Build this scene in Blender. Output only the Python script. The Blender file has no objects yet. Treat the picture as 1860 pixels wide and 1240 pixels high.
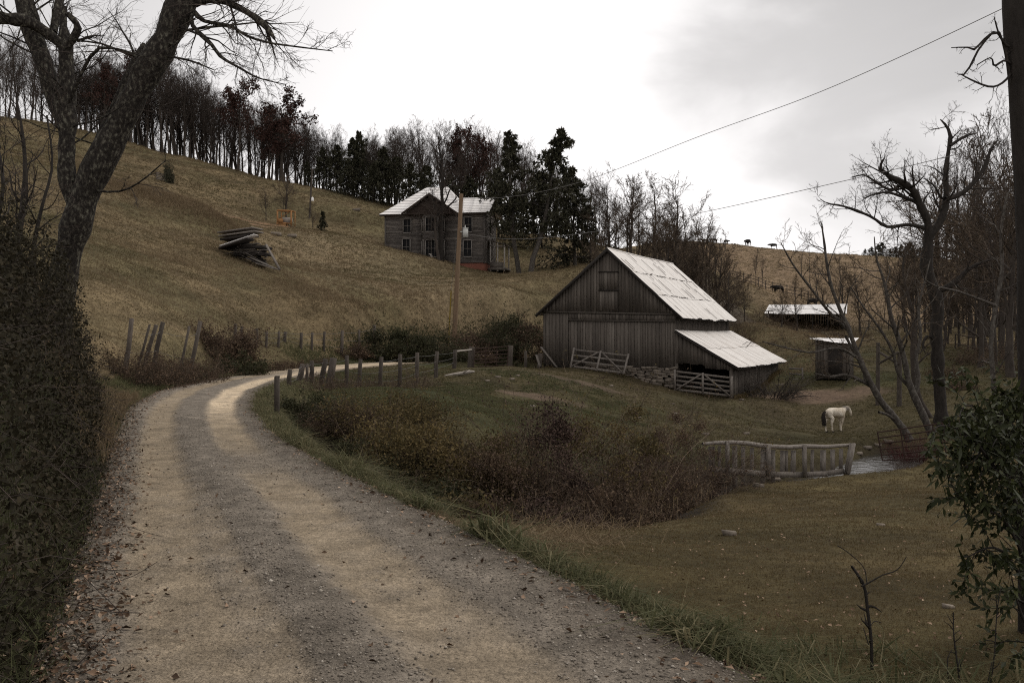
import bpy, math, random
import numpy as np
from mathutils import Vector, Matrix

S = bpy.context.scene
COL = S.collection
# ---------------------------------------------------------------- camera
F, CX, HZ, EYE = 1860 * 35 / 36, 930.0, 610.0, 1.75
cam_data = bpy.data.cameras.new("camera")
cam_data.lens = 35; cam_data.sensor_width = 36; cam_data.sensor_fit = 'HORIZONTAL'
cam_data.shift_y = -10 / 1860
cam_data.clip_start = 0.05; cam_data.clip_end = 6000
cam = bpy.data.objects.new("camera", cam_data); COL.objects.link(cam)
cam.location = (0, 0, EYE); cam.rotation_euler = (math.radians(90), 0, 0)
S.camera = cam
# ---------------------------------------------------------------- world: overcast sky
SUN_EL, SUN_AZ = 52.0, 62.0          # degrees; azimuth measured from +Y towards +X
W = bpy.data.worlds.new("World"); S.world = W; W.use_nodes = True
nt = W.node_tree; nt.nodes.clear()
def wn(t, **k):
    n = nt.nodes.new(t)
    for a, b in k.items(): setattr(n, a, b)
    return n
def wmath(op, a, b=None, c=None, clamp=False):
    n = wn('ShaderNodeMath', operation=op, use_clamp=clamp)
    for i, v in enumerate((a, b, c)):
        if v is None: continue
        if isinstance(v, (int, float)): n.inputs[i].default_value = v
        else: nt.links.new(v, n.inputs[i])
    return n.outputs[0]
tc = wn('ShaderNodeTexCoord')
DIR = tc.outputs['Generated']
sky = wn('ShaderNodeTexSky', sky_type='NISHITA', sun_disc=False)
sky.sun_elevation = math.radians(SUN_EL); sky.sun_rotation = math.radians(SUN_AZ)
sky.air_density = 1.0; sky.dust_density = 4.0
hs = wn('ShaderNodeHueSaturation'); hs.inputs['Saturation'].default_value = 0.1
nt.links.new(sky.outputs[0], hs.inputs['Color'])
mp = wn('ShaderNodeMapping'); mp.inputs['Scale'].default_value = (1, 1, 2.6)
nt.links.new(DIR, mp.inputs['Vector'])
nz = wn('ShaderNodeTexNoise'); nz.inputs['Scale'].default_value = 2.6; nz.inputs['Detail'].default_value = 6
nz.inputs['Roughness'].default_value = 0.5; nz.inputs['Distortion'].default_value = 0.4
nt.links.new(mp.outputs[0], nz.inputs['Vector'])
sep = wn('ShaderNodeSeparateXYZ'); nt.links.new(DIR, sep.inputs[0])
def wramp(val, a, b, lo, hi):
    n = wn('ShaderNodeMapRange', interpolation_type='SMOOTHSTEP', clamp=True)
    nt.links.new(val, n.inputs[0])
    for i, v in enumerate((a, b, lo, hi)): n.inputs[1 + i].default_value = v
    return n.outputs[0]
def lobe(px, py, a, b, amt):
    v = Vector(((px - CX) / F, 1, (HZ - py) / F)).normalized()
    n = wn('ShaderNodeVectorMath', operation='DOT_PRODUCT')
    nt.links.new(DIR, n.inputs[0]); n.inputs[1].default_value = v
    wob = wmath('MULTIPLY_ADD', wmath('SUBTRACT', nz.outputs[0], 0.5), 0.09, n.outputs['Value'])
    return wramp(wob, a, b, 0.0, amt)
elev = wramp(sep.outputs[2], 0.10, 0.55, 1.07, 0.84)
b = wmath('ADD', elev, lobe(1000, 300, 0.88, 0.995, 0.16))
b = wmath('SUBTRACT', b, lobe(1660, 90, 0.970, 0.999, 0.46))
b = wmath('SUBTRACT', b, lobe(-60, 60, 0.92, 1.0, 0.22))
b = wmath('MULTIPLY', b, wmath('MULTIPLY_ADD', nz.outputs[0], 0.24, 0.88))
cl = wn('ShaderNodeCombineColor')
for i, t in enumerate((10.0, 9.74, 9.68)): nt.links.new(wmath('MULTIPLY', b, t), cl.inputs[i])
mx = wn('ShaderNodeMix', data_type='RGBA'); mx.inputs['Factor'].default_value = 0.9
nt.links.new(hs.outputs[0], mx.inputs['A']); nt.links.new(cl.outputs[0], mx.inputs['B'])
bg = wn('ShaderNodeBackground'); bg.inputs['Strength'].default_value = 0.1
nt.links.new(mx.outputs['Result'], bg.inputs['Color'])
wo = wn('ShaderNodeOutputWorld'); nt.links.new(bg.outputs[0], wo.inputs[0])
# ---------------------------------------------------------------- sun behind the cloud
sl = bpy.data.lights.new("sun", 'SUN'); sl.energy = 1.3; sl.angle = math.radians(25); sl.color = (1, 0.95, 0.88)
sun = bpy.data.objects.new("sun", sl); COL.objects.link(sun)
el, az = math.radians(SUN_EL), math.radians(SUN_AZ)
to_sun = Vector((math.sin(az) * math.cos(el), math.cos(az) * math.cos(el), math.sin(el)))
sun.rotation_euler = to_sun.to_track_quat('Z', 'Y').to_euler(); sun.location = (0, 0, 60)
S.view_settings.view_transform = 'Standard'; S.view_settings.look = 'None'
S.view_settings.exposure = 0.0; S.view_settings.gamma = 1.0; S.view_settings.use_curve_mapping = False
S.cycles.use_denoising = False; S.cycles.pixel_filter_type = 'BLACKMAN_HARRIS'; S.cycles.filter_width = 1.1
S.cycles.max_bounces = 5; S.cycles.diffuse_bounces = 3; S.cycles.glossy_bounces = 2

# ================================================================ helpers
RNG = np.random.default_rng(7)
def P(px, py, d): return np.array([(px - CX) / F * d, d, EYE + (HZ - py) / F * d])
def sstep(a, b, x):
    t = np.clip((x - a) / (b - a), 0, 1); return t * t * (3 - 2 * t)
def _hash(ix, iy, s):
    n = (ix * 374761393 + iy * 668265263 + s * 974634777).astype(np.int64)
    n = (n ^ (n >> 13)) * 1274126177; n = n & 0x7fffffff
    return ((n ^ (n >> 16)) & 0xffff) / 65535.0
def vnoise(x, y, s=0):
    x = np.asarray(x, float); y = np.asarray(y, float)
    ix = np.floor(x).astype(np.int64); iy = np.floor(y).astype(np.int64)
    fx = x - ix; fy = y - iy; fx = fx * fx * (3 - 2 * fx); fy = fy * fy * (3 - 2 * fy)
    a = _hash(ix, iy, s); b = _hash(ix + 1, iy, s); c = _hash(ix, iy + 1, s); d = _hash(ix + 1, iy + 1, s)
    return (a * (1 - fx) + b * fx) * (1 - fy) + (c * (1 - fx) + d * fx) * fy
def fbm(x, y, s=0, o=4):
    v = 0; a = .5; t = 0
    for k in range(o):
        v = v + a * vnoise(np.asarray(x) * 2 ** k, np.asarray(y) * 2 ** k, s + 17 * k); t += a; a *= .5
    return v / t

class MB:
    """mesh collector: vertex blocks, quads, triangles, one 'tint' value per vertex"""
    def __init__(s): s.V = []; s.Q = []; s.T = []; s.A = []; s.n = 0
    def add(s, V, Q=None, T=None, tint=0.5):
        V = np.asarray(V, float).reshape(-1, 3); o = s.n
        s.V.append(V); s.n += len(V)
        if Q is not None and len(Q): s.Q.append(np.asarray(Q, np.int64).reshape(-1, 4) + o)
        if T is not None and len(T): s.T.append(np.asarray(T, np.int64).reshape(-1, 3) + o)
        s.A.append(np.broadcast_to(np.asarray(tint, float), (len(V),)).copy())
    BQ = [(0, 3, 2, 1), (4, 5, 6, 7), (0, 1, 5, 4), (1, 2, 6, 5), (2, 3, 7, 6), (3, 0, 4, 7)]
    def hexa(s, c8, tint=.5): s.add(c8, MB.BQ, tint=tint)
    def box(s, x0, x1, y0, y1, z0, z1, tint=.5):
        s.hexa([(x0, y0, z0), (x1, y0, z0), (x1, y1, z0), (x0, y1, z0), (x0, y0, z1), (x1, y0, z1), (x1, y1, z1), (x0, y1, z1)], tint)
    def beam(s, a, b, w, h, up=(0, 0, 1), tint=.5):
        a = np.asarray(a, float); b = np.asarray(b, float); d = b - a; d = d / np.linalg.norm(d)
        sx = np.cross(d, up)
        if np.linalg.norm(sx) < 1e-3: sx = np.cross(d, (0, 1, 0))
        sx = sx / np.linalg.norm(sx); uz = np.cross(sx, d)
        c = []
        for p in (a, b):
            for i, j in ((-1, -1), (1, -1), (1, 1), (-1, 1)): c.append(p + sx * w / 2 * i + uz * h / 2 * j)
        s.add(c, [(0, 1, 2, 3), (7, 6, 5, 4), (0, 4, 5, 1), (1, 5, 6, 2), (2, 6, 7, 3), (3, 7, 4, 0)], tint=tint)
    def tubes(s, Pp, R, k=5, tint=.5):
        Pp = np.asarray(Pp, float); R = np.asarray(R, float)
        if Pp.ndim == 2: Pp = Pp[None]; R = R[None]
        B, n, _ = Pp.shape
        T = np.gradient(Pp, axis=1); T /= np.linalg.norm(T, axis=2, keepdims=True) + 1e-9
        m = np.abs(T.mean(1)); ref = np.eye(3)[np.argmin(m, axis=1)][:, None, :]
        N = np.cross(T, ref); N /= np.linalg.norm(N, axis=2, keepdims=True) + 1e-9
        Bn = np.cross(T, N)
        a = np.arange(k) / k * 2 * np.pi
        V = Pp[:, :, None, :] + R[:, :, None, None] * (np.cos(a)[None, None, :, None] * N[:, :, None, :] + np.sin(a)[None, None, :, None] * Bn[:, :, None, :])
        i = np.arange(n - 1)[:, None] * k; j = np.arange(k)[None, :]; j2 = (j + 1) % k
        q = np.stack([i + j, i + j2, i + k + j2, i + k + j], -1).reshape(-1, 4)
        Q = (q[None] + (np.arange(B) * n * k)[:, None, None]).reshape(-1, 4)
        tt = np.broadcast_to(np.asarray(tint, float).reshape(-1, 1), (B, n * k)).reshape(-1)
        s.add(V.reshape(-1, 3), Q, tint=tt)
        if k > 4:   # end caps
            for e in (0, n - 1):
                pass
    def leaves(s, p, d, nrm, L, Wd, tint, fold=.25):
        """folded diamond leaves: p base (N,3), d direction, nrm normal"""
        d = d / (np.linalg.norm(d, axis=1, keepdims=True) + 1e-9)
        sd = np.cross(d, nrm); sd /= np.linalg.norm(sd, axis=1, keepdims=True) + 1e-9
        n2 = np.cross(sd, d)
        L = np.broadcast_to(L, (len(p),))[:, None]; Wd = np.broadcast_to(Wd, (len(p),))[:, None]
        V = np.stack([p, p + d * L * .45 + sd * Wd * .5 + n2 * Wd * fold, p + d * L, p + d * L * .45 - sd * Wd * .5 + n2 * Wd * fold], 1)
        b = np.arange(len(p))[:, None] * 4
        T = np.concatenate([b + np.array([[0, 1, 2]]), b + np.array([[0, 2, 3]])])
        s.add(V.reshape(-1, 3), None, T, np.repeat(np.broadcast_to(tint, (len(p),)), 4))
    def blades(s, p, d, L, w, tint, bend=None):
        """grass blades: 2-segment tapering strips; d = lean vector, bend extra lean at the tip"""
        N = len(p); d = d / np.linalg.norm(d, axis=1, keepdims=True)
        a = RNG.uniform(0, 2 * np.pi, N); sd = np.stack([np.cos(a), np.sin(a), 0 * a], 1)
        L = np.broadcast_to(L, (N,))[:, None]; w = np.broadcast_to(w, (N,))[:, None]
        if bend is None: bend = 0 * d
        m = p + d * L * .55; t = p + d * L + bend * L
        V = np.stack([p - sd * w / 2, p + sd * w / 2, m - sd * w * .35, m + sd * w * .35, t], 1)
        b = np.arange(N)[:, None] * 5
        s.add(V.reshape(-1, 3), b + np.array([[0, 1, 3, 2]]), b + np.array([[2, 3, 4]]), np.repeat(np.broadcast_to(tint, (N,)), 5))
    def mesh(s, name, mat, smooth=False, off=None):
        V = np.concatenate(s.V) if s.V else np.zeros((0, 3))
        if off is not None: V = V - np.asarray(off)
        Q = np.concatenate(s.Q) if s.Q else np.zeros((0, 4), np.int64)
        T = np.concatenate(s.T) if s.T else np.zeros((0, 3), np.int64)
        me = bpy.data.meshes.new(name)
        me.vertices.add(len(V)); me.vertices.foreach_set('co', V.astype(np.float32).ravel())
        li = np.concatenate([Q.ravel(), T.ravel()]).astype(np.int32)
        me.loops.add(len(li)); me.loops.foreach_set('vertex_index', li)
        st = np.concatenate([np.arange(len(Q)) * 4, len(Q) * 4 + np.arange(len(T)) * 3]).astype(np.int32)
        me.polygons.add(len(st)); me.polygons.foreach_set('loop_start', st)
        if smooth: me.polygons.foreach_set('use_smooth', np.ones(len(st), bool))
        at = me.attributes.new('tint', 'FLOAT', 'POINT'); at.data.foreach_set('value', np.concatenate(s.A).astype(np.float32))
        me.update(calc_edges=True); me.validate()
        if mat: me.materials.append(mat)
        return me

def link(name, me, parent=None):
    o = bpy.data.objects.new(name, me); COL.objects.link(o)
    if parent is not None: o.parent = parent
    return o
def tag(o, label=None, cat=None, group=None, kind=None):
    if label: o['label'] = label
    if cat: o['category'] = cat
    if group: o['group'] = group
    if kind: o['kind'] = kind
    return o
def thing(name, label, cat, loc=(0, 0, 0), rz=0, group=None):
    o = bpy.data.objects.new(name, None); COL.objects.link(o); o.empty_display_size = .3
    o.location = tuple(float(c) for c in loc); o.rotation_euler = (0, 0, rz)
    return tag(o, label, cat, group)
def part(name, mb, mat, parent, local=False, smooth=False):
    """a part mesh under its thing; local=True when the mesh is already in the thing's frame"""
    off = None
    if not local:
        p = parent
        off = np.zeros(3)
        while p is not None: off = off + np.array(p.location); p = p.parent
    return link(name, mb.mesh(name, mat, smooth, off), parent)
def solo(name, mb, mat, label, cat, origin=(0, 0, 0), group=None, smooth=False, rz=0):
    o = link(name, mb.mesh(name, mat, smooth, np.asarray(origin, float)))
    o.location = tuple(float(c) for c in origin)
    return tag(o, label, cat, group)
def stuff(name, mb, mat, smooth=False):
    o = link(name, mb.mesh(name, mat, smooth)); o['kind'] = 'stuff'; return o
def dup(root, loc, rz=0, sc=1.0, label=None, group=None):
    r = root.copy(); COL.objects.link(r); r.location = tuple(float(c) for c in loc); r.rotation_euler = (0, 0, rz)
    r.scale = (sc, sc, sc) if not hasattr(sc, '__len__') else sc
    if label: r['label'] = label
    if group: r['group'] = group
    for ch in list(root.children):
        c = ch.copy(); COL.objects.link(c); c.parent = r
        for g in ch.children:
            e = g.copy(); COL.objects.link(e); e.parent = c
    return r

# ---------------------------------------------------------------- materials
def mk(name, stops, scale=(1, 1, 1), nscale=4.0, tw=.5, rough=.85, spec=.15, bump=0.0, bscale=None, metal=0.0, coord='Object', detail=6, contrast=1.0, thin=0.0):
    m = bpy.data.materials.new(name); m.use_nodes = True
    t = m.node_tree; t.nodes.clear(); N = t.nodes.new; L = t.links.new
    out = N('ShaderNodeOutputMaterial'); b = N('ShaderNodeBsdfPrincipled'); L(b.outputs[0], out.inputs[0])
    b.inputs['Roughness'].default_value = rough; b.inputs['Specular IOR Level'].default_value = spec; b.inputs['Metallic'].default_value = metal
    c = N('ShaderNodeTexCoord'); mpn = N('ShaderNodeMapping'); mpn.inputs['Scale'].default_value = scale
    L(c.outputs[coord], mpn.inputs['Vector'])
    nz = N('ShaderNodeTexNoise'); nz.inputs['Scale'].default_value = nscale; nz.inputs['Detail'].default_value = detail; nz.inputs['Roughness'].default_value = .62
    L(mpn.outputs[0], nz.inputs['Vector'])
    at = N('ShaderNodeAttribute'); at.attribute_name = 'tint'
    a1 = N('ShaderNodeMath'); a1.operation = 'MULTIPLY_ADD'; L(nz.outputs[0], a1.inputs[0]); a1.inputs[1].default_value = (1 - tw) * contrast * 1.6; a1.inputs[2].default_value = (1 - tw) * (.5 - .8 * contrast)
    a2 = N('ShaderNodeMath'); a2.operation = 'MULTIPLY_ADD'; a2.use_clamp = True; L(at.outputs['Fac'], a2.inputs[0]); a2.inputs[1].default_value = tw; L(a1.outputs[0], a2.inputs[2])
    r = N('ShaderNodeValToRGB'); els = r.color_ramp.elements
    while len(els) < len(stops): els.new(.5)
    for e, (p, col) in zip(els, stops): e.position = p; e.color = (*col, 1)
    L(a2.outputs[0], r.inputs[0]); L(r.outputs[0], b.inputs['Base Color'])
    if thin:      # leaves and blades let some light through
        tr = N('ShaderNodeBsdfTranslucent'); L(r.outputs[0], tr.inputs['Color']); ms = N('ShaderNodeMixShader'); ms.inputs[0].default_value = thin; L(b.outputs[0], ms.inputs[1]); L(tr.outputs[0], ms.inputs[2]); L(ms.outputs[0], out.inputs[0])
    if bump:
        n2 = N('ShaderNodeTexNoise'); n2.inputs['Scale'].default_value = bscale or nscale * 2; n2.inputs['Detail'].default_value = 5
        L(mpn.outputs[0], n2.inputs['Vector'])
        bp = N('ShaderNodeBump'); bp.inputs['Strength'].default_value = bump; bp.inputs['Distance'].default_value = .05
        L(n2.outputs[0], bp.inputs['Height']); L(bp.outputs[0], b.inputs['Normal'])
    return m
def two(a, b): return [(0, a), (1, b)]
M = {}
M['barnwood'] = mk('barnwood', [(0, (.024, .021, .018)), (.5, (.088, .074, .062)), (.85, (.15, .13, .11)), (1, (.24, .21, .18))], (6, 6, .5), 2.2, tw=.55, bump=.3)
M['greywood'] = mk('greywood', [(0, (.045, .038, .033)), (.5, (.15, .13, .112)), (1, (.30, .27, .24))], (5, 5, 1.2), 3, tw=.4, bump=.4)
M['palewood'] = mk('palewood', [(0, (.09, .078, .065)), (.5, (.24, .21, .18)), (1, (.42, .38, .33))], (3, 3, 3), 3, tw=.4, bump=.4)
M['darkwood'] = mk('darkwood', [(0, (.012, .010, .009)), (1, (.05, .042, .036))], (5, 5, 1), 3, tw=.4)
M['postwood'] = mk('postwood', [(0, (.022, .018, .015)), (.5, (.068, .056, .046)), (1, (.15, .125, .105))], (6, 6, 1), 3, tw=.5, bump=.4)
M['polewood'] = mk('polewood', [(0, (.10, .066, .042)), (1, (.24, .165, .105))], (8, 8, .6), 2, tw=.3)
M['siding'] = mk('siding', [(0, (.04, .034, .030)), (.5, (.098, .086, .077)), (.8, (.20, .174, .152)), (1, (.29, .24, .20))], (.7, .7, 2.5), 2.2, tw=.5)
M['trim'] = mk('trim', [(0, (.05, .044, .039)), (1, (.42, .38, .34))], (2, 2, 2), 3, tw=.75)
M['housegable'] = mk('housegable', [(0, (.022, .017, .014)), (1, (.075, .055, .045))], (1, 1, 4), 3, tw=.5)
M['brick'] = mk('brick', [(0, (.075, .03, .022)), (.6, (.17, .066, .045)), (1, (.24, .12, .09))], (3, 3, 9), 3, tw=.4, bump=.3)
M['glass'] = mk('glass', two((.006, .006, .007), (.016, .015, .015)), rough=.5, spec=.08)
M['tin'] = mk('tin', [(0, (.16, .10, .07)), (.2, (.36, .30, .26)), (.40, (.62, .58, .54)), (1, (.82, .79, .75))], (.55, .55, .35), 2.2, tw=.55, rough=.55, spec=.3, detail=8, contrast=1.15)
M['tinhouse'] = mk('tinhouse', [(0, (.60, .56, .53)), (1, (.88, .86, .84))], (.6, .6, .6), 2, tw=.5, rough=.5, spec=.35)
M['stone'] = mk('stone', [(0, (.05, .042, .035)), (.6, (.15, .125, .10)), (1, (.30, .25, .20))], (1, 1, 1), 5, tw=.6, bump=.5)
M['bark'] = mk('bark', [(0, (.006, .005, .004)), (.46, (.022, .018, .015)), (.58, (.045, .039, .031)), (.74, (.12, .112, .086)), (1, (.21, .20, .16))], (1, 1, .6), 19, tw=.15, bump=.9, bscale=22, contrast=1.15)
M['barkdark'] = mk('barkdark', [(0, (.008, .007, .006)), (1, (.045, .037, .031))], (1, 1, .3), 9, tw=.2, bump=.6)
M['barkmid'] = mk('barkmid', [(0, (.020, .016, .014)), (1, (.085, .069, .056))], (1, 1, .3), 6, tw=.3)
M['barkpale'] = mk('barkpale', [(0, (.016, .013, .011)), (.5, (.062, .053, .045)), (.75, (.13, .118, .10)), (1, (.28, .26, .22))], (1, 1, .7), 9, tw=.25, bump=.5)
M['twig'] = mk('twig', [(0, (.026, .020, .017)), (1, (.085, .066, .054))], nscale=3, tw=.6)
M['twigbrown'] = mk('twigbrown', [(0, (.022, .016, .011)), (.7, (.092, .067, .047)), (1, (.25, .195, .14))], nscale=3, tw=.6)
M['twigred'] = mk('twigred', [(0, (.03, .010, .010)), (1, (.085, .028, .026))], nscale=3, tw=.6)
M['oakleaf'] = mk('oakleaf', [(0, (.018, .010, .008)), (1, (.085, .042, .032))], nscale=.6, tw=.6)
M['pine'] = mk('pine', [(0, (.012, .013, .008)), (1, (.082, .076, .046))], nscale=.5, tw=.6)
M['pinebrown'] = mk('pinebrown', [(0, (.009, .009, .006)), (1, (.042, .037, .024))], nscale=.5, tw=.6)
M['vine'] = mk('vine', [(0, (.008, .007, .005)), (.55, (.032, .027, .016)), (.9, (.066, .050, .031)), (1, (.18, .15, .06))], nscale=.9, tw=.65, rough=.75, spec=.08, thin=0.15)
M['bushgreen'] = mk('bushgreen', [(0, (.012, .013, .007)), (1, (.068, .066, .032))], nscale=1, tw=.65, rough=.7, spec=.1, thin=0.25)
M['bushbrown'] = mk('bushbrown', [(0, (.016, .011, .008)), (.5, (.088, .058, .039)), (.9, (.18, .125, .08)), (1, (.30, .22, .14))], nscale=1, tw=.65, thin=0.2)
M['busholive'] = mk('busholive', [(0, (.016, .014, .007)), (.5, (.095, .074, .033)), (.9, (.18, .13, .055)), (1, (.26, .19, .08))], nscale=1, tw=.65, thin=0.25)
M['rhodo'] = mk('rhodo', [(0, (.010, .012, .005)), (.8, (.044, .050, .018)), (1, (.12, .12, .045))], nscale=2, tw=.65, rough=.5, spec=.10, thin=0.15)
M['grasshill'] = mk('grasshill', [(0, (.060, .060, .026)), (.28, (.100, .088, .042)), (.5, (.165, .125, .072)), (1, (.31, .24, .15))], nscale=.12, tw=.55, coord='Object', thin=0.4)
M['grassgreen'] = mk('grassgreen', [(0, (.040, .046, .020)), (.5, (.105, .106, .052)), (1, (.24, .20, .115))], nscale=.5, tw=.65, thin=0.35)
M['grasslawn'] = mk('grasslawn', [(0, (.060, .046, .021)), (.5, (.112, .082, .040)), (1, (.22, .165, .088))], nscale=.5, tw=.6, thin=0.4)
M['grassyard'] = mk('grassyard', [(0, (.042, .040, .016)), (.5, (.088, .074, .034)), (1, (.17, .13, .070))], nscale=.25, tw=.55, thin=0.4)
M['straw'] = mk('straw', [(0, (.09, .062, .034)), (1, (.30, .225, .14))], nscale=1, tw=.7, thin=0.3)
M['litter'] = mk('litter', [(0, (.035, .022, .015)), (.5, (.15, .095, .06)), (.85, (.32, .22, .15)), (1, (.55, .43, .32))], nscale=2, tw=.85)
M['gravel'] = mk('gravel', [(0, (.07, .058, .047)), (.6, (.25, .215, .175)), (1, (.55, .50, .43))], nscale=8, tw=.8)
M['rust'] = mk('rust', [(0, (.022, .014, .011)), (1, (.066, .040, .032))], nscale=6, tw=.4)
M['orange'] = mk('orange', [(0, (.20, .09, .035)), (1, (.34, .18, .075))], nscale=4, tw=.5)
M['wire'] = mk('wire', two((.10, .095, .09), (.16, .155, .15)), rough=.5)
M['cable'] = mk('cable', two((.12, .115, .11), (.20, .19, .18)), rough=.5)
M['meterbox'] = mk('meterbox', two((.36, .36, .34), (.50, .50, .47)), rough=.5)
M['horse'] = mk('horse', [(0, (.12, .09, .06)), (.42, (.46, .39, .30)), (.75, (.74, .67, .56)), (1, (.82, .76, .66))], nscale=3.2, tw=.2, contrast=1.2)
M['hair'] = mk('hair', two((.015, .012, .010), (.05, .04, .033)), nscale=8)
M['cow'] = mk('cow', two((.010, .009, .008), (.022, .018, .016)), nscale=2)
M['white'] = mk('white', two((.65, .63, .6), (.8, .78, .75)), nscale=2)
M['caution'] = mk('caution', two((.16, .11, .02), (.2, .14, .03)), nscale=2)
M['bushpurple'] = mk('bushpurple', [(0, (.014, .009, .008)), (.6, (.066, .042, .033)), (1, (.15, .10, .075))], nscale=1, tw=.65)
M['canes'] = mk('canes', [(0, (.020, .013, .010)), (.7, (.085, .058, .042)), (1, (.32, .25, .18))], nscale=1, tw=.8)
# ================================================================ terrain
_ry = np.array([-12, 0, 5, 6.46, 8.1, 10.9, 15.07, 18.6, 24.3, 31.6, 39.5, 52.7, 63, 75, 83, 90, 96, 102.])
_rl = np.array([3.8, -.55, -2.33, -2.86, -3.43, -4.46, -6.04, -7.38, -9.35, -11.2, -12.1, -11.9, -10.2, -6.9, -2.0, 4.6, 11.5, 20.])
_rr = np.array([7.4, 3.0, 1.15, .6, -.10, -1.42, -3.25, -4.60, -6.40, -8.05, -8.97, -8.9, -7.0, -3.0, 2.8, 9.6, 17, 26.])
_yy = np.linspace(-12, 102, 1141)
def _sm(a):
    v = np.interp(_yy, _ry, a); k = np.exp(-np.linspace(-2, 2, 41) ** 2); k /= k.sum()
    return np.convolve(np.pad(v, 20, mode='reflect', reflect_type='odd'), k, 'valid')
_RL, _RR = _sm(_rl), _sm(_rr)
_RC = (_RL + _RR) / 2; _RS = np.gradient(_RC, _yy); _CS = 1 / np.sqrt(1 + _RS ** 2)
def road_dist(x, y):
    """signed lateral distances: left of the left edge, right of the right edge (positive = off the road)"""
    y = np.clip(y, -12, 102); c = np.interp(y, _yy, _CS)
    return (np.interp(y, _yy, _RL) - x) * c, (x - np.interp(y, _yy, _RR)) * c
def ROADZ(y): return 0.0 * y

_c = [  # px, py, distance -> control point on the ground
 (0, 215, 140), (100, 228, 146), (250, 262, 150), (330, 291, 155), (450, 321, 155), (560, 341, 155), (650, 358, 150), (720, 374, 145), (800, 398, 150), (900, 420, 150), (1000, 436, 150), (1100, 447, 165),
 (697, 458, 117), (790, 470, 115.5), (882, 493, 114.6), (950, 501, 115), (920, 497, 118), (760, 440, 128), (562, 415, 125), (515, 414, 115), (455, 472, 88), (300, 333, 125), (420, 404, 88), (330, 372, 86), (210, 335, 85), (330, 368, 106), (430, 400, 108), (640, 430, 112), (640, 390, 130), (450, 360, 128), (150, 300, 112),
 (180, 450, 55), (190, 560, 41), (226, 632, 32.5), (300, 628, 35.5), (360, 626, 39), (300, 565, 46), (400, 540, 58), (500, 520, 68), (600, 560, 67), (600, 500, 84), (700, 540, 79), (800, 524, 90), (900, 538, 88), (950, 510, 101), (700, 480, 100), (850, 505, 104), (520, 470, 92), (300, 450, 70),
 (700, 642, 66), (700, 610, 71), (820, 600, 78), (900, 588, 84), (975, 562, 90), (500, 640, 52), (400, 640, 44),
 (240, 640, 33.5), (320, 640, 38), (480, 628, 56), (620, 628, 66),
 (1150, 478, 115), (1250, 478, 140), (1060, 500, 105), (1350, 582, 96), (1400, 622, 85), (1450, 652, 78), (1510, 684, 68), (1450, 602, 120), (1600, 600, 115), (1420, 606, 104), (1460, 612, 100), (1510, 612, 98), (1550, 618, 92), (1640, 648, 78),
 (1200, 436, 235), (1300, 442, 240), (1400, 453, 240), (1560, 466, 240), (1700, 474, 240), (1860, 480, 240), (1350, 532, 170), (1500, 556, 160), (1700, 582, 140), (1830, 600, 110), (1700, 652, 76), (1800, 700, 60), (1850, 760, 46), (1720, 752, 50),
 (987, 665, 64), (1228, 706, 60.3), (1330, 722, 59), (1400, 700, 67), (900, 681, 49), (1140, 680, 61.5), (850, 672, 54), (1000, 720, 46), (1000, 745, 40), (1300, 752, 51), (1515, 779, 53), (1400, 800, 44), (1600, 775, 51),
 (770, 762, 27), (1000, 785, 31), (1280, 802, 39), (700, 700, 33), (640, 700, 36),
 (1050, 985, 13), (1280, 890, 30.3), (1180, 924, 23), (1350, 882, 32), (1450, 872, 33.6), (1545, 862, 35.2), (1860, 858, 35), (1700, 1000, 13.0), (1300, 1010, 12.5), (1580, 1190, 6.7), (1860, 1040, 11.5), (1400, 940, 19), (1700, 900, 24), (1900, 1250, 5.9), (1640, 838, 40),
]
_w = [(-80, 60, 21), (-45, 40, 9.5), (-30, 20, 5.5), (-16, 16, 3.6), (-14, 6, 3.4), (-9.4, 18.6, 2.15), (-8.9, 21.5, 1.7), (-7.8, 14.5, 2.45), (-6.6, 10.9, 2.5), (-5.4, 7.5, 2.5), (-4.4, 5, 2.5), (-2, 0, 2.4), (-10, 0, 3.3), (-12, 25, 1.9), (-13.4, 28, 1.75), (-18, 27, 2.9), (-13.6, 31.6, 1.2), (-14.0, 38, 1.1), (-13.8, 46, 1.3),
 (5, -2, -.5), (12, -2, -1.4), (30, 10, -2.6), (50, 40, -2.4), (80, 80, 4), (150, 150, 14), (200, 240, 24),
 (-90, 200, 28), (-40, 205, 21), (0, 205, 17), (30, 215, 17), (-120, 150, 34), (-200, 200, 30), (-150, 330, 14), (0, 330, 10), (100, 320, 14), (200, 330, 14), (-300, 400, 10), (300, 400, 10)]
_CP = np.array([P(*c) for c in _c] + [np.array(w, float) for w in _w])
_rp = np.arange(-8, 100, 4.0)
_CP = np.concatenate([_CP, np.stack([np.interp(_rp, _yy, _RC), _rp, ROADZ(_rp)], 1)])
def _phi(r2): return np.sqrt(r2 + 9.0)
_d2 = ((_CP[:, None, :2] - _CP[None, :, :2]) ** 2).sum(-1); _n = len(_CP)
_A = np.zeros((_n + 3, _n + 3)); _A[:_n, :_n] = -_phi(_d2) + np.eye(_n) * -.02 * 0
_A[:_n, :_n] -= -np.eye(_n) * .25          # a little smoothing
_A[:_n, _n] = 1; _A[:_n, _n + 1:] = _CP[:, :2]; _A[_n, :_n] = 1; _A[_n + 1:, :_n] = _CP[:, :2].T
_sol = np.linalg.solve(_A, np.concatenate([_CP[:, 2], [0, 0, 0]]))
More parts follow.
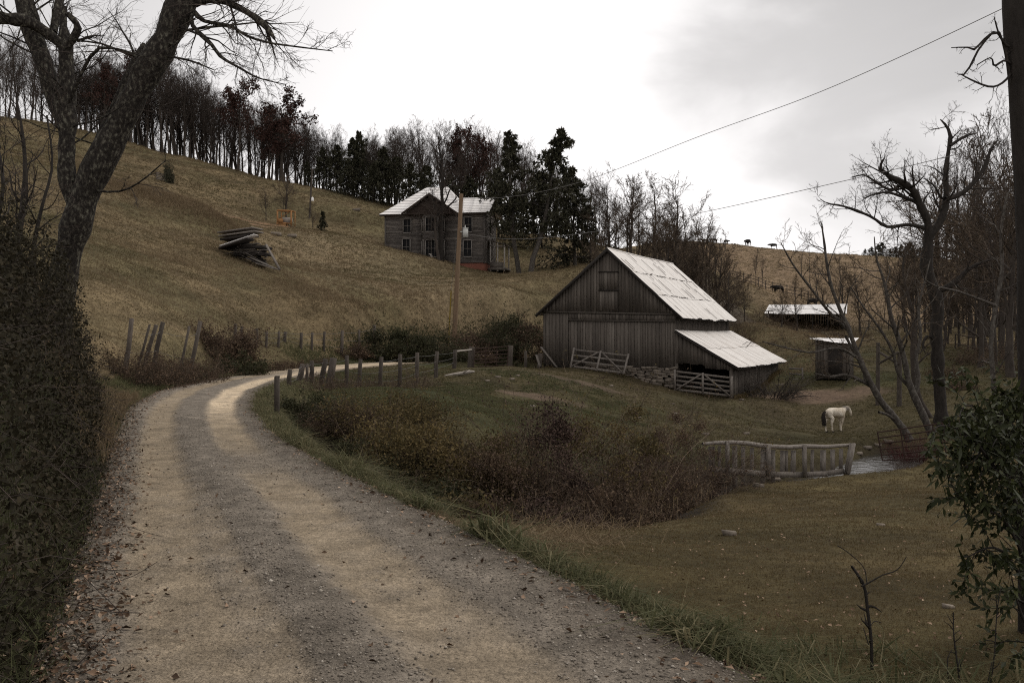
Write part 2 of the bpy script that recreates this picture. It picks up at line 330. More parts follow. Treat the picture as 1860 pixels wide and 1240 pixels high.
def _rbf(x, y):
    out = np.empty(len(x))
    for i in range(0, len(x), 20000):
        X = x[i:i + 20000]; Y = y[i:i + 20000]
        d2 = (X[:, None] - _CP[None, :, 0]) ** 2 + (Y[:, None] - _CP[None, :, 1]) ** 2
        out[i:i + 20000] = -_phi(d2) @ _sol[:_n] + _sol[_n] + _sol[_n + 1] * X + _sol[_n + 2] * Y
    return out
_dp = np.array([(-6.9, 27, -.9, .5), (-5.2, 24, -1.2, .6), (-3.4, 21.3, -1.5, .7), (-1.2, 19.5, -1.75, .8), (.8, 18.6, -2.0, .9), (2.5, 21.5, -2.4, .9), (4.0, 27.0, -3.0, .9), (5.9, 32.8, -3.75, 1.0), (9.4, 35.9, -4.05, 1.2), (12.6, 38.0, -4.05, 1.3), (14.8, 41.0, -4.0, 1.6), (17.6, 45, -3.95, 1.5), (22, 48, -3.9, 1.4), (30, 52, -3.8, 1.3)])
_dt = np.linspace(0, 13, 131); DITCH = np.stack([np.interp(_dt, np.arange(14), _dp[:, i]) for i in range(4)], 1)
def ditch_dist(x, y):
    d = np.empty(len(x)); k = np.empty(len(x), int)
    for i in range(0, len(x), 40000):
        d2 = (x[i:i + 40000, None] - DITCH[None, :, 0]) ** 2 + (y[i:i + 40000, None] - DITCH[None, :, 1]) ** 2
        k[i:i + 40000] = d2.argmin(1); d[i:i + 40000] = np.sqrt(d2.min(1))
    return d, k
def H(x, y):
    x = np.atleast_1d(np.asarray(x, float)); y = np.atleast_1d(np.asarray(y, float))
    z = np.clip(_rbf(x, y), -12, 36)
    dist = np.hypot(x, y)
    z = z + (fbm(x / 9, y / 9, 3) - .5) * np.interp(dist, [0, 30, 120], [.15, .45, 1.1]) + (fbm(x / 1.3, y / 1.3, 5, 3) - .5) * np.interp(dist, [0, 40, 120], [.10, .16, .3])
    dd, k = ditch_dist(x, y); wd = DITCH[k, 3]
    t = sstep(wd * .55, wd * .55 + 1.5, dd + (fbm(x, y, 9) - .5) * .5)
    z = np.where(z > DITCH[k, 2], DITCH[k, 2] * (1 - t) + z * t, z)
    dl, dr = road_dist(x, y); rz = ROADZ(y)
    bl = np.interp(y, [0, 17, 24, 40, 70, 80], [1.05, 1.05, 2.2, 2.8, 3.5, 4]); br = np.interp(y, [0, 14, 30, 60], [1.1, 1.2, 2.5, 3])
    off = np.maximum(dl / bl, dr / br)
    t = sstep(.08, 1.0, off); t = np.where(y > 101, 1, t)
    return (rz - .05) * (1 - t) + z * t
def h1(x, y): return float(H(x, y)[0])
_md = np.geomspace(2.5, 330, 700)
def gp(px, py, dmin=2.5):
    """ground point seen through a photo pixel: march the sight line until it meets the terrain"""
    d = _md[_md >= dmin]; x = (px - CX) / F * d; z = EYE + (HZ - py) / F * d
    below = np.nonzero(z < H(x, d))[0]
    if not len(below): i = -1; dd = d[-1]
    else: dd = d[below[0]]
    return np.array([(px - CX) / F * dd, dd, h1((px - CX) / F * dd, dd)])
def G(px, d):
    """ground under photo column px at distance d"""
    x = (px - CX) / F * d; return np.array([x, d, h1(x, d)])

# ---- ground sheet: fan of quads, fine near the road and reaching the horizon
_rows = np.concatenate([np.linspace(.4, 6, 40)[:-1], np.geomspace(6, 60, 250)[:-1], np.geomspace(60, 260, 170)[:-1], np.geomspace(260, 2600, 40)])
_ang = np.radians(np.concatenate([np.linspace(-100, -42, 30)[:-1], np.linspace(-42, 42, 420), np.linspace(42, 100, 30)[1:]]))
_R, _An = np.meshgrid(_rows, _ang, indexing='ij')
gx = (_R * np.sin(_An)).ravel(); gy = (_R * np.cos(_An)).ravel() - 1.5
gz = H(gx, gy)
_far = sstep(300, 700, np.hypot(gx, gy)); gz = gz * (1 - _far) + (-30) * _far
nr, na = _R.shape
_i = np.arange(nr - 1)[:, None] * na; _j = np.arange(na - 1)[None]
gq = np.stack([_i + _j, _i + na + _j, _i + na + _j + 1, _i + _j + 1], -1).reshape(-1, 4)
def zones(x, y):
    """surface weights on the ground: 'lawn','yard','hill','rhill','bank','ditch','edge','dirt'"""
    dl, dr = road_dist(x, y); dd, k = ditch_dist(x, y)
    w = {}
    onroad = (dl < 0) & (dr < 0) & (y < 101)
    near_side = (y < np.interp(x, DITCH[:, 0], DITCH[:, 1])) & (dr > 0)
    near_side |= (x > 5) & (y < np.interp(x, DITCH[:, 0], DITCH[:, 1]))
    w['ditch'] = 1 - sstep(.9, 2.1, dd + (fbm(x, y, 21) - .5) * 1.5); w['ditch'] *= np.where(x > 9, .75, 1)
    w['edge'] = 1 - sstep(.1, .7, np.maximum(dl, dr) + (fbm(x * 2, y * 2, 22) - .5) * .5)
    w['bank'] = ((dl > 0) & (y < 24)) * (1 - sstep(2, 6, dl))
    w['lawn'] = near_side * 1.0
    w['rhill'] = sstep(0, 1, (y - 110) / 30) * sstep(25, 40, x)
    w['yard'] = (1.0 - w['lawn']) * (dr > 0) * (1 - sstep(70, 100, y))
    w['hill'] = np.clip(1 - w['lawn'] - w['yard'] - w['rhill'], 0, 1)
    return w, onroad
zw, _on = zones(gx, gy)
n1 = fbm(gx / 6, gy / 6, 31)[:, None]; n2 = fbm(gx / 1.1, gy / 1.1, 32)[:, None]; n3 = fbm(gx / 22 + gy / 60, gy / 22, 33)[:, None]
c3 = lambda *a: np.array(a)[None, :]
hill = c3(.125, .094, .053) * (1 - sstep(.35, .65, n1)) + c3(.095, .078, .041) * sstep(.35, .65, n1); terr = fbm(gz * 1.5, (gx + gy) / 14, 34)[:, None]; hill = hill * (.8 + .45 * n2) * (.50 + 1.0 * terr)
hill = hill * (1 - .45 * sstep(.52, .72, n3)) + c3(.19, .145, .09) * .45 * sstep(.52, .72, n3)
yard = c3(.036, .037, .015) * (1 - sstep(.3, .6, n1)) + c3(.054, .044, .022) * sstep(.3, .6, n1)
yard = yard * (.8 + .6 * n2)
nb = sstep(14, 4, np.hypot(gx - 9.5, gy - 58))[:, None]; yard = yard * (1 - nb * .6) + c3(.066, .05, .030) * nb * .6
n5 = fbm(gx / 2.5, gy / 2.5, 36)[:, None]; lawn = (.62 + .76 * n5) * (c3(.075, .055, .027) * (1 - n1) + c3(.056, .047, .020) * n1) * (.75 + .5 * n2)
rh = (c3(.20, .142, .088) * (1 - n1) + c3(.16, .112, .070) * n1) * (.8 + .4 * n2)
col = hill * zw['hill'][:, None] + yard * zw['yard'][:, None] + lawn * zw['lawn'][:, None] + rh * zw['rhill'][:, None]
col = col / np.maximum(sum(zw[k] for k in ('hill', 'yard', 'lawn', 'rhill')), .01)[:, None]
def over(col, w, c): w = np.clip(w, 0, 1)[:, None]; return col * (1 - w) + np.array(c)[None] * w
col = over(col, zw['bank'], (.020, .018, .012)); col = over(col, zw['ditch'], (.030, .024, .018)); col = over(col, zw['edge'] * .85, (.062, .050, .038))
EARTH = ((385, 382, 106, 7, 2.6, (.20, .118, .072)), (470, 404, 112, 6, 1.6, (.19, .11, .062)), (330, 352, 112, 6, 2, (.14, .09, .06)), (1480, 705, 62, 5, 2.6, (.135, .092, .066)), (985, 722, 45, 2.2, 1.0, (.10, .07, .05)), (1040, 700, 52, 3, 1.0, (.085, .062, .044)))
def earth(x, y):
    w = 0
    for (px, py, d, ra, rb, cc) in EARTH:
        p = P(px, py, d); w = np.maximum(w, 1 - sstep(.5, 1.1, np.hypot((x - p[0]) / ra, (y - p[1]) / rb) + (fbm(x / 1.5, y / 1.5, 41) - .5) * .9))
    return w
# bare red earth: cut bank on the hill and the trampled ground behind the horse
for (px, py, d, ra, rb, cc) in EARTH:
    p = P(px, py, d); q = np.hypot((gx - p[0]) / ra, (gy - p[1]) / rb); col = over(col, (1 - sstep(.5, 1.1, q + (fbm(gx / 1.5, gy / 1.5, 41) - .5) * .9)) * .8, cc)
ground_me = bpy.data.meshes.new('ground')
ground_me.vertices.add(len(gx)); ground_me.vertices.foreach_set('co', np.stack([gx, gy, gz], 1).astype(np.float32).ravel())
ground_me.loops.add(gq.size); ground_me.loops.foreach_set('vertex_index', gq.ravel().astype(np.int32))
ground_me.polygons.add(len(gq)); ground_me.polygons.foreach_set('loop_start', (np.arange(len(gq)) * 4).astype(np.int32)); ground_me.polygons.foreach_set('use_smooth', np.ones(len(gq), bool))
ca = ground_me.attributes.new('soil', 'FLOAT_COLOR', 'POINT'); ca.data.foreach_set('color', np.concatenate([col, np.ones((len(gx), 1))], 1).astype(np.float32).ravel())
ground_me.update(calc_edges=True)
def mk_attr(name, scales, lo, hi, rough=.95, spec=.08, bump=.5, bs=30):
    m = bpy.data.materials.new(name); m.use_nodes = True; t = m.node_tree; t.nodes.clear(); N = t.nodes.new; L = t.links.new
    out = N('ShaderNodeOutputMaterial'); b = N('ShaderNodeBsdfPrincipled'); L(b.outputs[0], out.inputs[0]); b.inputs['Roughness'].default_value = rough; b.inputs['Specular IOR Level'].default_value = spec
    at = N('ShaderNodeAttribute'); at.attribute_name = 'soil'; c = N('ShaderNodeTexCoord'); last = None
    for sc in scales:
        nz = N('ShaderNodeTexNoise'); nz.inputs['Scale'].default_value = sc; nz.inputs['Detail'].default_value = 5; nz.inputs['Roughness'].default_value = .7; L(c.outputs['Object'], nz.inputs['Vector'])
        mr = N('ShaderNodeMapRange'); L(nz.outputs[0], mr.inputs[0]); mr.inputs[1].default_value = .25; mr.inputs[2].default_value = .75; mr.inputs[3].default_value = lo; mr.inputs[4].default_value = hi
        if last is None: last = mr.outputs[0]
        else:
            mu = N('ShaderNodeMath'); mu.operation = 'MULTIPLY'; L(last, mu.inputs[0]); L(mr.outputs[0], mu.inputs[1]); last = mu.outputs[0]
    vm = N('ShaderNodeVectorMath'); vm.operation = 'SCALE'; L(at.outputs['Color'], vm.inputs[0]); L(last, vm.inputs['Scale']); L(vm.outputs[0], b.inputs['Base Color'])
    n2 = N('ShaderNodeTexNoise'); n2.inputs['Scale'].default_value = bs; n2.inputs['Detail'].default_value = 5; L(c.outputs['Object'], n2.inputs['Vector'])
    bp = N('ShaderNodeBump'); bp.inputs['Strength'].default_value = bump; bp.inputs['Distance'].default_value = .04; L(n2.outputs[0], bp.inputs['Height']); L(bp.outputs[0], b.inputs['Normal'])
    return m
M['ground'] = mk_attr('ground', (3.0, .5, 18), .62, 1.38, bs=25)
ground_me.materials.append(M['ground'])
ground = link('ground', ground_me); tag(ground, 'rolling pasture hillside, lawn and yard of dry brown and green grass', 'ground', kind='structure')

# ---- gravel road: a strip with ruts; clay wheel tracks, loose gravel between and beside them
nU, ys = 90, np.concatenate([np.linspace(-4, 30, 520)[:-1], np.linspace(30, 101, 280)])
U = np.linspace(-.09, 1.09, nU); UU, YY = np.meshgrid(U, ys)
XL = np.interp(YY, _yy, _RL); XR = np.interp(YY, _yy, _RR)
RX = XL + (XR - XL) * UU; rxf, ryf = RX.ravel(), YY.ravel()
sh = np.interp(YY, [0, 9, 20, 30, 60], [0, .0, .09, .08, .0])
wob = (fbm(YY / 3, UU * 0, 51) - .5) * .06
def trk(c, w, soft): return 1 - sstep(w, w + soft, np.abs(UU - c - wob))
clay = np.maximum(trk(.20 + sh, .045, .12), trk(.645 + sh * 1.2, .065, .10) * 1.0)
clay = np.maximum(clay, trk(.335 + sh * .5, .02, .04) * sstep(14, 8, YY) * .75)
n_a = fbm(rxf * 1.3, ryf * .5, 52).reshape(YY.shape); n_b = fbm(rxf * 6, ryf * 4, 53).reshape(YY.shape)
clay = np.clip(clay * 1.1 - sstep(.42, .72, n_b) * .28 - sstep(.45, .75, n_a) * .2, 0, 1)
# the loose stretch across the right track just before the bend
clay *= 1 - .85 * np.exp(-((YY - 13.8) / 1.6) ** 2) * (UU > .45)
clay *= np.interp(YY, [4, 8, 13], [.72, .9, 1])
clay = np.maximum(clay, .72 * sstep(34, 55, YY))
edge = sstep(.86, 1.02, UU + (n_b - .5) * .25) + sstep(.10, -.04, UU + (n_b - .5) * .2)
RZ = ROADZ(YY) + .018 - .035 * clay + .03 * np.exp(-((UU - .45) / .1) ** 2) + .006 * (n_b - .5) - .10 * sstep(0.0, -.09, UU) - .10 * sstep(1.0, 1.09, UU) + .02 * np.exp(-((UU - .93) / .06) ** 2)
RZ += (fbm(rxf * 9, ryf * 9, 54, 3).reshape(YY.shape) - .5) * .009 * (1 - clay)
base_g = np.array([.165, .140, .112]); base_c = np.array([.272, .216, .150])
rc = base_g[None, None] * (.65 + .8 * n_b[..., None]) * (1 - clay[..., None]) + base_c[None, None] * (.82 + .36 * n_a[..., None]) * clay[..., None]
rc = rc * (1 - .72 * np.clip(edge, 0, 1)[..., None]) + np.array([.050, .038, .028]) * (.72 * np.clip(edge, 0, 1))[..., None]
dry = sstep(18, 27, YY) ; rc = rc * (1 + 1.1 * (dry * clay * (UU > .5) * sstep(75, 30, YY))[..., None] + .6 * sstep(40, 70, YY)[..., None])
mr_, mc_ = YY.shape
_i = np.arange(mr_ - 1)[:, None] * mc_; _j = np.arange(mc_ - 1)[None]
rq = np.stack([_i + _j, _i + _j + 1, _i + mc_ + _j + 1, _i + mc_ + _j], -1).reshape(-1, 4)
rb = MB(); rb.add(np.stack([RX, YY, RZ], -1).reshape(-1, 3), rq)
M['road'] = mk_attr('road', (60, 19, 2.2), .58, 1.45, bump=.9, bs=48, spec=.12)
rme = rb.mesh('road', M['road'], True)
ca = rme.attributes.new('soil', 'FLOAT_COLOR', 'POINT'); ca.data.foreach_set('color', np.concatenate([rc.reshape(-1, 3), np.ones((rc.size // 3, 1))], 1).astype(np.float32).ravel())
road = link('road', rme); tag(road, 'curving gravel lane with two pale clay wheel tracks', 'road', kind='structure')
_rzi = RZ
def road_z(x, y):
    u = (x - np.interp(y, _yy, _RL)) / (np.interp(y, _yy, _RR) - np.interp(y, _yy, _RL))
    iu = np.clip(((u + .09) / 1.18 * (nU - 1)).round().astype(int), 0, nU - 1); iy = np.clip(np.searchsorted(ys, y), 0, len(ys) - 1)
    return RZ[iy, iu], clay[iy, iu], u

# ---- water in the stream bed
wb = MB(); sel = DITCH[70:, :]
tx = np.gradient(sel[:, 0]); ty = np.gradient(sel[:, 1]); tl = np.hypot(tx, ty)
nx, ny = -ty / tl, tx / tl
Wv = []
for k in range(9):
    o = (k / 8 - .5) * 2 * (sel[:, 3] * 1.15); Wv.append(np.stack([sel[:, 0] + nx * o, sel[:, 1] + ny * o, np.minimum.accumulate(sel[:, 2]) * 0 + np.interp(sel[:, 1], [27, 36, 52], [-3.75, -3.80, -3.62])], 1))
Wv = np.stack(Wv, 1); a, bb = Wv.shape[:2]; _i = np.arange(a - 1)[:, None] * bb; _j = np.arange(bb - 1)[None]
wb.add(Wv.reshape(-1, 3), np.stack([_i + _j, _i + bb + _j, _i + bb + _j + 1, _i + _j + 1], -1).reshape(-1, 4))
M['water'] = mk('water', two((.03, .028, .024), (.06, .055, .048)), rough=.10, spec=1.0, bump=.9, nscale=1.2, bscale=2.6, scale=(1, 1, 1))
stream = link('water', wb.mesh('water', M['water'], True)); tag(stream, 'shallow stream reflecting the white sky', 'water', kind='structure')
# ================================================================ barn
def interp(a): xs, zs = zip(*a); return lambda x: float(np.interp(x, xs, zs))
def boards_x(mb, x0, x1, y, zb, zt, rng, w=.21, gap=.014, th=.03, t0=.5, tv=.5, sgn=-1, skip=()):
    """vertical weatherboards on a wall in the x-z plane; every board its own size, set, tone"""
    x = x0
    while x < x1 - .02:
        ww = min(w * rng.uniform(.7, 1.3), x1 - x); a, b = x + gap / 2, x + ww - gap / 2; x += ww
        if b - a < .02 or any(s0 < (a + b) / 2 < s1 for s0, s1 in skip): continue
        o = rng.uniform(0, .022); d = rng.uniform(-.03, .05); t = np.clip(t0 + rng.normal() * tv * .33 + (rng.random() < .06) * .35, 0, 1)
        f, bk = y + sgn * (o + th), y + sgn * o
        zba, zbb, zta, ztb = zb(a) + d, zb(b) + d, zt(a), zt(b)
        mb.hexa([(a, f, zba), (b, f, zbb), (b, bk, zbb), (a, bk, zba), (a, f, zta), (b, f, ztb), (b, bk, ztb), (a, bk, zta)], t)
def boards_y(mb, y0, y1, x, zb, zt, rng, w=.21, gap=.014, th=.03, t0=.5, tv=.5, sgn=1):
    t_ = MB(); boards_x(t_, y0, y1, 0, zb, zt, rng, w, gap, th, t0, tv, -sgn)
    for V, A in zip(t_.V, t_.A): mb.add(np.stack([x + V[:, 1] * 1.0, V[:, 0], V[:, 2]], 1), MB.BQ, tint=A)
def tin_roof(mb, A, B, C, D, courses, rng, pw=.66, amp=.012, t0=.6):
    """corrugated sheets: A-B the high edge, D-C the low edge; courses lap one over the next"""
    A, B, C, D = [np.array(q, float) for q in (A, B, C, D)]
    n = np.cross(B - A, D - A); n /= np.linalg.norm(n); n = n if n[2] > 0 else -n
    L = np.linalg.norm(B - A); npan = max(2, int(L / pw))
    for c in range(courses):
        s0 = c / courses - (.012 if c else 0); s1 = (c + 1) / courses
        for k in range(npan):
            u0, u1 = k / npan, (k + 1) / npan + .004
            m = 11; uu = np.linspace(u0, u1, m); lift = .012 + rng.uniform(0, .016) + .02 * (courses - 1 - c) * 0
            jag = rng.uniform(-.012, .012) + .006 * math.sin(k * .7); s1k = s1 + jag * (1 if c == courses - 1 else 1.5)
            hi = A[None] + (B - A)[None] * uu[:, None]; lo = D[None] + (C - D)[None] * uu[:, None]
            sag = -.05 * np.sin(np.pi * np.clip(uu, 0, 1))[:, None] * np.array([[0, 0, 1]])
            cor = (amp * np.sin(np.linspace(0, 2 * np.pi * 4, m)))[:, None] * n
            v = []
            for q, up in ((s0, 0.0), ((s0 + s1k) / 2, .004), (s1k, .018)): v.append(hi + (lo - hi) * q + cor + n * (up + lift) + sag)
            V = np.concatenate(v); i = np.arange(m - 1); q4 = np.concatenate([np.stack([i + r * m, i + 1 + r * m, i + 1 + (r + 1) * m, i + (r + 1) * m], 1) for r in (0, 1)])
            t = np.clip(t0 + rng.normal() * .05 - (rng.random() < .04) * .15, 0, 1); tt = np.full(len(V), t)
            tt[::m] -= .25 * rng.random() ; tt[m - 1::m] -= .3 * rng.random(); tt[2 * m:] -= .10
            mb.add(V, q4, tint=np.clip(tt, 0, 1))
rng = np.random.default_rng(11)
BO = P(987, 665, 64); bang = math.atan2(-.42, .907)
barn = thing('barn', 'big weathered grey board barn with pale tin roof and a low lean-to on its right', 'barn', (BO[0], BO[1], 0), bang)
def barnw(x, y, z): c, s = math.cos(bang), math.sin(bang); return np.array([BO[0] + c * x - s * y, BO[1] + s * x + c * y, z])
BW, BL, RX_, RZ_ = 8.7, 14.4, 4.42, 7.16
rl = interp([(0, 3.36), (RX_, RZ_), (BW, 3.2)])
wall = MB()
zbot = interp([(0, -.12), (4, -.25), (5.6, -.35), (8.7, -.33)])
boards_x(wall, 0, 1.75, 0, zbot, lambda x: 3.3, rng, t0=.50)
boards_x(wall, 1.75, 6.6, 0, zbot, lambda x: 2.78 - .012 * x, rng, t0=.52)
boards_x(wall, 6.6, 8.7, 0, zbot, lambda x: 2.72, rng, t0=.50)
boards_x(wall, 1.75, 8.7, 0, lambda x: 2.72 - .012 * x, lambda x: 3.34 - .03 * x, rng, t0=.44, sgn=-1.6)
boards_x(wall, 0, BW, -.045, lambda x: 3.30 - .028 * x, lambda x: min(rl(x) - .02, 9), rng, t0=.42)
boards_y(wall, 0, BL, BW, lambda y: -1.6, lambda y: 3.12, rng, t0=.38)
boards_y(wall, 0, BL, 0, lambda y: -.6, lambda y: 3.3, rng, t0=.45, sgn=-1)
boards_x(wall, 0, BW, BL, lambda x: -1.2, lambda x: rl(x) - .02, rng, t0=.45, sgn=1)
wall.box(.05, BW - .05, .04, .08, -.6, 3.2, .02)                      # near-black backing sheets: shade of the interior painted behind the board gaps
wall.add([(.05, .06, 3.2), (BW - .05, .06, 3.2), (RX_, .06, RZ_ - .1)], None, [(0, 1, 2)], .02)
wall.box(BW - .1, BW - .06, .1, BL - .1, -1.4, 3.1, .02)
part('wall', wall, M['barnwood'], barn, True)
fd = MB()
fd.beam((-.03, -.10, 3.30), (BW + .05, -.10, 3.05), .05, .10, tint=.2)
fd.beam((1.75, -.09, 2.74), (BW, -.09, 2.62), .04, .07, tint=.15)
for zz in (-.0,): pass
part('trim_board', fd, M['barnwood'], barn, True)
ld = MB()
for k, (z0, z1) in enumerate(((4.62, 5.72), (3.34, 4.55))):
    boards_x(ld, 3.86, 5.06, -.075, lambda x, z0=z0: z0, lambda x, z1=z1: z1, rng, t0=.46, w=.2)
part('loft_door', ld, M['barnwood'], barn, True)
hd = MB()
for z in (5.75, 4.59): hd = MB(); hd.beam((3.80, -.14, z + .01), (5.12, -.14, z - .02), .05, .06, tint=.05); part('door_batten', hd, M['darkwood'], barn, True)
rf = MB()
tin_roof(rf, (RX_, -.32, RZ_ + .03), (RX_, BL + .25, RZ_ + .03), (BW + .52, BL + .45, 2.86), (BW + .50, -.35, 2.84), 3, rng)
tin_roof(rf, (RX_ - .01, -.32, RZ_ + .04), (RX_ - .01, BL + .25, RZ_ + .04), (-.42, BL + .3, 3.08), (-.42, -.35, 3.08), 3, rng)
rf.tubes([[(RX_, -.34, RZ_ + .05), (RX_, BL * .5, RZ_ + .0), (RX_, BL + .27, RZ_ + .05)]], [[.06, .06, .06]], 6, .55)
part('roof', rf, M['tin'], barn, True)
A_, D_ = np.array((RX_, 0, RZ_ + .03)), np.array((BW + .5, 0, 2.85)); nrm_ = np.array((.67, 0, .745))
for k in range(24):    # rusty seams and lifted laps on the sheets
    y_ = rng.uniform(.1, BL); c_ = rng.integers(0, 3); s0 = c_ / 3 + rng.uniform(0, .2); s1 = min((c_ + 1) / 3, s0 + rng.uniform(.05, .22)); m_ = MB(); m_.beam(A_ + (D_ - A_) * s0 + nrm_ * .045 + (0, y_, 0), A_ + (D_ - A_) * s1 + nrm_ * .05 + (0, y_ + rng.uniform(-.04, .04), 0), .028, .02, up=tuple(nrm_), tint=rng.random()); part('roof_seam', m_, M['rust'], barn, True)
for c_ in (1, 2):
    y_ = 0
    while y_ < BL - .5:
        l_ = rng.uniform(.2, .8)
        if rng.random() < .7: m_ = MB(); s0 = c_ / 3 + .006 + rng.uniform(-.004, .004); m_.beam(A_ + (D_ - A_) * s0 + nrm_ * .03 + (0, y_, 0), A_ + (D_ - A_) * s0 + nrm_ * .03 + (0, y_ + l_, -.02), .035, .03, up=tuple(nrm_), tint=.1); part('roof_lap', m_, M['rust'], barn, True)
        y_ += l_ + rng.uniform(.05, .35)
vb = MB()   # dark verge boards and rafters under the sheet edges
for a, b in (((RX_, -.30, RZ_ - .06), (BW + .48, -.32, 2.76)), ((RX_, -.30, RZ_ - .06), (-.40, -.32, 3.0))): vb.beam(a, b, .05, .14, tint=.1)
vb.beam((BW + .42, -.2, 2.80), (BW + .42, BL + .2, 2.82), .08, .1, tint=.1)
for yy in np.arange(.1, BL, 1.2): vb.beam((RX_, yy, RZ_ - .1), (BW + .4, yy, 2.80), .06, .12, tint=.1)
part('verge_board', vb, M['darkwood'], barn, True)
# lean-to
SX, SZt, SZe, SL = 12.14, 2.10, -.02, 15.3
srl = interp([(BW, SZt - .06), (SX, SZe + .08)])
sw = MB()
boards_x(sw, BW + .05, SX - .12, -.02, interp([(BW, .10), (10.4, .02), (10.5, -.14), (SX, -.30)]), srl, rng, t0=.45)
boards_y(sw, 0, SL, SX, lambda y: -2.15 + y * .02, lambda y: SZe + .02, rng, t0=.42)
boards_x(sw, BW, SX, SL, lambda x: -2.0, srl, rng, sgn=1)
sw.box(SX - .16, SX + .02, -.06, .12, -2.2, SZe + .05, .55); sw.box(BW, BW + .16, -.05, .10, -2.0, 2.0, .5)
part('lean_to_wall', sw, M['barnwood'], barn, True)
sb = MB(); sb.hexa([(BW + .2, 3.4, -2.4), (SX - .1, 3.4, -2.4), (SX - .1, 3.5, -2.4), (BW + .2, 3.5, -2.4), (BW + .2, 3.4, 1.75), (SX - .1, 3.4, -.15), (SX - .1, 3.5, -.15), (BW + .2, 3.5, 1.75)], .05); part('inner_partition', sb, M['darkwood'], barn, True)
sr = MB(); tin_roof(sr, (BW + .03, -.28, SZt), (BW + .03, SL - .3, SZt + .02), (SX + .42, SL + 1.2, -.13), (SX + .40, -.30, -.13), 2, rng, t0=.50)
part('lean_to_roof', sr, M['tin'], barn, True)
se = MB(); se.beam((BW, -.24, SZt - .09), (SX + .38, -.26, -.22), .05, .13, tint=.1); se.beam((SX + .34, -.2, -.22), (SX + .34, SL + .9, -.20), .08, .1, tint=.1)
part('fascia', se, M['darkwood'], barn, True)
sf = MB()
def rock(mb, c, s, rng, tint=.5):
    a = np.array([(-1, -1, -1), (1, -1, -1), (1, 1, -1), (-1, 1, -1), (-1, -1, 1), (1, -1, 1), (1, 1, 1), (-1, 1, 1)], float)
    a = a * (1 - .35 * rng.random((8, 3))) * np.array(s)[None] / 2
    r = rng.uniform(-.3, .3); R = np.array([[math.cos(r), 0, math.sin(r) * .5], [0, 1, 0], [-math.sin(r) * .5, 0, math.cos(r)]])
    mb.hexa(a @ R.T + np.array(c)[None], tint)
for x in np.arange(3.2, 8.8, .30):
    top = zbot(x) + .1; bot = -.55 - .16 * max(0, x - 3.5)
    z = bot
    while z < top:
        hh = rng.uniform(.10, .22); rock(sf, (x + rng.uniform(-.12, .12), -.10 - rng.uniform(0, .16) - .35 * (top - z) * (x > 6), z + hh / 2), (rng.uniform(.3, .62), .4, hh * 1.15), rng, rng.uniform(.15, .8)); z += hh * .93
sf.box(.1, 8.6, .15, .4, -1.7, -.1, .05)
part('stone_foundation', sf, M['stone'], barn, True)
# planks propped against the left corner
for a, b, lab in (((-.05, -.25, 1.05), (1.25, -.75, -.22), 'long bleached plank propped against the left corner of the barn'), ((-.35, -.3, .55), (.1, -.8, -.2), 'shorter plank leaning low at the barn corner')):
    m_ = MB(); m_.beam(barnw(*a), barnw(*b), .16, .05, tint=.5); solo('plank', m_, M['greywood'], lab, 'plank', (*barnw(*b)[:2], h1(*barnw(*b)[:2])))

def gate_mesh(name, label, cat, p00, p10, p01, p11, rails, mat, ups=(0, .5, 1), brace=True, rw=.12, th=.03, group=None):
    """board gate between four corners (lower left, lower right, upper left, upper right)"""
    p00, p10, p01, p11 = [np.array(q, float) for q in (p00, p10, p01, p11)]
    o = (p00 + p10) / 2; g = thing(name, label, cat, o, group=group)
    nrm = np.cross(p10 - p00, p01 - p00); nrm /= np.linalg.norm(nrm)
    if nrm[1] > 0: nrm = -nrm
    def pt(u, v): return (p00 * (1 - u) + p10 * u) * (1 - v) + (p01 * (1 - u) + p11 * u) * v
    for k in range(rails):
        v = .06 + .88 * k / (rails - 1); m_ = MB(); m_.beam(pt(0, v), pt(1, v), th, rw, tint=rng.uniform(.3, .7)); part('rail', m_, mat, g)
    for u in ups:
        m_ = MB(); m_.beam(pt(u, -.02) + nrm * .035, pt(u, 1.03) + nrm * .035, .13, th, up=nrm, tint=rng.uniform(.45, .8)); part('upright', m_, mat, g)
    if brace:
        for a, b in (((.03, .06), (.47, .95)), ((.97, .06), (.53, .95))):
            m_ = MB(); m_.beam(pt(*a) + nrm * .06, pt(*b) + nrm * .06, .03, .10, tint=.55); part('brace', m_, mat, g)
    return g
gate_mesh('wooden_gate', 'grey wooden farm gate with crossed braces leaning against the barn front', 'gate', P(1037, 667, 62.0), P(1133, 679, 59.6), P(1043, 633, 62.6), P(1142, 644, 60.4), 4, M['greywood'])
gate_mesh('wooden_gate', 'grey board gate closing the dark opening of the lean-to', 'gate', P(1226, 709, 59.6), P(1329, 721, 58.3), P(1226, 672, 59.6), P(1329, 684, 58.3), 5, M['greywood'])
gate_mesh('wooden_gate', 'small board hurdle standing at the back corner of the lean-to', 'gate', P(1433, 700, 69), P(1459, 702, 68), P(1433, 667, 69), P(1458, 668, 68), 4, M['greywood'], ups=(1,), brace=False)

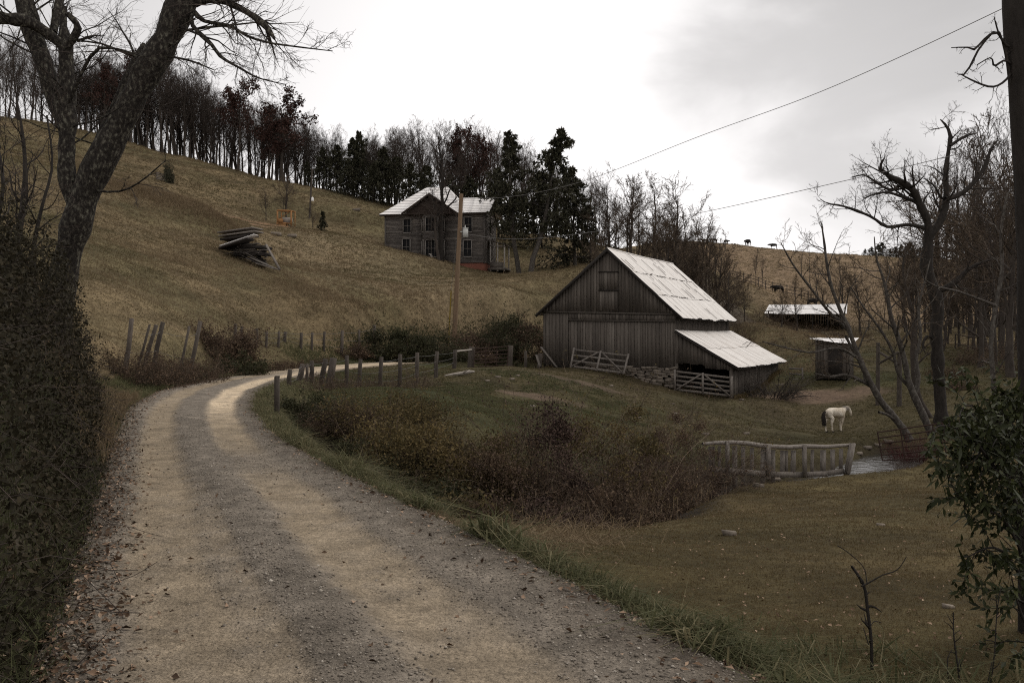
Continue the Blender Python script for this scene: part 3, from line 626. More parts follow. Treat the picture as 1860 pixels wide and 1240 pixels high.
# ================================================================ abandoned house
rng = np.random.default_rng(5)
HO = P(699, 477, 117); ha = -math.radians(10)
HZ0 = P(880, 477, 115)[2]
house = thing('farmhouse', 'abandoned two storey grey clapboard farmhouse with pale tin roof', 'house', (HO[0], HO[1], HZ0), ha)
def lap(mb, a, b, z0, z1, nrm, rng, holes=(), h=.15, t0=.5):
    """clapboards from a to b (local xy); holes are (u0,u1,z0,z1) left open"""
    a = np.array(a, float); b = np.array(b, float); L = np.linalg.norm(b - a); u = (b - a) / L; n = np.array(nrm, float)
    z = z0
    while z < z1 - .02:
        zt = min(z + h, z1); cuts = [(0, L)]
        for h0, h1_, hz0, hz1 in holes:
            if hz0 < (z + zt) / 2 < hz1:
                nc = []
                for s, e in cuts:
                    if h1_ <= s or h0 >= e: nc.append((s, e))
                    else:
                        if h0 > s: nc.append((s, h0))
                        if h1_ < e: nc.append((h1_, e))
                cuts = nc
        for s, e in cuts:
            k = s
            while k < e - .01:
                k2 = min(e, k + rng.uniform(1.6, 4.2)); t = np.clip(t0 + rng.normal() * .17 + (.22 if zt > z1 - .9 and rng.random() < .45 else 0), 0, 1); j = rng.uniform(-.012, .012)
                def q(x, o, zz): p = a + u * x + n * o; return (p[0], p[1], zz)
                mb.hexa([q(k, .045, z + j), q(k2, .045, z - j), q(k2, 0, z - j), q(k, 0, z + j), q(k, .012, zt + .02), q(k2, .012, zt + .02), q(k2, 0, zt + .02), q(k, 0, zt + .02)], t); k = k2
        z = zt
HWn = []
def window(a, u, n, x, z, w, h, mull=True, broken=False):
    a = np.array(a, float); u = np.array(u, float); n = np.array(n, float)
    f = MB()
    def q(xx, zz, o): p = a + u * xx + n * o; return np.array((p[0], p[1], zz))
    f.beam(q(x - .05, z - .06, .04), q(x + w + .05, z - .06, .04), .14, .09, tint=.35); f.beam(q(x - .05, z + h + .06, .04), q(x + w + .05, z + h + .06, .04), .12, .12, tint=.35)
    f.beam(q(x - .05, z, .04), q(x - .05, z + h, .04), .11, .1, tint=.3); f.beam(q(x + w + .05, z, .04), q(x + w + .05, z + h, .04), .11, .1, tint=.3)
    if mull: f.beam(q(x, z + h * .5, -.02), q(x + w, z + h * .5, -.02), .05, .06, tint=.15); f.beam(q(x + w / 2, z, -.03), q(x + w / 2, z + h, -.03), .04, .03, tint=.1)
    o = part('window', f, M['trim'], house, True)
    g = MB(); c = [q(x, z, -.06), q(x + w, z, -.06), q(x + w, z + h, -.06), q(x, z + h, -.06)]; g.add(c, [(0, 1, 2, 3)], tint=.3)
    part('pane', g, M['glass'], o, True)
Wd, Dp, EV = 12.0, 6.6, 5.72
bx = [(4.5, 0), (5.0, -.95), (6.75, -.95), (7.25, 0)]
wz = [(.72, 1.85), (3.62, 1.6)]
holesF = [(2.2, 3.05, .72 + .3, 2.57 + .3), (2.3, 3.15, 3.62, 5.22), (9.5, 10.4, .72, 2.57), (9.6, 10.45, 3.62, 5.22)]
wl = MB()
lap(wl, (0, 0), (4.5, 0), -.1, EV, (0, -1), rng, holesF[:2]); lap(wl, (7.25, 0), (Wd, 0), 0, EV, (0, -1), rng, [(h[0] - 7.25, h[1] - 7.25, h[2], h[3]) for h in holesF[2:]])
for (a, b) in ((bx[0], bx[1]), (bx[1], bx[2]), (bx[2], bx[3])):
    a_ = np.array(a); b_ = np.array(b); u = (b_ - a_) / np.linalg.norm(b_ - a_); n = (u[1], -u[0]); L = np.linalg.norm(b_ - a_)
    hs = [(.22, L - .22, .72, 2.57), (.22, L - .22, 3.62, 5.22)] if L < 1.2 else [(.25, .85, .72, 2.57), (.95, 1.55, .72, 2.57), (.25, .85, 3.62, 5.22), (.95, 1.55, 3.62, 5.22)]
    lap(wl, a, b, -.1, EV, n, rng, hs, t0=.46)
    for h in hs: window(a, u, n, h[0], h[2], h[1] - h[0], h[3] - h[2])
lap(wl, (Wd, 0), (Wd, Dp), 0, EV, (1, 0), rng, [(2.6, 3.5, 3.62, 5.22), (2.4, 3.3, .4, 2.5)]); lap(wl, (0, Dp + 1.4), (0, 0), -.1, EV, (-1, 0), rng); lap(wl, (Wd, Dp), (0, Dp), 0, EV, (0, 1), rng)
for x in (0.06, Wd - .06): wl.box(x - .08, x + .08, -.06, -.005, -.1, EV, .35)
wl.box(.1, Wd - .1, .25, .3, 0, EV, .0); wl.box(Wd - .35, Wd - .3, .3, Dp - .2, 0, EV, 0)
part('wall', wl, M['siding'], house, True)
for h in holesF: window((0, 0), (1, 0), (0, -1), h[0], h[2], h[1] - h[0], h[3] - h[2])
window((Wd, 0), (0, 1), (1, 0), 2.6, 3.62, .9, 1.6); window((Wd, 0), (0, 1), (1, 0), 2.4, .4, .9, 2.1, False)
bk = MB(); bk.box(6.9, Wd - .05, .04, .3, -1.6, -.02, .55); bk.box(Wd - .3, Wd - .04, .3, Dp, -1.6, -.02, .5); bk.box(0.05, 6.9, .05, .3, -1.2, .5, .5); bk.add([(5.05, -.85, -1.3), (6.7, -.85, -1.3), (6.7, -.85, -.05), (5.05, -.85, -.05)], [(0, 1, 2, 3)], tint=.1)
bk.box(5.0, 6.75, -.8, .0, -1.3, -.06, .1)
part('brick_foundation', bk, M['brick'], house, True)
# roofs
def sheet(mb, pts, tint=.6, th=.06):
    pts = [np.array(p, float) for p in pts]; n = np.cross(pts[1] - pts[0], pts[2] - pts[0]); n /= np.linalg.norm(n); n = n if n[2] > 0 else -n
    k = len(pts); V = [p + n * th for p in pts] + pts
    tri = [(0, i, i + 1) for i in range(1, k - 1)] + [(k, k + i + 1, k + i) for i in range(1, k - 1)]
    mb.add(V, [(i, (i + 1) % k, k + (i + 1) % k, k + i) for i in range(k)], tri, tint)
RT = MB()
e = .5; RLx, RRx, RY, RTz = 4.1, 6.6, 4.0, 9.45
zE = EV + .02
# main hip, drawn as rows of shingles/tin courses
def coursed(mb, A, B, C, D, n, rng):
    A, B, C, D = [np.array(q, float) for q in (A, B, C, D)]
    for k in range(n):
        s0, s1 = k / n, (k + 1) / n + .01
        a, b_, c, d = A + (D - A) * s0, B + (C - B) * s0, B + (C - B) * s1, A + (D - A) * s1
        m = 4
        for j in range(m):
            f0, f1 = j / m, (j + 1) / m
            p = [a + (b_ - a) * f0, a + (b_ - a) * f1, d + (c - d) * f1 + (0, 0, .03), d + (c - d) * f0 + (0, 0, .03)]
            if np.linalg.norm(p[0] - p[1]) + np.linalg.norm(p[2] - p[3]) < .02: continue
            sheet(mb, p, np.clip(.62 + rng.normal() * .12, 0, 1), .03)
coursed(RT, (RLx, RY, RTz), (RRx, RY, RTz), (9.7, -e, zE), (-e, -e, zE), 10, rng)
coursed(RT, (RLx, RY, RTz), (RLx, RY + .01, RTz), (-e, 2 * RY + e, zE), (-e, -e, zE), 10, rng)
coursed(RT, (RRx, RY, RTz), (RRx, RY + .01, RTz), (9.7, 2 * RY + e, zE), (9.7, -e, zE), 10, rng)
coursed(RT, (RLx, RY, RTz), (RRx, RY, RTz), (9.7, 2 * RY + e, zE), (-e, 2 * RY + e, zE), 10, rng)
# right wing gable
WR, WZ = 3.2, 7.95
coursed(RT, (7.6, WR, WZ), (Wd + .75, WR, WZ), (Wd + .6, -e, zE), (8.4, -e, zE), 9, rng)
coursed(RT, (7.6, WR, WZ), (Wd + .75, WR, WZ), (Wd + .6, Dp + e, zE), (8.4, Dp + e, zE), 9, rng)
# front cross gable
GX0, GX1, GXm, GZ = 2.45, 8.95, 5.75, 7.95
coursed(RT, (GXm, -1.5, GZ), (GXm, RY, GZ + .05), (GX0, .2, zE), (GX0, -1.2, zE - .02), 7, rng)
coursed(RT, (GXm, -1.5, GZ), (GXm, RY, GZ + .05), (GX1, .2, zE), (GX1, -1.2, zE - .02), 7, rng)
part('roof', RT, M['tinhouse'], house, True)
ga = MB()
for k in range(12):
    z0, z1 = zE + (GZ - .12 - zE) * k / 12, zE + (GZ - .12 - zE) * (k + 1) / 12; f0, f1 = (k / 12), (k + 1) / 12
    ga.hexa([(GX0 + .35 + (GXm - GX0 - .35) * f0, -1.06, z0), (GX1 - .35 - (GX1 - .35 - GXm) * f0, -1.06, z0), (GX1 - .35 - (GX1 - .35 - GXm) * f0, -.98, z0), (GX0 + .35 + (GXm - GX0 - .35) * f0, -.98, z0), (GX0 + .35 + (GXm - GX0 - .35) * f1, -1.03, z1), (GX1 - .35 - (GX1 - .35 - GXm) * f1, -1.03, z1), (GX1 - .35 - (GX1 - .35 - GXm) * f1, -.98, z1), (GX0 + .35 + (GXm - GX0 - .35) * f1, -.98, z1)], rng.uniform(.3, .7))
ga.box(GX0 + .3, GX1 - .3, -1.1, .0, zE - .16, zE - .02, .5)
ga.add([(Wd + .02, -.2, zE), (Wd + .02, Dp + .2, zE), (Wd + .02, WR, WZ - .08)], None, [(0, 1, 2)], .4)
part('gable', ga, M['housegable'], house, True)
bb = MB()
bb.beam((GX0 - .02, -1.46, zE - .10), (GXm, -1.50, GZ - .06), .06, .2, tint=.45); bb.beam((GX1 + .02, -1.46, zE - .10), (GXm, -1.50, GZ - .06), .06, .2, tint=.45)
bb.beam((Wd + .68, -e + .02, zE - .06), (Wd + .72, WR, WZ - .05), .06, .2, tint=.6); bb.beam((Wd + .68, Dp + e, zE - .06), (Wd + .72, WR, WZ - .05), .06, .2, tint=.9)
bb.beam((-e, -e + .03, zE - .10), (GX0, -e + .03, zE - .10), .05, .18, tint=.4); bb.beam((GX1 - .2, -e + .03, zE - .10), (Wd + .6, -e + .03, zE - .10), .05, .18, tint=.4)
part('barge_board', bb, M['housegable'], house, True)
sf_ = MB(); sf_.box(-e, GX0, -e, 0, zE - .05, zE - .03, .2); sf_.box(GX1, Wd + .5, -e, 0, zE - .05, zE - .03, .2); part('soffit', sf_, M['darkwood'], house, True)
# side porch
po = MB(); sheet(po, [(Wd + .1, 1.5, 2.75), (Wd + 2.2, 1.4, 2.15), (Wd + 2.2, 4.6, 2.15), (Wd + .1, 4.6, 2.75)], .3, .07); part('porch_roof', po, M['greywood'], house, True)
for x, y in ((Wd + .35, 1.6), (Wd + 1.2, 1.6), (Wd + 2.0, 1.6), (Wd + 2.0, 4.4)):
    m_ = MB(); m_.beam((x, y, -.9), (x, y, 2.18 + (Wd + 2.2 - x) * .24), .14, .14, tint=.95); part('porch_post', m_, M['trim'], house, True)
pf = MB(); pf.box(Wd + .05, Wd + 2.2, 1.5, 4.6, -.75, -.5, .35); pf.beam((Wd + .3, 1.55, .15), (Wd + 2.0, 1.55, .1), .06, .08, tint=.4); pf.box(Wd + .3, Wd + 1.9, 1.52, 1.56, -.5, .1, .25); pf.beam((Wd + .3, 1.55, 2.1), (Wd + 2.1, 1.55, 1.95), .08, .14, tint=.8)
part('porch_floor', pf, M['greywood'], house, True)

# ================================================================ sheds
def shed(name, label, px0, px1, d0, d1, depth, hf, hb, mat, roofmat, zb=None, open_front=False, t0=.4):
    a, b = G(px0, d0), G(px1, d1); rz = math.atan2(b[1] - a[1], b[0] - a[0]); L = math.hypot(*(b - a)[:2]); z0 = min(a[2], b[2]) if zb is None else zb
    s = thing(name, label, 'shed', (a[0], a[1], z0), rz); w = MB(); r = np.random.default_rng(3)
    zt = lambda x: hf[0] + (hf[1] - hf[0]) * x / L
    if not open_front: boards_x(w, 0, L, 0, lambda x: -.2, zt, r, w=.2, t0=t0)
    else:
        for x in np.linspace(.06, L - .06, 6): pm = MB(); pm.box(x - .07, x + .07, -.07, .07, -.6, zt(x), .3); part('post', pm, mat, s, True)
    boards_x(w, 0, L, depth, lambda x: -.5, lambda x: hb, r, sgn=1, t0=t0); boards_y(w, 0, depth, 0, lambda y: -.5, lambda y: hf[0] + (hb - hf[0]) * y / depth, r, sgn=-1, t0=t0 + .08); boards_y(w, 0, depth, L, lambda y: -.5, lambda y: hf[1] + (hb - hf[1]) * y / depth, r, t0=t0)
    part('wall', w, mat, s, True)
    ro = MB(); tin_roof(ro, (-.3, depth + .3, hb + .08), (L + .3, depth + .3, hb + .08), (L + .35, -.45, hf[1] + .06), (-.35, -.45, hf[0] + .06), 2, r, t0=.85); part('roof', ro, roofmat, s, True)
    return s, L
# the small privy-like shed in the lower meadow
sd, L_ = shed('plank_shed', 'small plank shed with a slanting tin roof in the lower meadow', 1481, 1541, 67, 66, 2.1, (2.42, 2.05), 2.45, M['barnwood'], M['tinhouse'], zb=P(1510, 682, 67)[2], t0=.36)
sk = MB(); sk.box(.85, 1.75, -.06, -.045, -.1, 1.85, .25); part('door', sk, M['darkwood'], sd, True)
sx, L_ = shed('cattle_shed', 'long low cattle shed with a bright tin roof at the foot of the far hill', 1394, 1532, 122, 119, 5.0, (1.85, 1.75), 3.1, M['darkwood'], M['tinhouse'], zb=P(1450, 598, 121)[2], open_front=True)
st_ = MB()
for k in range(3): q = P(1378 + k * 9, 582 - k * 9, 118); st_.box(q[0] - .55, q[0] + .55, q[1], q[1] + 1.2, q[2] - .05, q[2], .7)
for k in range(3): q = P(1380 + k * 9, 582 - k * 9, 118); st_.box(q[0] - .06, q[0] + .06, q[1] + .5, q[1] + .6, h1(q[0], q[1]) - .3, q[2] - .05, .3)
solo('feed_rack', st_, M['palewood'], 'stepped pale feed rack at the left end of the cattle shed', 'feed rack', G(1388, 118))

# ================================================================ utility poles and lines
pb = G(823, 78); pt_ = P(838, 352, 78)
pole = thing('utility_pole', 'tall leaning wooden utility pole with a grey box near the lane', 'utility pole', pb)
m_ = MB(); m_.tubes([pb + (0, 0, -.5), pb * .5 + pt_ * .5, pt_], [.20, .18, .155], 12, .5)
m_.tubes([pt_ + (0, 0, -.001), pt_ + (0, 0, .012)], [.155, .002], 12, .7); part('shaft', m_, M['polewood'], pole, smooth=True)
q = P(845.5, 423, 77.75); m_ = MB(); m_.box(q[0] - .20, q[0] + .20, q[1] - .14, q[1] + .14, q[2] - .34, q[2] + .34, .6); m_.box(q[0] - .23, q[0] + .23, q[1] - .17, q[1] + .17, q[2] + .34, q[2] + .39, .4); m_.tubes([[q[0] - .02, q[1], q[2] + .38], [q[0] - .02, q[1], q[2] + .6]], [.05, .035], 8, .8)
m_.box(q[0] - .42, q[0] - .2, q[1] - .03, q[1] + .03, q[2] + .05, q[2] + .12, .2); part('transformer', m_, M['meterbox'], pole)
m_ = MB()
for k in range(9):
    zz = .25 + k * .45; f = zz / (pt_[2] - pb[2]); c = pb + (pt_ - pb) * f; m_.tubes([c + (-.02, -.235, 0), c + (.0, -.26, .05)], [.018, .012], 5, .2)
part('staple', m_, M['wire'], pole)
gy0 = G(813, 77.5); gy1 = P(819.5, 528, 78)
gw = thing('guy_guard', 'yellow guy wire guard slanting up beside the utility pole', 'guy wire', gy0); m_ = MB(); m_.tubes([gy0, gy1], [.05, .05], 8, .5); part('guard', m_, M['caution'], gw)
m_ = MB(); m_.tubes([gy1 + (0, 0, -.02), P(835, 380, 78)], [.012, .012], 4, .5); part('cable', m_, M['wire'], gw)
def cable(name, label, pts, r, cat='cable'):
    pts = np.array(pts); n = len(pts); t = np.arange(n); tt = np.linspace(0, n - 1, 60)
    # Catmull-Rom through the points
    out = []
    for s in tt:
        i = min(int(s), n - 2); f = s - i; p0 = pts[max(i - 1, 0)]; p1 = pts[i]; p2 = pts[i + 1]; p3 = pts[min(i + 2, n - 1)]
        out.append(.5 * ((2 * p1) + (-p0 + p2) * f + (2 * p0 - 5 * p1 + 4 * p2 - p3) * f * f + (-p0 + 3 * p1 - 3 * p2 + p3) * f ** 3))
    m_ = MB(); m_.tubes(np.array(out), np.full(60, r), 5, .5); return solo(name, m_, M['cable'], label, cat, pts[0])
def lx(px, py):     # the line's plan runs from the pole towards a pole off the right edge
    t = (px - CX) / F; a = np.array([-3.97, 78.]); d_ = np.array([18.57, -48.4]); k = (t * a[1] - a[0]) / (d_[0] - t * d_[1]); y = a[1] + d_[1] * k; return P(px, py, y)
cable('power_line', 'upper power cable climbing from the pole top across the sky', [P(839, 361, 78), lx(930, 357), lx(1060, 329), lx(1270, 248), lx(1500, 163), lx(1825, 14), lx(2020, -90)], .013)
cable('power_line', 'lower power cable running from the grey box to the dead tree', [P(847, 425, 78), lx(905, 433), lx(975, 433), lx(1100, 418), lx(1270, 387), lx(1550, 325), lx(1720, 285), lx(1960, 225)], .012)
hp0 = G(562, 127); hp1 = P(567, 307, 127)
hpole = thing('utility_pole', 'thin bare pole standing alone on the hillside below the wood', 'utility pole', hp0); m_ = MB(); m_.tubes([hp0 + (0, 0, -.3), hp1], [.13, .10], 8, .5); part('shaft', m_, M['postwood'], hpole)
q = P(567.5, 361, 126.7); m_ = MB(); m_.tubes([q + (0, 0, -.28), q + (0, 0, .08), q + (0, 0, .22)], [.16, .16, .05], 8, .7); part('insulator', m_, M['white'], hpole)
pp = P(785, 491, 114); p_ = MB(); b0 = np.array([pp[0], pp[1], h1(pp[0], pp[1])]); p_.tubes([b0 + (.25, 0, -.2), P(781.5, 462, 114)], [.11, .09], 8, .9); p_.beam(P(779, 461, 114), P(785, 462, 114), .1, .08, tint=.9); solo('yard_post', p_, M['trim'], 'short white post in the grass before the farmhouse', 'post', b0)

# ================================================================ fences
def post_mesh(base, top, r, k=7, tint=.5):
    m = MB(); b0 = np.array(base, float); t0 = np.array(top, float); mid = b0 * .5 + t0 * .5 + np.array([rng.uniform(-.03, .03), 0, 0])
    m.tubes([b0 + (b0 - t0) * .25, b0, mid, t0, t0 + (t0 - b0) * .001], [r * 1.05, r, r * .97, r * .9, .002], k, tint); return m
def wire_line(mb, A, B, r=.006, sag=.04):
    A = np.array(A); B = np.array(B); t = np.linspace(0, 1, 6)[:, None]; mb.tubes(A + (B - A) * t - np.array([[0, 0, 1]]) * (sag * 4 * t * (1 - t)), np.full(6, r), 3, .5)
def fence(name, label, posts, wires, group=None):
    """posts: (base, top, radius)"""
    f = thing(name, label, 'fence', posts[0][0], group=group)
    for b0, t0, r in posts: part('post', post_mesh(b0, t0, r, tint=rng.uniform(.2, .8)), M['postwood'], f, smooth=False)
    wm = MB()
    for (b0, t0, r), (b1, t1, r1) in zip(posts, posts[1:]):
        b0, t0, b1, t1 = map(np.array, (b0, t0, b1, t1))
        if np.linalg.norm(b0 - b1) > 9: continue
        for w in wires: wire_line(wm, b0 + (t0 - b0) * w - (0, .02, 0), b1 + (t1 - b1) * w - (0, .02, 0), .005 + .00006 * b0[1])
    part('wire', wm, M['wire'], f); return f
lane = []
for px, yt, yb, d, wpx in ((527, 671, 704, 34.5, 9), (549, 661, 695, 38, 11), (558, 660, 690, 39.3, 6), (566.5, 655, 692, 39.8, 9), (591, 652, 692, 40.5, 10), (605, 650, 698, 39, 14), (630, 645, 698, 39.6, 8), (655, 652, 694, 40.5, 8), (693, 648, 692, 41.5, 8), (727, 643, 690, 43, 8), (758, 640, 683, 46.2, 8), (794, 638, 680, 49.3, 8), (827, 635, 675, 53.5, 8)):
    b0 = G(px - (8 if wpx > 9 else 2), d); t0 = P(px + (1 if wpx > 9 else 0), yt, d); lane.append((b0, t0, wpx / F * d * .5))
fence('wire_fence', 'weathered post and wire fence between the lane and the barnyard', lane, (.35, .6, .88))
bank = []
for i, (xb, xt, yt, wpx) in enumerate(((226, 239, 578, 9), (247, 272, 589, 5), (261, 284, 590, 8), (278, 296, 585, 9), (321, 344, 592, 5), (342, 364, 583, 8))):
    d = 32.5 + i * 1.25; bank.append((G(xb, d), P(xt, yt, d), wpx / F * d * .5))
fence('wire_fence', 'old fence of tilted posts leaning over the bank left of the lane', bank, (.4, .8))
bank = []
for i, (px, yt, wpx) in enumerate(((427, 588, 6), (438.5, 592, 5), (466, 596, 6), (484, 602, 5), (506, 601, 5), (518, 602, 6), (547, 604, 6), (567, 603, 5), (589, 602, 5), (621, 600, 6), (652, 598, 4), (680, 590, 6))):
    d = 52 + i * 1.5; b0 = G(px - .8, d); bank.append((b0, P(px + .5, yt, d), wpx / F * d * .5))
fence('wire_fence', 'line of upright thin posts along the foot of the hill pasture', bank, (.3, .6, .9))
lp = thing('lone_post', 'single dark square post at the grassy inner edge of the bend', 'post', G(503, 22.5)); m_ = MB(); b0 = G(503, 22.5); m_.beam(b0 - (0, 0, .3), P(503, 684, 22.5), .10, .10, up=(0, 1, 0), tint=.35); part('shaft', m_, M['postwood'], lp)
m_ = MB(); m_.hexa([np.array(P(499, 684, 22.45)) + o for o in ((0, 0, -.01), (.1, 0, -.01), (.1, .11, -.01), (0, .11, -.01), (.01, .01, .02), (.09, .01, .02), (.09, .1, .02), (.01, .1, .02))], .8); part('cap', m_, M['postwood'], lp)
# tube gate on the lane
def tube_gate(label, c, rails, ups, r, mat):
    p00, p10, p01, p11 = [np.array(q) for q in c]; g = thing('tube_gate', label, 'gate', (p00 + p10) / 2)
    pt2 = lambda u, v: (p00 * (1 - u) + p10 * u) * (1 - v) + (p01 * (1 - u) + p11 * u) * v
    for k in range(rails): m = MB(); v = k / (rails - 1); m.tubes(np.array([pt2(u, v) for u in np.linspace(0, 1, 5)]), np.full(5, r), 6, rng.uniform(.3, .7)); part('rail', m, mat, g, smooth=True)
    for u in ups: m = MB(); m.tubes([pt2(u, -.02), pt2(u, 1.02)], [r, r], 6, .5); part('upright', m, mat, g, smooth=True)
    return g
tube_gate('rusty tube gate hung between two stout posts beside the lane', (P(861, 666, 58.6), P(922, 663, 61), P(861, 633, 58.6), P(923, 629, 61)), 6, (0, .33, .66, 1), .028, M['rust'])
for px, yt, d, w, lab in ((857, 630, 59, 13, 'stout old gatepost at the left of the rusty lane gate'), (927, 627, 62, 11, 'gatepost at the right of the rusty lane gate'), (954, 637, 70, 6, 'thin post between the lane gate and the barn'), (981, 642, 70, 9, 'dark post standing against the left edge of the barn')):
    b0 = G(px - (2 if w > 8 else 0), d); solo('gatepost' if w > 10 else 'fence_post', post_mesh(b0, P(px + 1, yt, d), w / F * d / 2), M['postwood'], lab, 'post', b0)
m_ = MB(); m_.tubes([P(828, 638, 53.5), P(857, 635, 59)], [.055, .05], 7, .8); solo('fence_rail', m_, M['palewood'], 'single pale rail bridging the last fence post and the gatepost', 'rail', P(828, 638, 53.5))
# rusty tube gate by the stream
tube_gate('long rusty tube gate slanting beside the stream', (P(1603, 836, 40.5), P(1719, 828, 39), P(1594, 785, 40.5), P(1712, 768, 39)), 6, (0, .36, .85, 1), .03, M['rust'])
# water gate: bleached picket barrier hung across the stream
wg = thing('water_gate', 'bleached picket water gate with a log rail hung across the stream', 'fence', P(1400, 880, 33))
dw = lambda px: np.interp(px, [1280, 1555], [31.5, 35.5])
top = [(1276, 806), (1300, 804), (1330, 803), (1359, 805), (1390, 810), (1430, 812), (1462, 810), (1500, 811), (1553, 807)]
m_ = MB(); m_.tubes(np.array([P(x, y, dw(x)) for x, y in top]), np.array([.05, .06, .07, .075, .08, .075, .075, .07, .05]), 8, .8); part('log_rail', m_, M['greywood'], wg, smooth=True)
low = [(1292, 853), (1340, 856), (1393, 861), (1454, 862), (1500, 860), (1530, 855)]
for (x, y), (x2, y2) in zip(low, low[1:]): m_ = MB(); m_.beam(P(x, y, dw(x)), P(x2 + 2, y2, dw(x2) + .01), .06, .19, tint=rng.uniform(.35, .6)); part('lower_rail', m_, M['greywood'], wg)
ty = interp(top)
for x, w, yb, tt in ((1291, 6, 880, .2), (1307, 6, 882, .3), (1335, 9, 892, .6), (1350, 7, 892, .5), (1366, 7, 886, .4), (1385, 9, 890, .55), (1404, 8, 884, .5), (1421, 8, 868, .45), (1440, 9, 866, .5), (1475, 6, 862, .55), (1495, 10, 860, .7), (1513, 8, 858, .75), (1527, 7, 858, .5), (1295, 5, 876, .15), (1428, 6, 866, .3)):
    d = dw(x) + .1; m_ = MB(); m_.beam(P(x + rng.uniform(-1.5, 1.5), ty(x) + 6, d), P(x, yb, d), .035, w / F * d, up=(1, 0, 0), tint=tt); part('picket', m_, M['greywood'], wg)
for x, w in ((1321, 8), (1395, 9), (1461, 8), (1539, 9)):
    d = dw(x) - .1; m_ = MB(); a = P(x + (8 if x > 1530 else 0), ty(x) - 3, d); b_ = P(x - (2 if x > 1530 else -1), 866 if x < 1530 else 864, d); m_.beam(a, b_, .12, w * .85 / F * d, up=(1, 0, 0), tint=.6); part('post', m_, M['greywood'], wg)
m_ = MB(); m_.beam(P(1551, 806, 35.3), P(1541, 860, 35), .09, .11, up=(1, 0, 0), tint=.7); part('post', m_, M['greywood'], wg)
# timber brace posts in the lower meadow
br = thing('brace_posts', 'tall fence brace of two posts with a crossed rail in the lower meadow', 'fence', G(1595, 58))
for a, b_, w in ((P(1595, 622, 58), G(1594, 58), .26), (P(1634, 640, 57), G(1633, 57), .30)):
    m_ = MB(); m_.tubes([b_ - (0, 0, .3), b_ * .5 + a * .5, a], [w / 2, w / 2.1, w / 2.5], 7, .5); part('post', m_, M['postwood'], br)
for a, b_ in (((1597, 660), (1632, 639)), ((1598, 640), (1633, 662))): m_ = MB(); m_.beam(P(*a, 57.8), P(*b_, 56.9), .08, .12, tint=.4); part('rail', m_, M['postwood'], br)
# far rail fences
def rail_fence(label, px0, px1, d0, d1, n, h, rails, r=.05):
    f = thing('rail_fence', label, 'fence', G(px0, d0)); pts = []
    for k in range(n):
        t = k / (n - 1); b0 = G(px0 + (px1 - px0) * t, d0 + (d1 - d0) * t); pts.append(b0); m = MB(); m.tubes([b0 - (0, 0, .2), b0 + (rng.uniform(-.05, .05), 0, h * rng.uniform(.9, 1.1))], [r * 1.3, r * 1.2], 6, rng.random()); part('post', m, M['postwood'], f)
    for k in range(n - 1):
        for j in range(rails): z = np.array([0, 0, h * (.3 + .62 * j / max(1, rails - 1)) if rails > 1 else h * .85]); m = MB(); m.tubes([pts[k] + z, pts[k + 1] + z + (0, 0, rng.uniform(-.05, .05))], [r * .8, r * .8], 5, rng.random()); part('rail', m, M['postwood'], f)
    return f
rail_fence('dark rail fence along the foot of the far brown hill', 1325, 1482, 150, 144, 13, 1.5, 3)
rail_fence('low rail fence crossing the meadow right of the tall dead tree', 1735, 1850, 84, 76, 6, 1.3, 2)
rail_fence('pasture fence under the bare trees beyond the meadow', 1560, 1760, 118, 116, 12, 1.3, 2)

# ================================================================ things on the hill and in the yard
rng = np.random.default_rng(21)
lb = thing('lumber_heap', 'collapsed heap of grey boards and tin sheets on the hillside', 'lumber heap', G(455, 88))
_la, _lb = gp(412, 458)[1], gp(500, 492)[1]
def LD(x): return float(np.interp(x, [405, 505], [_la, _lb])) - 87.2
def pl(a, b, w, h, mat, name, tint=.5): m = MB(); m.beam(P(a[0], a[1], a[2] + LD(a[0])), P(b[0], b[1], b[2] + LD(b[0])), w, h, tint=tint); part(name, m, mat, lb)
pl((405, 424, 87), (468, 415, 87.5), 1.6, .10, M['greywood'], 'board', .6); pl((406, 430, 86.5), (470, 421, 87), 1.4, .10, M['greywood'], 'board', .7); pl((408, 436, 86.5), (462, 428, 87), 1.4, .14, M['darkwood'], 'board', .4)
m_ = MB()
for k in range(24):
    t0, t1 = k / 24, (k + .55) / 24; a = np.array(P(403, 447, 85.5 + LD(403))); b_ = np.array(P(466, 426, 86.5 + LD(466))); m_.beam(a + (b_ - a) * t0, a + (b_ - a) * t1, .9, .05, tint=.9)
m_.beam(P(403, 449, 85.8 + LD(403)), P(466, 428, 86.8 + LD(466)), .9, .04, tint=.1); part('tin_sheet', m_, M['tin'], lb)
pl((404, 452, 85.5), (455, 434, 86), 1.2, .12, M['darkwood'], 'board', .5)
for k in range(16):
    y0 = rng.uniform(447, 466); x0 = 405 + (y0 - 447) * 1.2 + rng.uniform(0, 8); pl((x0, y0, 86.4), (x0 + rng.uniform(40, 62), y0 + rng.uniform(-9, 3), 87), rng.uniform(.3, .9), .07, M['darkwood'] if rng.random() < .5 else M['greywood'], 'board', rng.random() * .7)
for k in range(44):
    x0 = rng.uniform(408, 470); y0 = 446 + (x0 - 408) * .38 + rng.uniform(-10, 12); ln = rng.uniform(25, 55); sl = rng.choice([rng.uniform(-.15, .1), rng.uniform(.3, .65)])
    pl((x0, y0, 86.5 + rng.uniform(-.6, .6)), (min(x0 + ln, 484), min(y0 + ln * sl, 482), 87 + rng.uniform(-.6, .6)), rng.uniform(.15, .5), .05, M['darkwood'] if rng.random() < .6 else M['greywood'], 'board', rng.random())
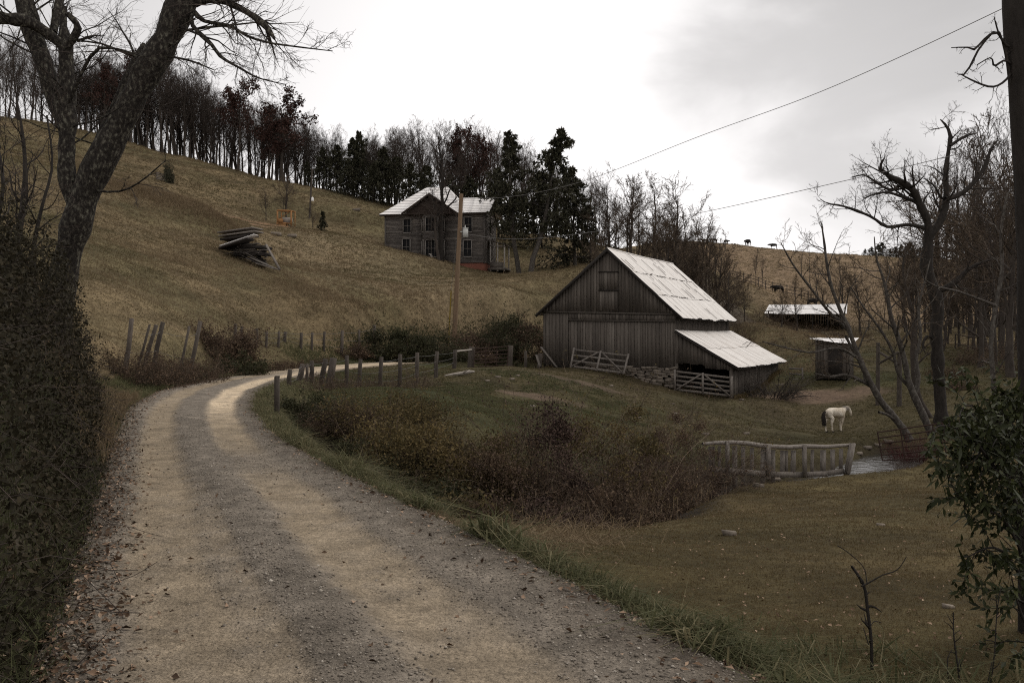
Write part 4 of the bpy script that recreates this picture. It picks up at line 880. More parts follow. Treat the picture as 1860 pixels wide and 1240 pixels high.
pl((483, 444, 86.8), (508, 489, 86), .18, .08, M['greywood'], 'board', .5); pl((455, 468, 86), (507, 490, 86), .16, .07, M['greywood'], 'board', .9); pl((466, 478, 85.8), (498, 488, 85.8), .3, .06, M['greywood'], 'board', .4); pl((420, 447, 87.2), (483, 450, 87.2), 1.5, .22, M['darkwood'], 'board', .2); pl((440, 460, 87), (488, 462, 87.2), 1.2, .25, M['darkwood'], 'board', .2)
tr = thing('cage_machine', 'rusty orange farm machine with an open cage and a pale tank', 'farm machine', G(518, 115))
m_ = MB()
c = [P(504, 411, 114.5), P(529, 414, 114.5), P(504, 382, 114.5), P(529, 383, 114.5)]; dy = np.array([0.15, 1.3, 0.05])
for i, j in ((0, 2), (1, 3), (2, 3), (0, 1)): m_.beam(c[i], c[j], .16, .16, up=(0, 1, 0), tint=.7); m_.beam(c[i] + dy, c[j] + dy, .1, .1, up=(0, 1, 0), tint=.5)
for i in range(4): m_.beam(c[i], c[i] + dy, .1, .1, tint=.5)
m_.beam(P(504, 405, 114.4), P(529, 406, 114.4), .08, .1, tint=.6); part('cage', m_, M['orange'], tr)
q = P(521, 401, 115.0); m_ = MB(); m_.tubes([[q[0] - .55, q[1], q[2]], [q[0] - .5, q[1], q[2]], [q[0] + .6, q[1], q[2]], [q[0] + .65, q[1], q[2]]], [.02, .38, .38, .02], 12, .35); part('tank', m_, M['palewood'], tr, smooth=True)
m_ = MB(); q = P(512, 410, 114.8); m_.box(q[0] - .55, q[0] + .55, q[1] - .4, q[1] + .8, q[2] - .5, q[2] + .35, .6); m_.beam(P(506, 398, 114.6), P(527, 384, 114.6), .07, .07, tint=.6); m_.box(q[0] - .3, q[0] + .2, q[1] - .5, q[1] - .2, q[2] + .3, q[2] + .75, .8); m_.beam(P(510, 413, 114.3), P(545, 417, 114), .12, .1, tint=.7); part('engine_block', m_, M['orange'], tr)
for x, y in ((507, 414), (522, 413)):
    q = P(x, y, 114.6); m_ = MB(); a = np.linspace(0, 2 * np.pi, 13); m_.tubes(np.stack([q[0] + .3 * np.cos(a), 0 * a + q[1], q[2] + .3 * np.sin(a)], 1), np.full(13, .1), 6, .3); part('wheel', m_, M['darkwood'], tr)
m_ = MB(); m_.beam(P(526, 413, 114), P(543, 416, 113.8), .5, .3, tint=.3); part('hitch', m_, M['darkwood'], tr)
sr_ = thing('rail_stack', 'low stack of split rails beside the dark bush on the hill', 'wood stack', G(294, 125))
for k in range(5): b0 = G(284, 124.5 + k * .1); m_ = MB(); z = .1 + k * .17; m_.beam(b0 + (0, 0, z), G(303, 124.5 + k * .1) + (0, 0, z + .1), .16, .12, tint=.6); part('rail', m_, M['greywood'], sr_)
lg = gp(838, 683); m_ = MB(); m_.tubes(np.array([lg + (-.8, -.3, .03), lg + (-.4, -.1, .09), lg + (.0, .1, .13), lg + (.4, .2, .2), lg + (.62, .3, .2)]), [.03, .06, .085, .09, .05], 8, .8); m_.tubes([lg + (.05, .1, .13), lg + (.3, -.2, .3)], [.04, .02], 6, .8)
solo('fallen_log', m_, M['palewood'], 'bleached fallen log lying in the barnyard below the lane gate', 'log', lg)
# stones strewn over yard and lawn
k = 0
for px, py, s in ((1281, 791, .28), (1355, 789, .26), (1228, 752, .22), (1347, 728, .25), (968, 740, .2), (1110, 702, .2), (1222, 735, .16), (930, 690, .22), (905, 686, .25), (885, 693, .2), (1418, 700, .3), (940, 684, .2), (1010, 742, .2), (1160, 760, .18), (1325, 972, .20), (1600, 955, .12), (1722, 1104, .09), (648, 383, .9), (500, 427, .9), (530, 432, .8), (1395, 878, .3), (1378, 884, .34), (1410, 872, .28), (1594, 812, .3), (1575, 815, .35), (1612, 808, .4), (1560, 826, .3)):
    g = gp(px, py); m_ = MB(); rock(m_, g + (0, 0, s * .12), (s * 1.3, s * .9, s * .5), rng, rng.uniform(.6, 1)); lab = 'pale stone lying in the short barnyard grass'
    grp = 'stones strewn over the barnyard'
    if py > 900: lab, grp = 'flat pale stone in the lawn near the roadside', 'stones in the lawn'
    elif px < 700: lab, grp = 'grey rock showing through the hillside grass', 'rocks on the hillside'
    elif px > 1365 and py > 800: lab, grp = 'wet stone on the bank of the stream', 'stones along the stream'
    solo('stone', m_, M['stone'], lab, 'stone', g, group=grp)
# ================================================================ trees and shrubs: growing tools
def nrm(v): return v / (np.linalg.norm(v, axis=-1, keepdims=True) + 1e-9)
def spawn(rng, Pp, R, m, t0, t1, ang, lf, rf, n=5, wig=.18, up=0.0, minr=.002, taper=.85, lens=None, absL=None, angv=.25):
    """m side branches on each parent polyline (B,N,3)"""
    B, N, _ = Pp.shape
    t = t0 + (t1 - t0) * (np.arange(m)[None] + rng.random((B, m))) / m
    f = t * (N - 1); i = np.clip(f.astype(int), 0, N - 2); g = (f - i)[..., None]; bi = np.arange(B)[:, None]
    a = Pp[bi, i]; b = Pp[bi, i + 1]; pos = a * (1 - g) + b * g; T = nrm(b - a)
    r0 = (R[bi, i] * (1 - g[..., 0]) + R[bi, i + 1] * g[..., 0])
    Lp = np.linalg.norm(np.diff(Pp, axis=1), axis=2).sum(1)[:, None]
    L = (absL if absL is not None else Lp * lf) * (1 - .5 * (t - t0) / max(1e-6, t1 - t0)) * rng.uniform(.6, 1.25, (B, m)) if absL is None else absL * rng.uniform(.6, 1.25, (B, m)) * (1 - .4 * (t - t0) / max(1e-6, t1 - t0))
    rd = rng.normal(size=(B, m, 3)); perp = nrm(rd - (rd * T).sum(-1, keepdims=True) * T)
    an = ang + rng.normal(size=(B, m, 1)) * angv
    d = np.cos(an) * T + np.sin(an) * perp
    pos = pos.reshape(-1, 3); d = nrm(d.reshape(-1, 3)); L = L.reshape(-1); r0 = np.maximum(r0.reshape(-1) * rf, minr)
    pts = [pos]; cur = pos
    for k in range(n - 1):
        d = nrm(d + rng.normal(size=d.shape) * wig + np.array([0, 0, up]))
        cur = cur + d * (L / (n - 1))[:, None]; pts.append(cur)
    s = np.linspace(0, 1, n)[None]
    return np.stack(pts, 1), np.maximum(r0[:, None] * (1 - taper * s), minr * .6)
def bare_tree(seed, Ht, r, lean=0.0, first=.35, nb=14, l1=.42, a1=.7, up1=.10, dens=(6, 5, 4), tw=.010, wig=.06, forks=0, leaf=None):
    """returns meshes: trunk with limbs, crown of twigs (and dead leaves when asked for)"""
    g = np.random.default_rng(seed); n = 12; z = np.linspace(0, 1, n)
    p = np.stack([np.cumsum(g.normal(size=n) * wig * Ht / n) + lean * Ht * z, np.cumsum(g.normal(size=n) * wig * Ht / n), z * Ht * .9], 1); p[0] = 0; p[:, :2] -= p[0, :2]
    p[0, 2] = -.6
    T0 = p[None]; R0 = (r * (1 - .8 * z) * (1 + .35 * np.exp(-z * 18)))[None]
    trunk = MB(); trunk.tubes(T0, R0, 7, .5)
    L1 = spawn(g, T0, R0, nb, first, .99, a1, l1, .55, 7, .14, up1)
    trunk.tubes(*L1, 5, g.random(len(L1[0])))
    L2 = spawn(g, *L1, dens[0], .2, 1, .65, .55, .6, 5, .2, up1 * .8, tw * 1.2); crown = MB(); crown.tubes(*L2, 4, g.random(len(L2[0])))
    L3 = spawn(g, *L2, dens[1], .15, 1, .6, .6, .6, 4, .22, up1 * .5, tw); crown.tubes(*L3, 3, g.random(len(L3[0])))
    last = L3
    if dens[2]:
        L4 = spawn(g, *L3, dens[2], .1, 1, .6, .65, .7, 3, .2, up1 * .3, tw * .8); crown.tubes(*L4, 3, g.random(len(L4[0]))); last = L4
    lm = None
    if leaf:
        cnt, size, tmin = leaf; q = last[0]; idx = g.integers(0, len(q), cnt); k = g.integers(1, q.shape[1], cnt); pos = q[idx, k] + g.normal(size=(cnt, 3)) * size * .5
        keep = pos[:, 2] > tmin * Ht; pos = pos[keep]; cc = len(pos)
        lm = MB(); dd = g.normal(size=(cc, 3)); dd[:, 2] -= .4; lm.leaves(pos, dd, g.normal(size=(cc, 3)), size * g.uniform(.6, 1.3, cc), size * .7, np.clip(.5 + .25 * g.normal(size=cc), 0, 1))
    return trunk, crown, lm
def tree_proto(name, label, cat, tm, cm, lm, mt, mc, ml=None, group=None):
    t = thing(name, label, cat, group=group); link('trunk', tm.mesh('trunk', mt, True), t); link('crown', cm.mesh('crown', mc), t)
    if lm: link('leaves', lm.mesh('leaves', ml), t)
    return t
class Pool:
    """first use moves the built tree itself, later uses copy it"""
    def __init__(s): s.used = set()
    def put(s, proto, loc, rz, sc, label=None, group=None):
        if proto.name not in s.used:
            s.used.add(proto.name); proto.location = tuple(float(c) for c in loc); proto.rotation_euler = (0, 0, rz); proto.scale = (sc,) * 3 if not hasattr(sc, '__len__') else sc
            if label: proto['label'] = label
            if group: proto['group'] = group
            return proto
        return dup(proto, loc, rz, sc, label, group)
pool = Pool()
def conifer(seed, Ht, r, base=.12, width=.28, nb=80, leafn=5200, size=.42, ragged=.35, droop=-.06, lean=0):
    g = np.random.default_rng(seed); n = 10; z = np.linspace(0, 1, n)
    p = np.stack([np.cumsum(g.normal(size=n)) * .012 * Ht + lean * Ht * z, np.cumsum(g.normal(size=n)) * .012 * Ht, z * Ht], 1); p -= p[0] * [1, 1, 0]; p[0, 2] = -.5
    R0 = r * (1 - .93 * z); tr = MB(); tr.tubes(p[None], R0[None], 8, .5)
    t = np.sort(base + (1 - base) * g.random(nb) ** .9); f = t * (n - 1); i = np.clip(f.astype(int), 0, n - 2); pos = p[i] + (p[i + 1] - p[i]) * (f - i)[:, None]
    a = g.uniform(0, 2 * np.pi, nb); env = np.minimum(1, (t - base) / .10 + .45) * (1 - t) ** .8 + .035
    L = width * Ht * env * g.uniform(1 - ragged, 1 + ragged, nb)
    d = np.stack([np.cos(a), np.sin(a), g.normal(size=nb) * .15 + .12 - .1 * (1 - t)], 1); pts = [pos]; cur = pos
    for k in range(5): d = nrm(d + g.normal(size=d.shape) * .10 + np.array([0, 0, droop])); cur = cur + d * (L / 5)[:, None]; pts.append(cur)
    B1 = np.stack(pts, 1); R1 = np.maximum(.014 * Ht / 12, .012 * L)[:, None] * np.linspace(1, .25, 6)[None]
    tr.tubes(B1, R1, 4, .4)
    B2 = spawn(g, B1, R1, 9, .15, 1, .8, .42, .5, 4, .15, -.02, .01); tr.tubes(*B2, 3, .4)
    q = B2[0]; idx = g.integers(0, len(q), leafn); k = g.integers(0, 3, leafn); fr = g.random(leafn)[:, None]; a_, b_ = q[idx, k], q[idx, k + 1]
    po = a_ * (1 - fr) + b_ * fr + g.normal(size=(leafn, 3)) * .04 * size; dd = nrm(b_ - a_) + g.normal(size=(leafn, 3)) * .75 + [0, 0, -.25]
    fo = MB(); nn = g.normal(size=(leafn, 3)) * .6 + [0, 0, 1]; fo.leaves(po, dd, nn, size * g.uniform(.6, 1.3, leafn), size * .42, np.clip(.45 + .25 * g.normal(size=leafn), 0, 1), .1)
    return tr, fo
def bush(seed, rad, ht, nst, nlf, ls, spread=.6, up=.02, arch=-.10, r=.010, lower=.15, sub=6, tw=None, clump=0.0, toff=0.0):
    """arching stems with side twigs and many small leaves"""
    g = np.random.default_rng(seed); a = g.uniform(0, 2 * np.pi, nst); q = rad * .75 * np.sqrt(g.random(nst))
    pos = np.stack([np.cos(a) * q, np.sin(a) * q, -.1 + 0 * a], 1); d = nrm(np.stack([np.cos(a) * spread, np.sin(a) * spread, 1 + 0 * a], 1) + g.normal(size=(nst, 3)) * .3)
    L = ht * g.uniform(.6, 1.25, nst) * (1 - .25 * q / rad); pts = [pos]; cur = pos
    for k in range(7): d = nrm(d + g.normal(size=d.shape) * .16 + np.array([0, 0, arch * (k / 3)])); cur = cur + d * (L / 7)[:, None]; pts.append(cur)
    B1 = np.stack(pts, 1); R1 = (r * g.uniform(.6, 1.3, nst))[:, None] * np.linspace(1, .35, 8)[None]
    st = MB(); st.tubes(B1, R1, 4, g.random(nst)); B2 = spawn(g, B1, R1, sub, .2, 1, .8, .38, .6, 5, .25, arch * .6, .0025); st.tubes(*B2, 3, g.random(len(B2[0])))
    B3 = spawn(g, *B2, 3, .2, 1, .7, .5, .7, 3, .25, 0, .002); st.tubes(*B3, 3, g.random(len(B3[0])))
    lf = None
    if nlf:
        qq = B3[0]; idx = g.integers(0, len(qq), nlf); k = g.integers(0, 2, nlf); fr = g.random(nlf)[:, None]; po = qq[idx, k] * (1 - fr) + qq[idx, k + 1] * fr + g.normal(size=(nlf, 3)) * ls * .6
        cl = fbm(po[:, 0] / rad * 3 + 9, po[:, 2] / ht * 3 + po[:, 1] / rad * 2, seed % 97); po[:, 2] = np.maximum(po[:, 2], ht * .02)
        if clump:   # foliage gathered in clumps over the dome, with dark gaps between
            nc = 24; u = g.random(nc); ca = g.uniform(0, 2 * np.pi, nc); rr = rad * np.sqrt(1 - .9 * u ** 2) * g.uniform(.75, 1.1, nc); cc = np.stack([np.cos(ca) * rr, np.sin(ca) * rr, ht * .66 * u * g.uniform(.7, 1.12, nc)], 1); ci = g.integers(0, nc, nlf); m_ = g.random(nlf) < clump; sg = rad * .125 * g.uniform(.7, 1.5, nc)
            cp = cc[ci] + g.normal(size=(nlf, 3)) * sg[ci][:, None] * [1, 1, .75]; po = np.where(m_[:, None], cp, po); po[:, 2] = np.maximum(po[:, 2], ht * .02); cl = np.where(m_, cl * .35 + .65 * g.random(nc)[ci], cl)
        lf = MB(); lf.leaves(po, g.normal(size=(nlf, 3)) + [0, 0, -.1], g.normal(size=(nlf, 3)) * .8 + [0, -.3, .8], ls * g.uniform(.55, 1.35, nlf), ls * .6, np.clip(toff + cl * .95 + .18 * g.normal(size=nlf), 0, 1))
    return st, lf
def shrub(name, label, loc, seed, rad, ht, nst, nlf, ls, mstem, mleaf, group=None, cat='shrub', sc=(1, 1, 1), rz=0, **k):
    st, lf = bush(seed, rad, ht, nst, nlf, ls, **k); t = thing(name, label, cat, np.asarray(loc) - (0, 0, .05), rz, group); t.scale = sc
    link('stems', st.mesh('stems', mstem), t)
    if lf: link('foliage', lf.mesh('foliage', mleaf), t)
    return t

# ================================================================ the wood along the ridge
rng = np.random.default_rng(99)
BT = []
for s in range(7):
    tm, cm, _ = bare_tree(100 + s, 14, .16 + .025 * (s % 3), lean=[0, .08, -.06, .12, .03, .15, -.02][s], first=[.28, .35, .22, .4, .32, .26, .2][s], nb=[20, 18, 22, 17, 19, 20, 23][s], l1=.44, a1=.50, up1=.13, dens=(6, 4, 3), tw=.0135, wig=.05)
    BT.append(tree_proto('bare_tree', 'x', 'tree', tm, cm, None, M['barkmid'], M['twig']))
UN = []
for s in range(3):
    tm, cm, _ = bare_tree(180 + s, 9, .11, lean=[.05, -.06, .1][s], first=.12, nb=17, l1=.5, a1=.6, up1=.08, dens=(6, 5, 3), tw=.013, wig=.10)
    UN.append(tree_proto('understorey_tree', 'x', 'tree', tm, cm, None, M['barkmid'], M['twig']))
OK = []
for s in range(3):
    tm, cm, lm = bare_tree(140 + s, 12, .22, lean=[.05, 0, -.04][s], first=.3, nb=17, l1=.42, a1=.75, up1=.08, dens=(6, 4, 3), tw=.022, leaf=(3000, .30, .40))
    OK.append(tree_proto('brown_oak', 'x', 'tree', tm, cm, lm, M['barkmid'], M['twig'], M['oakleaf']))
CF = []
for s in range(4):
    tr_, fo = conifer(160 + s, 12, .20, base=.03, width=[.36, .42, .30, .38][s], nb=90, leafn=5200, size=.5, ragged=.45)
    CF.append(tree_proto('evergreen_tree', 'x', 'tree', tr_, fo, None, M['barkdark'], M['pine']))
ridge = [(-40, 205), (0, 213), (100, 226), (250, 262), (330, 291), (450, 321), (560, 341), (650, 358), (720, 374), (800, 398), (900, 420), (1000, 436), (1090, 447)]
tops = interp([(-40, 80), (130, 118), (190, 112), (250, 112), (300, 120), (345, 128), (385, 158), (440, 185), (500, 200), (550, 228), (600, 250), (640, 258), (700, 250), (760, 228), (830, 222), (900, 246), (950, 262), (1000, 300), (1090, 335)])
dep = interp([(-40, 143), (100, 148), (250, 153), (450, 158), (650, 154), (720, 150), (800, 150), (1100, 152)])
rb_ = interp(ridge)
LB = 'slender bare tree in the wood along the top of the pasture hill'
k = 0
for row, (step, dd) in enumerate(((9.8, 0), (12, 6), (17, 13))):
    px = 118 + row * 3.0
    while px < 720:
        x = px + rng.uniform(-3, 3); d = dep(x) + dd + rng.uniform(-2, 2.5); g = G(x, d)
        if 400 < x < 470 and rng.random() < .25 or 640 < x and row > 2: px += step; continue
        zt = EYE + (HZ - tops(x) + rng.uniform(-14, 22)) / F * d; h = max(5.0, (zt - g[2]) * .90); s = BT[rng.integers(7)]
        sc = h / 14; pool.put(s, g, rng.uniform(0, 6.28), (min(sc * rng.uniform(.8, 1.1), sc * 1.3), min(sc * 1.1, 1.2), sc), LB, 'bare trees of the ridge wood').rotation_euler[1] = rng.normal() * .07; k += 1
        px += step * rng.uniform(.7, 1.3)
for i in range(40):
    x = 150 + 570 * (i + rng.random()) / 40; d = dep(x) + rng.uniform(1, 15); g = G(x, d); zt = EYE + (HZ - tops(x)) / F * d; sc = max(3.5, (zt - g[2]) * rng.uniform(.38, .68)) / 9.2
    o = pool.put(UN[i % 3], g, rng.uniform(0, 6.28), (sc, sc, sc), 'low twiggy tree under the taller bare trunks of the ridge wood', 'understorey of the ridge wood'); o.rotation_euler[0] = rng.normal() * .08
LB2 = 'bare tree in the hazy wood rising behind the farmhouse and the pines'
for i in range(52):
    x = 700 + 400 * (i + rng.random()) / 52; d = dep(x) + rng.uniform(0, 26); g = G(x, d)
    zt = EYE + (HZ - tops(x) + rng.uniform(-8, 40)) / F * d; h = max(5.5, (zt - g[2]) * .80); sc = h / 14
    pool.put(BT[rng.integers(7)], g, rng.uniform(0, 6.28), (sc, sc, sc), LB2, 'bare trees behind the farmhouse')
LB3 = 'bare tree of the dim wood at the left edge behind the big leaning tree'
for i in range(16):
    x = -30 + 165 * (i + rng.random()) / 16; d = dep(x) + rng.uniform(-3, 16); g = G(x, d); zt = EYE + (HZ - tops(x) + rng.uniform(-10, 30)) / F * d; sc = max(6, zt - g[2]) / 14
    pool.put(BT[rng.integers(7)], g, rng.uniform(0, 6.28), (sc, sc, sc), LB3, 'bare trees at the left edge')
def put_h(proto, px, d, ytop, rz, Ht, wx, label, group=None):
    g = G(px, d); h = EYE + (HZ - ytop) / F * d - g[2]; sc = h / Ht; return pool.put(proto, g, rz, (sc * wx, sc * wx, sc), label, group)
put_h(OK[0], 432, 152, 152, .4, 12.2, .95, 'dark red leafed oak, the tallest brown crown in the ridge wood')
put_h(OK[1], 512, 150, 176, 2.0, 12.2, 1.3, 'broad brown leafed oak at the right shoulder of the ridge wood')
put_h(OK[2], 486, 148, 232, 4.0, 12.2, 1.1, 'lower russet oak tucked under the broad brown oak')
put_h(OK[1], 190, 147, 118, 1.0, 12.2, .9, 'brown leafed oak seen between the forks of the big leaning tree')
put_h(OK[2], 236, 149, 104, 3.1, 12.2, .8, 'dark leafed oak just left of the leaning trunk on the ridge')
put_h(OK[0], 868, 156, 244, 2.6, 12.2, .85, 'brown leafed oak rising behind the farmhouse roof')
put_h(OK[2], 832, 160, 240, 5.0, 12.2, .7, 'small dark oak left of the brown oak behind the farmhouse')
for i, (x, yt, d, wx) in enumerate(((585, 268, 150, 1.0), (612, 262, 149, 1.15), (640, 250, 150, 1.0), (662, 240, 151, .8), (690, 268, 147, 1.1), (716, 284, 146, 1.15), (742, 296, 143, 1.1), (560, 292, 151, .9), (628, 290, 146, 1.1), (676, 296, 144.5, 1.1))):
    put_h(CF[i % 4], x, d, yt, i * 1.3, 12, wx, 'tall spiry evergreen, highest of the dark evergreens left of the farmhouse' if i == 3 else 'dark evergreen in the clump at the wood edge left of the farmhouse', None if i == 3 else 'evergreens left of the farmhouse')
for i, (x, yt, d, wx) in enumerate(((770, 300, 142, 1.1), (815, 318, 140, 1.2), (862, 322, 140, 1.2), (905, 305, 139, 1.1), (985, 345, 134, 1.1), (1072, 372, 126, 1.1), (930, 350, 132, 1.0))):
    put_h(CF[(i + 1) % 4], x, d, yt, i * 2.1, 12, wx, 'dark evergreen filling the gap behind the farmhouse and the pines', 'evergreens behind the farmhouse')
# the two big ragged pines beside the house
def pine(label, pxb, pyb, d, pxt, pyt, seed, r, width, nb, leafn, base):
    b0 = G(pxb, d); t1 = P(pxt, pyt, d); Ht = t1[2] - b0[2]; tr, fo = conifer(seed, Ht, r, base=base, width=width, nb=nb, leafn=leafn, size=.42, ragged=.6, droop=-.05, lean=0)
    sh_ = (t1[0] - b0[0]) / Ht
    for mb in (tr, fo):
        for V in mb.V: V[:, 0] += sh_ * np.clip(V[:, 2], 0, Ht * .45) * 1.25 + sh_ * np.clip(V[:, 2] - Ht * .45, 0, 99) * .79
    t = thing('pine_tree', label, 'tree', b0); link('trunk', tr.mesh('trunk', M['barkpale'], True), t); link('crown', fo.mesh('crown', M['pine']), t); return t
pine('tall ragged pine with a straight pale trunk right of the farmhouse', 944, 497, 114, 946, 240, 301, .30, .26, 74, 7000, .34)
pine('taller pine on a leaning pale trunk, farthest right beside the farmhouse', 963, 500, 112, 1017, 232, 312, .34, .33, 100, 11500, .30)
pine('dark drooping pine filling in behind the leaning pine', 1045, 470, 120, 1046, 300, 303, .24, .36, 90, 8000, .06)
# bare tree standing in front of the house
tm, cm, _ = bare_tree(401, 13, .30, lean=.03, first=.30, nb=20, l1=.36, a1=.75, up1=.14, dens=(5, 4, 3), tw=.012, wig=.09)
t_ = tree_proto('bare_tree', 'tall bare tree standing close in front of the farmhouse', 'tree', tm, cm, None, M['barkdark'], M['twig'])
g = G(800, 113.2); h = EYE + (HZ - 215) / F * 113.2 - g[2]; t_.location = tuple(g); t_.scale = (h / 13.3 * .85, h / 13.3 * .85, h / 13.3); t_.rotation_euler = (0, 0, 2.2)
tm, cm, _ = bare_tree(402, 8, .22, lean=-.04, first=.35, nb=14, l1=.45, a1=.9, up1=-.01, dens=(6, 5, 3), tw=.016, wig=.09)
t_ = tree_proto('bare_tree', 'crooked spreading bare tree against the farmhouse gable', 'tree', tm, cm, None, M['barkmid'], M['twig'])
g = G(797, 112.4); h = EYE + (HZ - 348) / F * 112.4 - g[2]; t_.location = tuple(g); t_.scale = (h / 8.3,) * 3
# bare trees right of the pines and behind the barn
ST = []
for s in range(4):
    tm, cm, _ = bare_tree(420 + s, 9, .17, lean=[.05, -.05, .1, 0][s], first=.2, nb=15, l1=.50, a1=.75, up1=.07, dens=(7, 5, 3), tw=.016, wig=.10)
    ST.append(tree_proto('scrub_tree', 'x', 'tree', tm, cm, None, M['barkmid'], M['twigbrown']))
for i, (x, d, yt, wx, lab) in enumerate(((1150, 112, 316, 1.15, 'big round headed bare tree behind the barn ridge'), (1228, 106, 342, 1.1, 'bare tree with a crooked limb right of the round headed tree'), (1108, 118, 318, .8, 'narrow bare tree between the pines and the round headed tree'), (1188, 120, 330, 1, 'bare tree half hidden behind the round headed tree'))):
    put_h(ST[i], x, d, yt, i * 1.7 + .5, 9.2, wx, lab)
for i, (x, d, yt, wx) in enumerate(((1250, 100, 440, 1.0), (1275, 104, 432, 1.0), (1298, 98, 446, .9), (1205, 100, 425, 1.), (1318, 100, 470, .8), (1075, 105, 430, 1.0), (1110, 98, 440, 1.0), (1235, 112, 420, 1), (1290, 118, 430, .9))):
    put_h(ST[i % 4], x, d, yt, i * 2.4, 9.2, wx, 'small brown twiggy tree in the thicket behind the barn', 'thicket trees behind the barn')
put_h(ST[2], 1322, 92, 478, 1.0, 9.2, .9, 'low dark tree just right of the barn roof')
for i, (x, d, yt) in enumerate(((1373, 148, 455), (1384, 147, 470))): put_h(BT[i], x, d, yt, i, 14, .8, 'thin bare tree by the rail fence under the far hill', 'pair of thin trees under the far hill')
for i in range(20):
    x = 1080 + 215 * (i + rng.random()) / 20; put_h(ST[i % 4], x, rng.uniform(100, 128), 335 + 90 * rng.random() + abs(x - 1160) * .25, i * 2.0, 9.2, .9, 'small brown twiggy tree in the thicket behind the barn', 'thicket trees behind the barn')
for i in range(22):
    x = 1640 + 230 * (i + rng.random()) / 22; d = rng.uniform(66, 118); put_h(ST[i % 4], x, d, rng.uniform(430, 560) - max(0, x - 1720) * .9, i * 2.0, 9.2, rng.uniform(.8, 1.2), 'low twiggy tree in the dim brush at the right of the valley', 'twiggy trees of the right hand brush')
# hill apple trees
for i, (x, y, yt, d, lab, wx) in enumerate(((522, 400, 318, 120, 'gnarled bare apple tree behind the orange machine', 1.1), (483, 388, 345, 119, 'small bare apple tree left of the orange machine', .9), (570, 415, 372, 122, 'low bare bush tree by the thin hillside pole', 1.0))):
    put_h(ST[i], x, d, yt, 1 + i, 9.2, wx, lab)
# far hill: dark conifers and right hand woods
for i in range(12):
    x = 1572 + i * 11; put_h(CF[i % 4], x, 240 + (i % 3) * 5, 452 - (i % 4) * 4, i * .8, 12, 1.5, 'dark evergreen on the skyline of the far brown hill', 'evergreens on the far skyline')
for i, (x, d, yt) in enumerate(((1706, 128, 300), (1735, 118, 268), (1762, 110, 255), (1790, 100, 240), (1816, 92, 215), (1845, 84, 190), (1872, 78, 160), (1778, 82, 300), (1808, 70, 330), (1838, 64, 270), (1866, 60, 250), (1690, 132, 400), (1724, 126, 380), (1756, 122, 400), (1790, 116, 380), (1825, 112, 360), (1850, 105, 340), (1605, 130, 470), (1640, 128, 455), (1670, 130, 440))):
    put_h(BT[i % 7] if i % 3 else ST[i % 4], x, d, yt, i * 1.1, 14 if i % 3 else 9.2, .62 if i % 3 else 1.0, 'dim bare tree in the wood filling the right edge of the valley', 'bare trees of the right hand wood')
for i, (x, d, yt) in enumerate(((1530, 126, 470), (1565, 110, 480), (1448, 110, 510), (1420, 104, 530), (1352, 104, 520), (1497, 132, 500))):
    put_h(ST[(i + 1) % 4], x, d, yt, i * 1.9, 9.2, .9, 'small bare tree around the long cattle shed', 'small trees around the cattle shed')

# ================================================================ hand-laid trees near the camera
def resample(pts, n):
    pts = np.array(pts, float); s = np.concatenate([[0], np.cumsum(np.linalg.norm(np.diff(pts[:, :3], axis=0), axis=1))]); u = np.linspace(0, s[-1], n)
    m = len(pts)
    # smooth (Catmull-Rom on chord length)
    out = []
    for uu in u:
        i = min(np.searchsorted(s, uu, 'right') - 1, m - 2); f = (uu - s[i]) / (s[i + 1] - s[i] + 1e-9); p0, p1, p2, p3 = pts[max(i - 1, 0)], pts[i], pts[i + 1], pts[min(i + 2, m - 1)]
        out.append(.5 * (2 * p1 + (p2 - p0) * f + (2 * p0 - 5 * p1 + 4 * p2 - p3) * f * f + (-p0 + 3 * p1 - 3 * p2 + p3) * f ** 3))
    return np.array(out)
def limb(pix, d0, d1, n=14):
    """pix: (px,py,radius_px); depth runs d0->d1; returns polyline and radii"""
    k = len(pix); L = []
    for i, (x, y, r) in enumerate(pix): d = d0 + (d1 - d0) * i / (k - 1); L.append((*P(x, y, d), r / F * d))
    a = resample(L, n); return a[:, :3], np.maximum(a[:, 3], .003)
def knobbly(Pp, R, g, amt=.10):
    return R * (1 + amt * (g.random(R.shape) - .5) * 2)
def near_tree(name, label, base, limbs, mt, mc, seed, tw, sub, k=12, nper=9, up=0.0, minr=.004, seclen=.5, bumps=.1):
    g = np.random.default_rng(seed); t = thing(name, label, 'tree', base); tm = MB(); cm = MB()
    for lm in limbs:
        pts, R = lm['g']; tm.tubes(pts, knobbly(pts, R, g, bumps), k if R.max() > .05 else 6, .5)
        m = lm.get('m', nper)
        if m:
            s1 = spawn(g, pts[None], R[None], m, lm.get('t0', .25), 1, lm.get('a', .8), lm.get('lf', seclen), lm.get('rf', .42), 7, lm.get('wig', .16), lm.get('up', up), minr * 1.5, absL=lm.get('L'))
            tm.tubes(*s1, 5, g.random(len(s1[0]))); c = s1
            for (m2, lf, a2, rr) in sub:
                c = spawn(g, *c, m2, .15, 1, a2, lf, .6, 5, lm.get('wig', .2), lm.get('up', up) * .7, rr); cm.tubes(*c, 3, g.random(len(c[0])))
    link('trunk', tm.mesh('trunk', mt, True, base), t); link('crown', cm.mesh('crown', mc, False, base), t); return t
D = 17.0
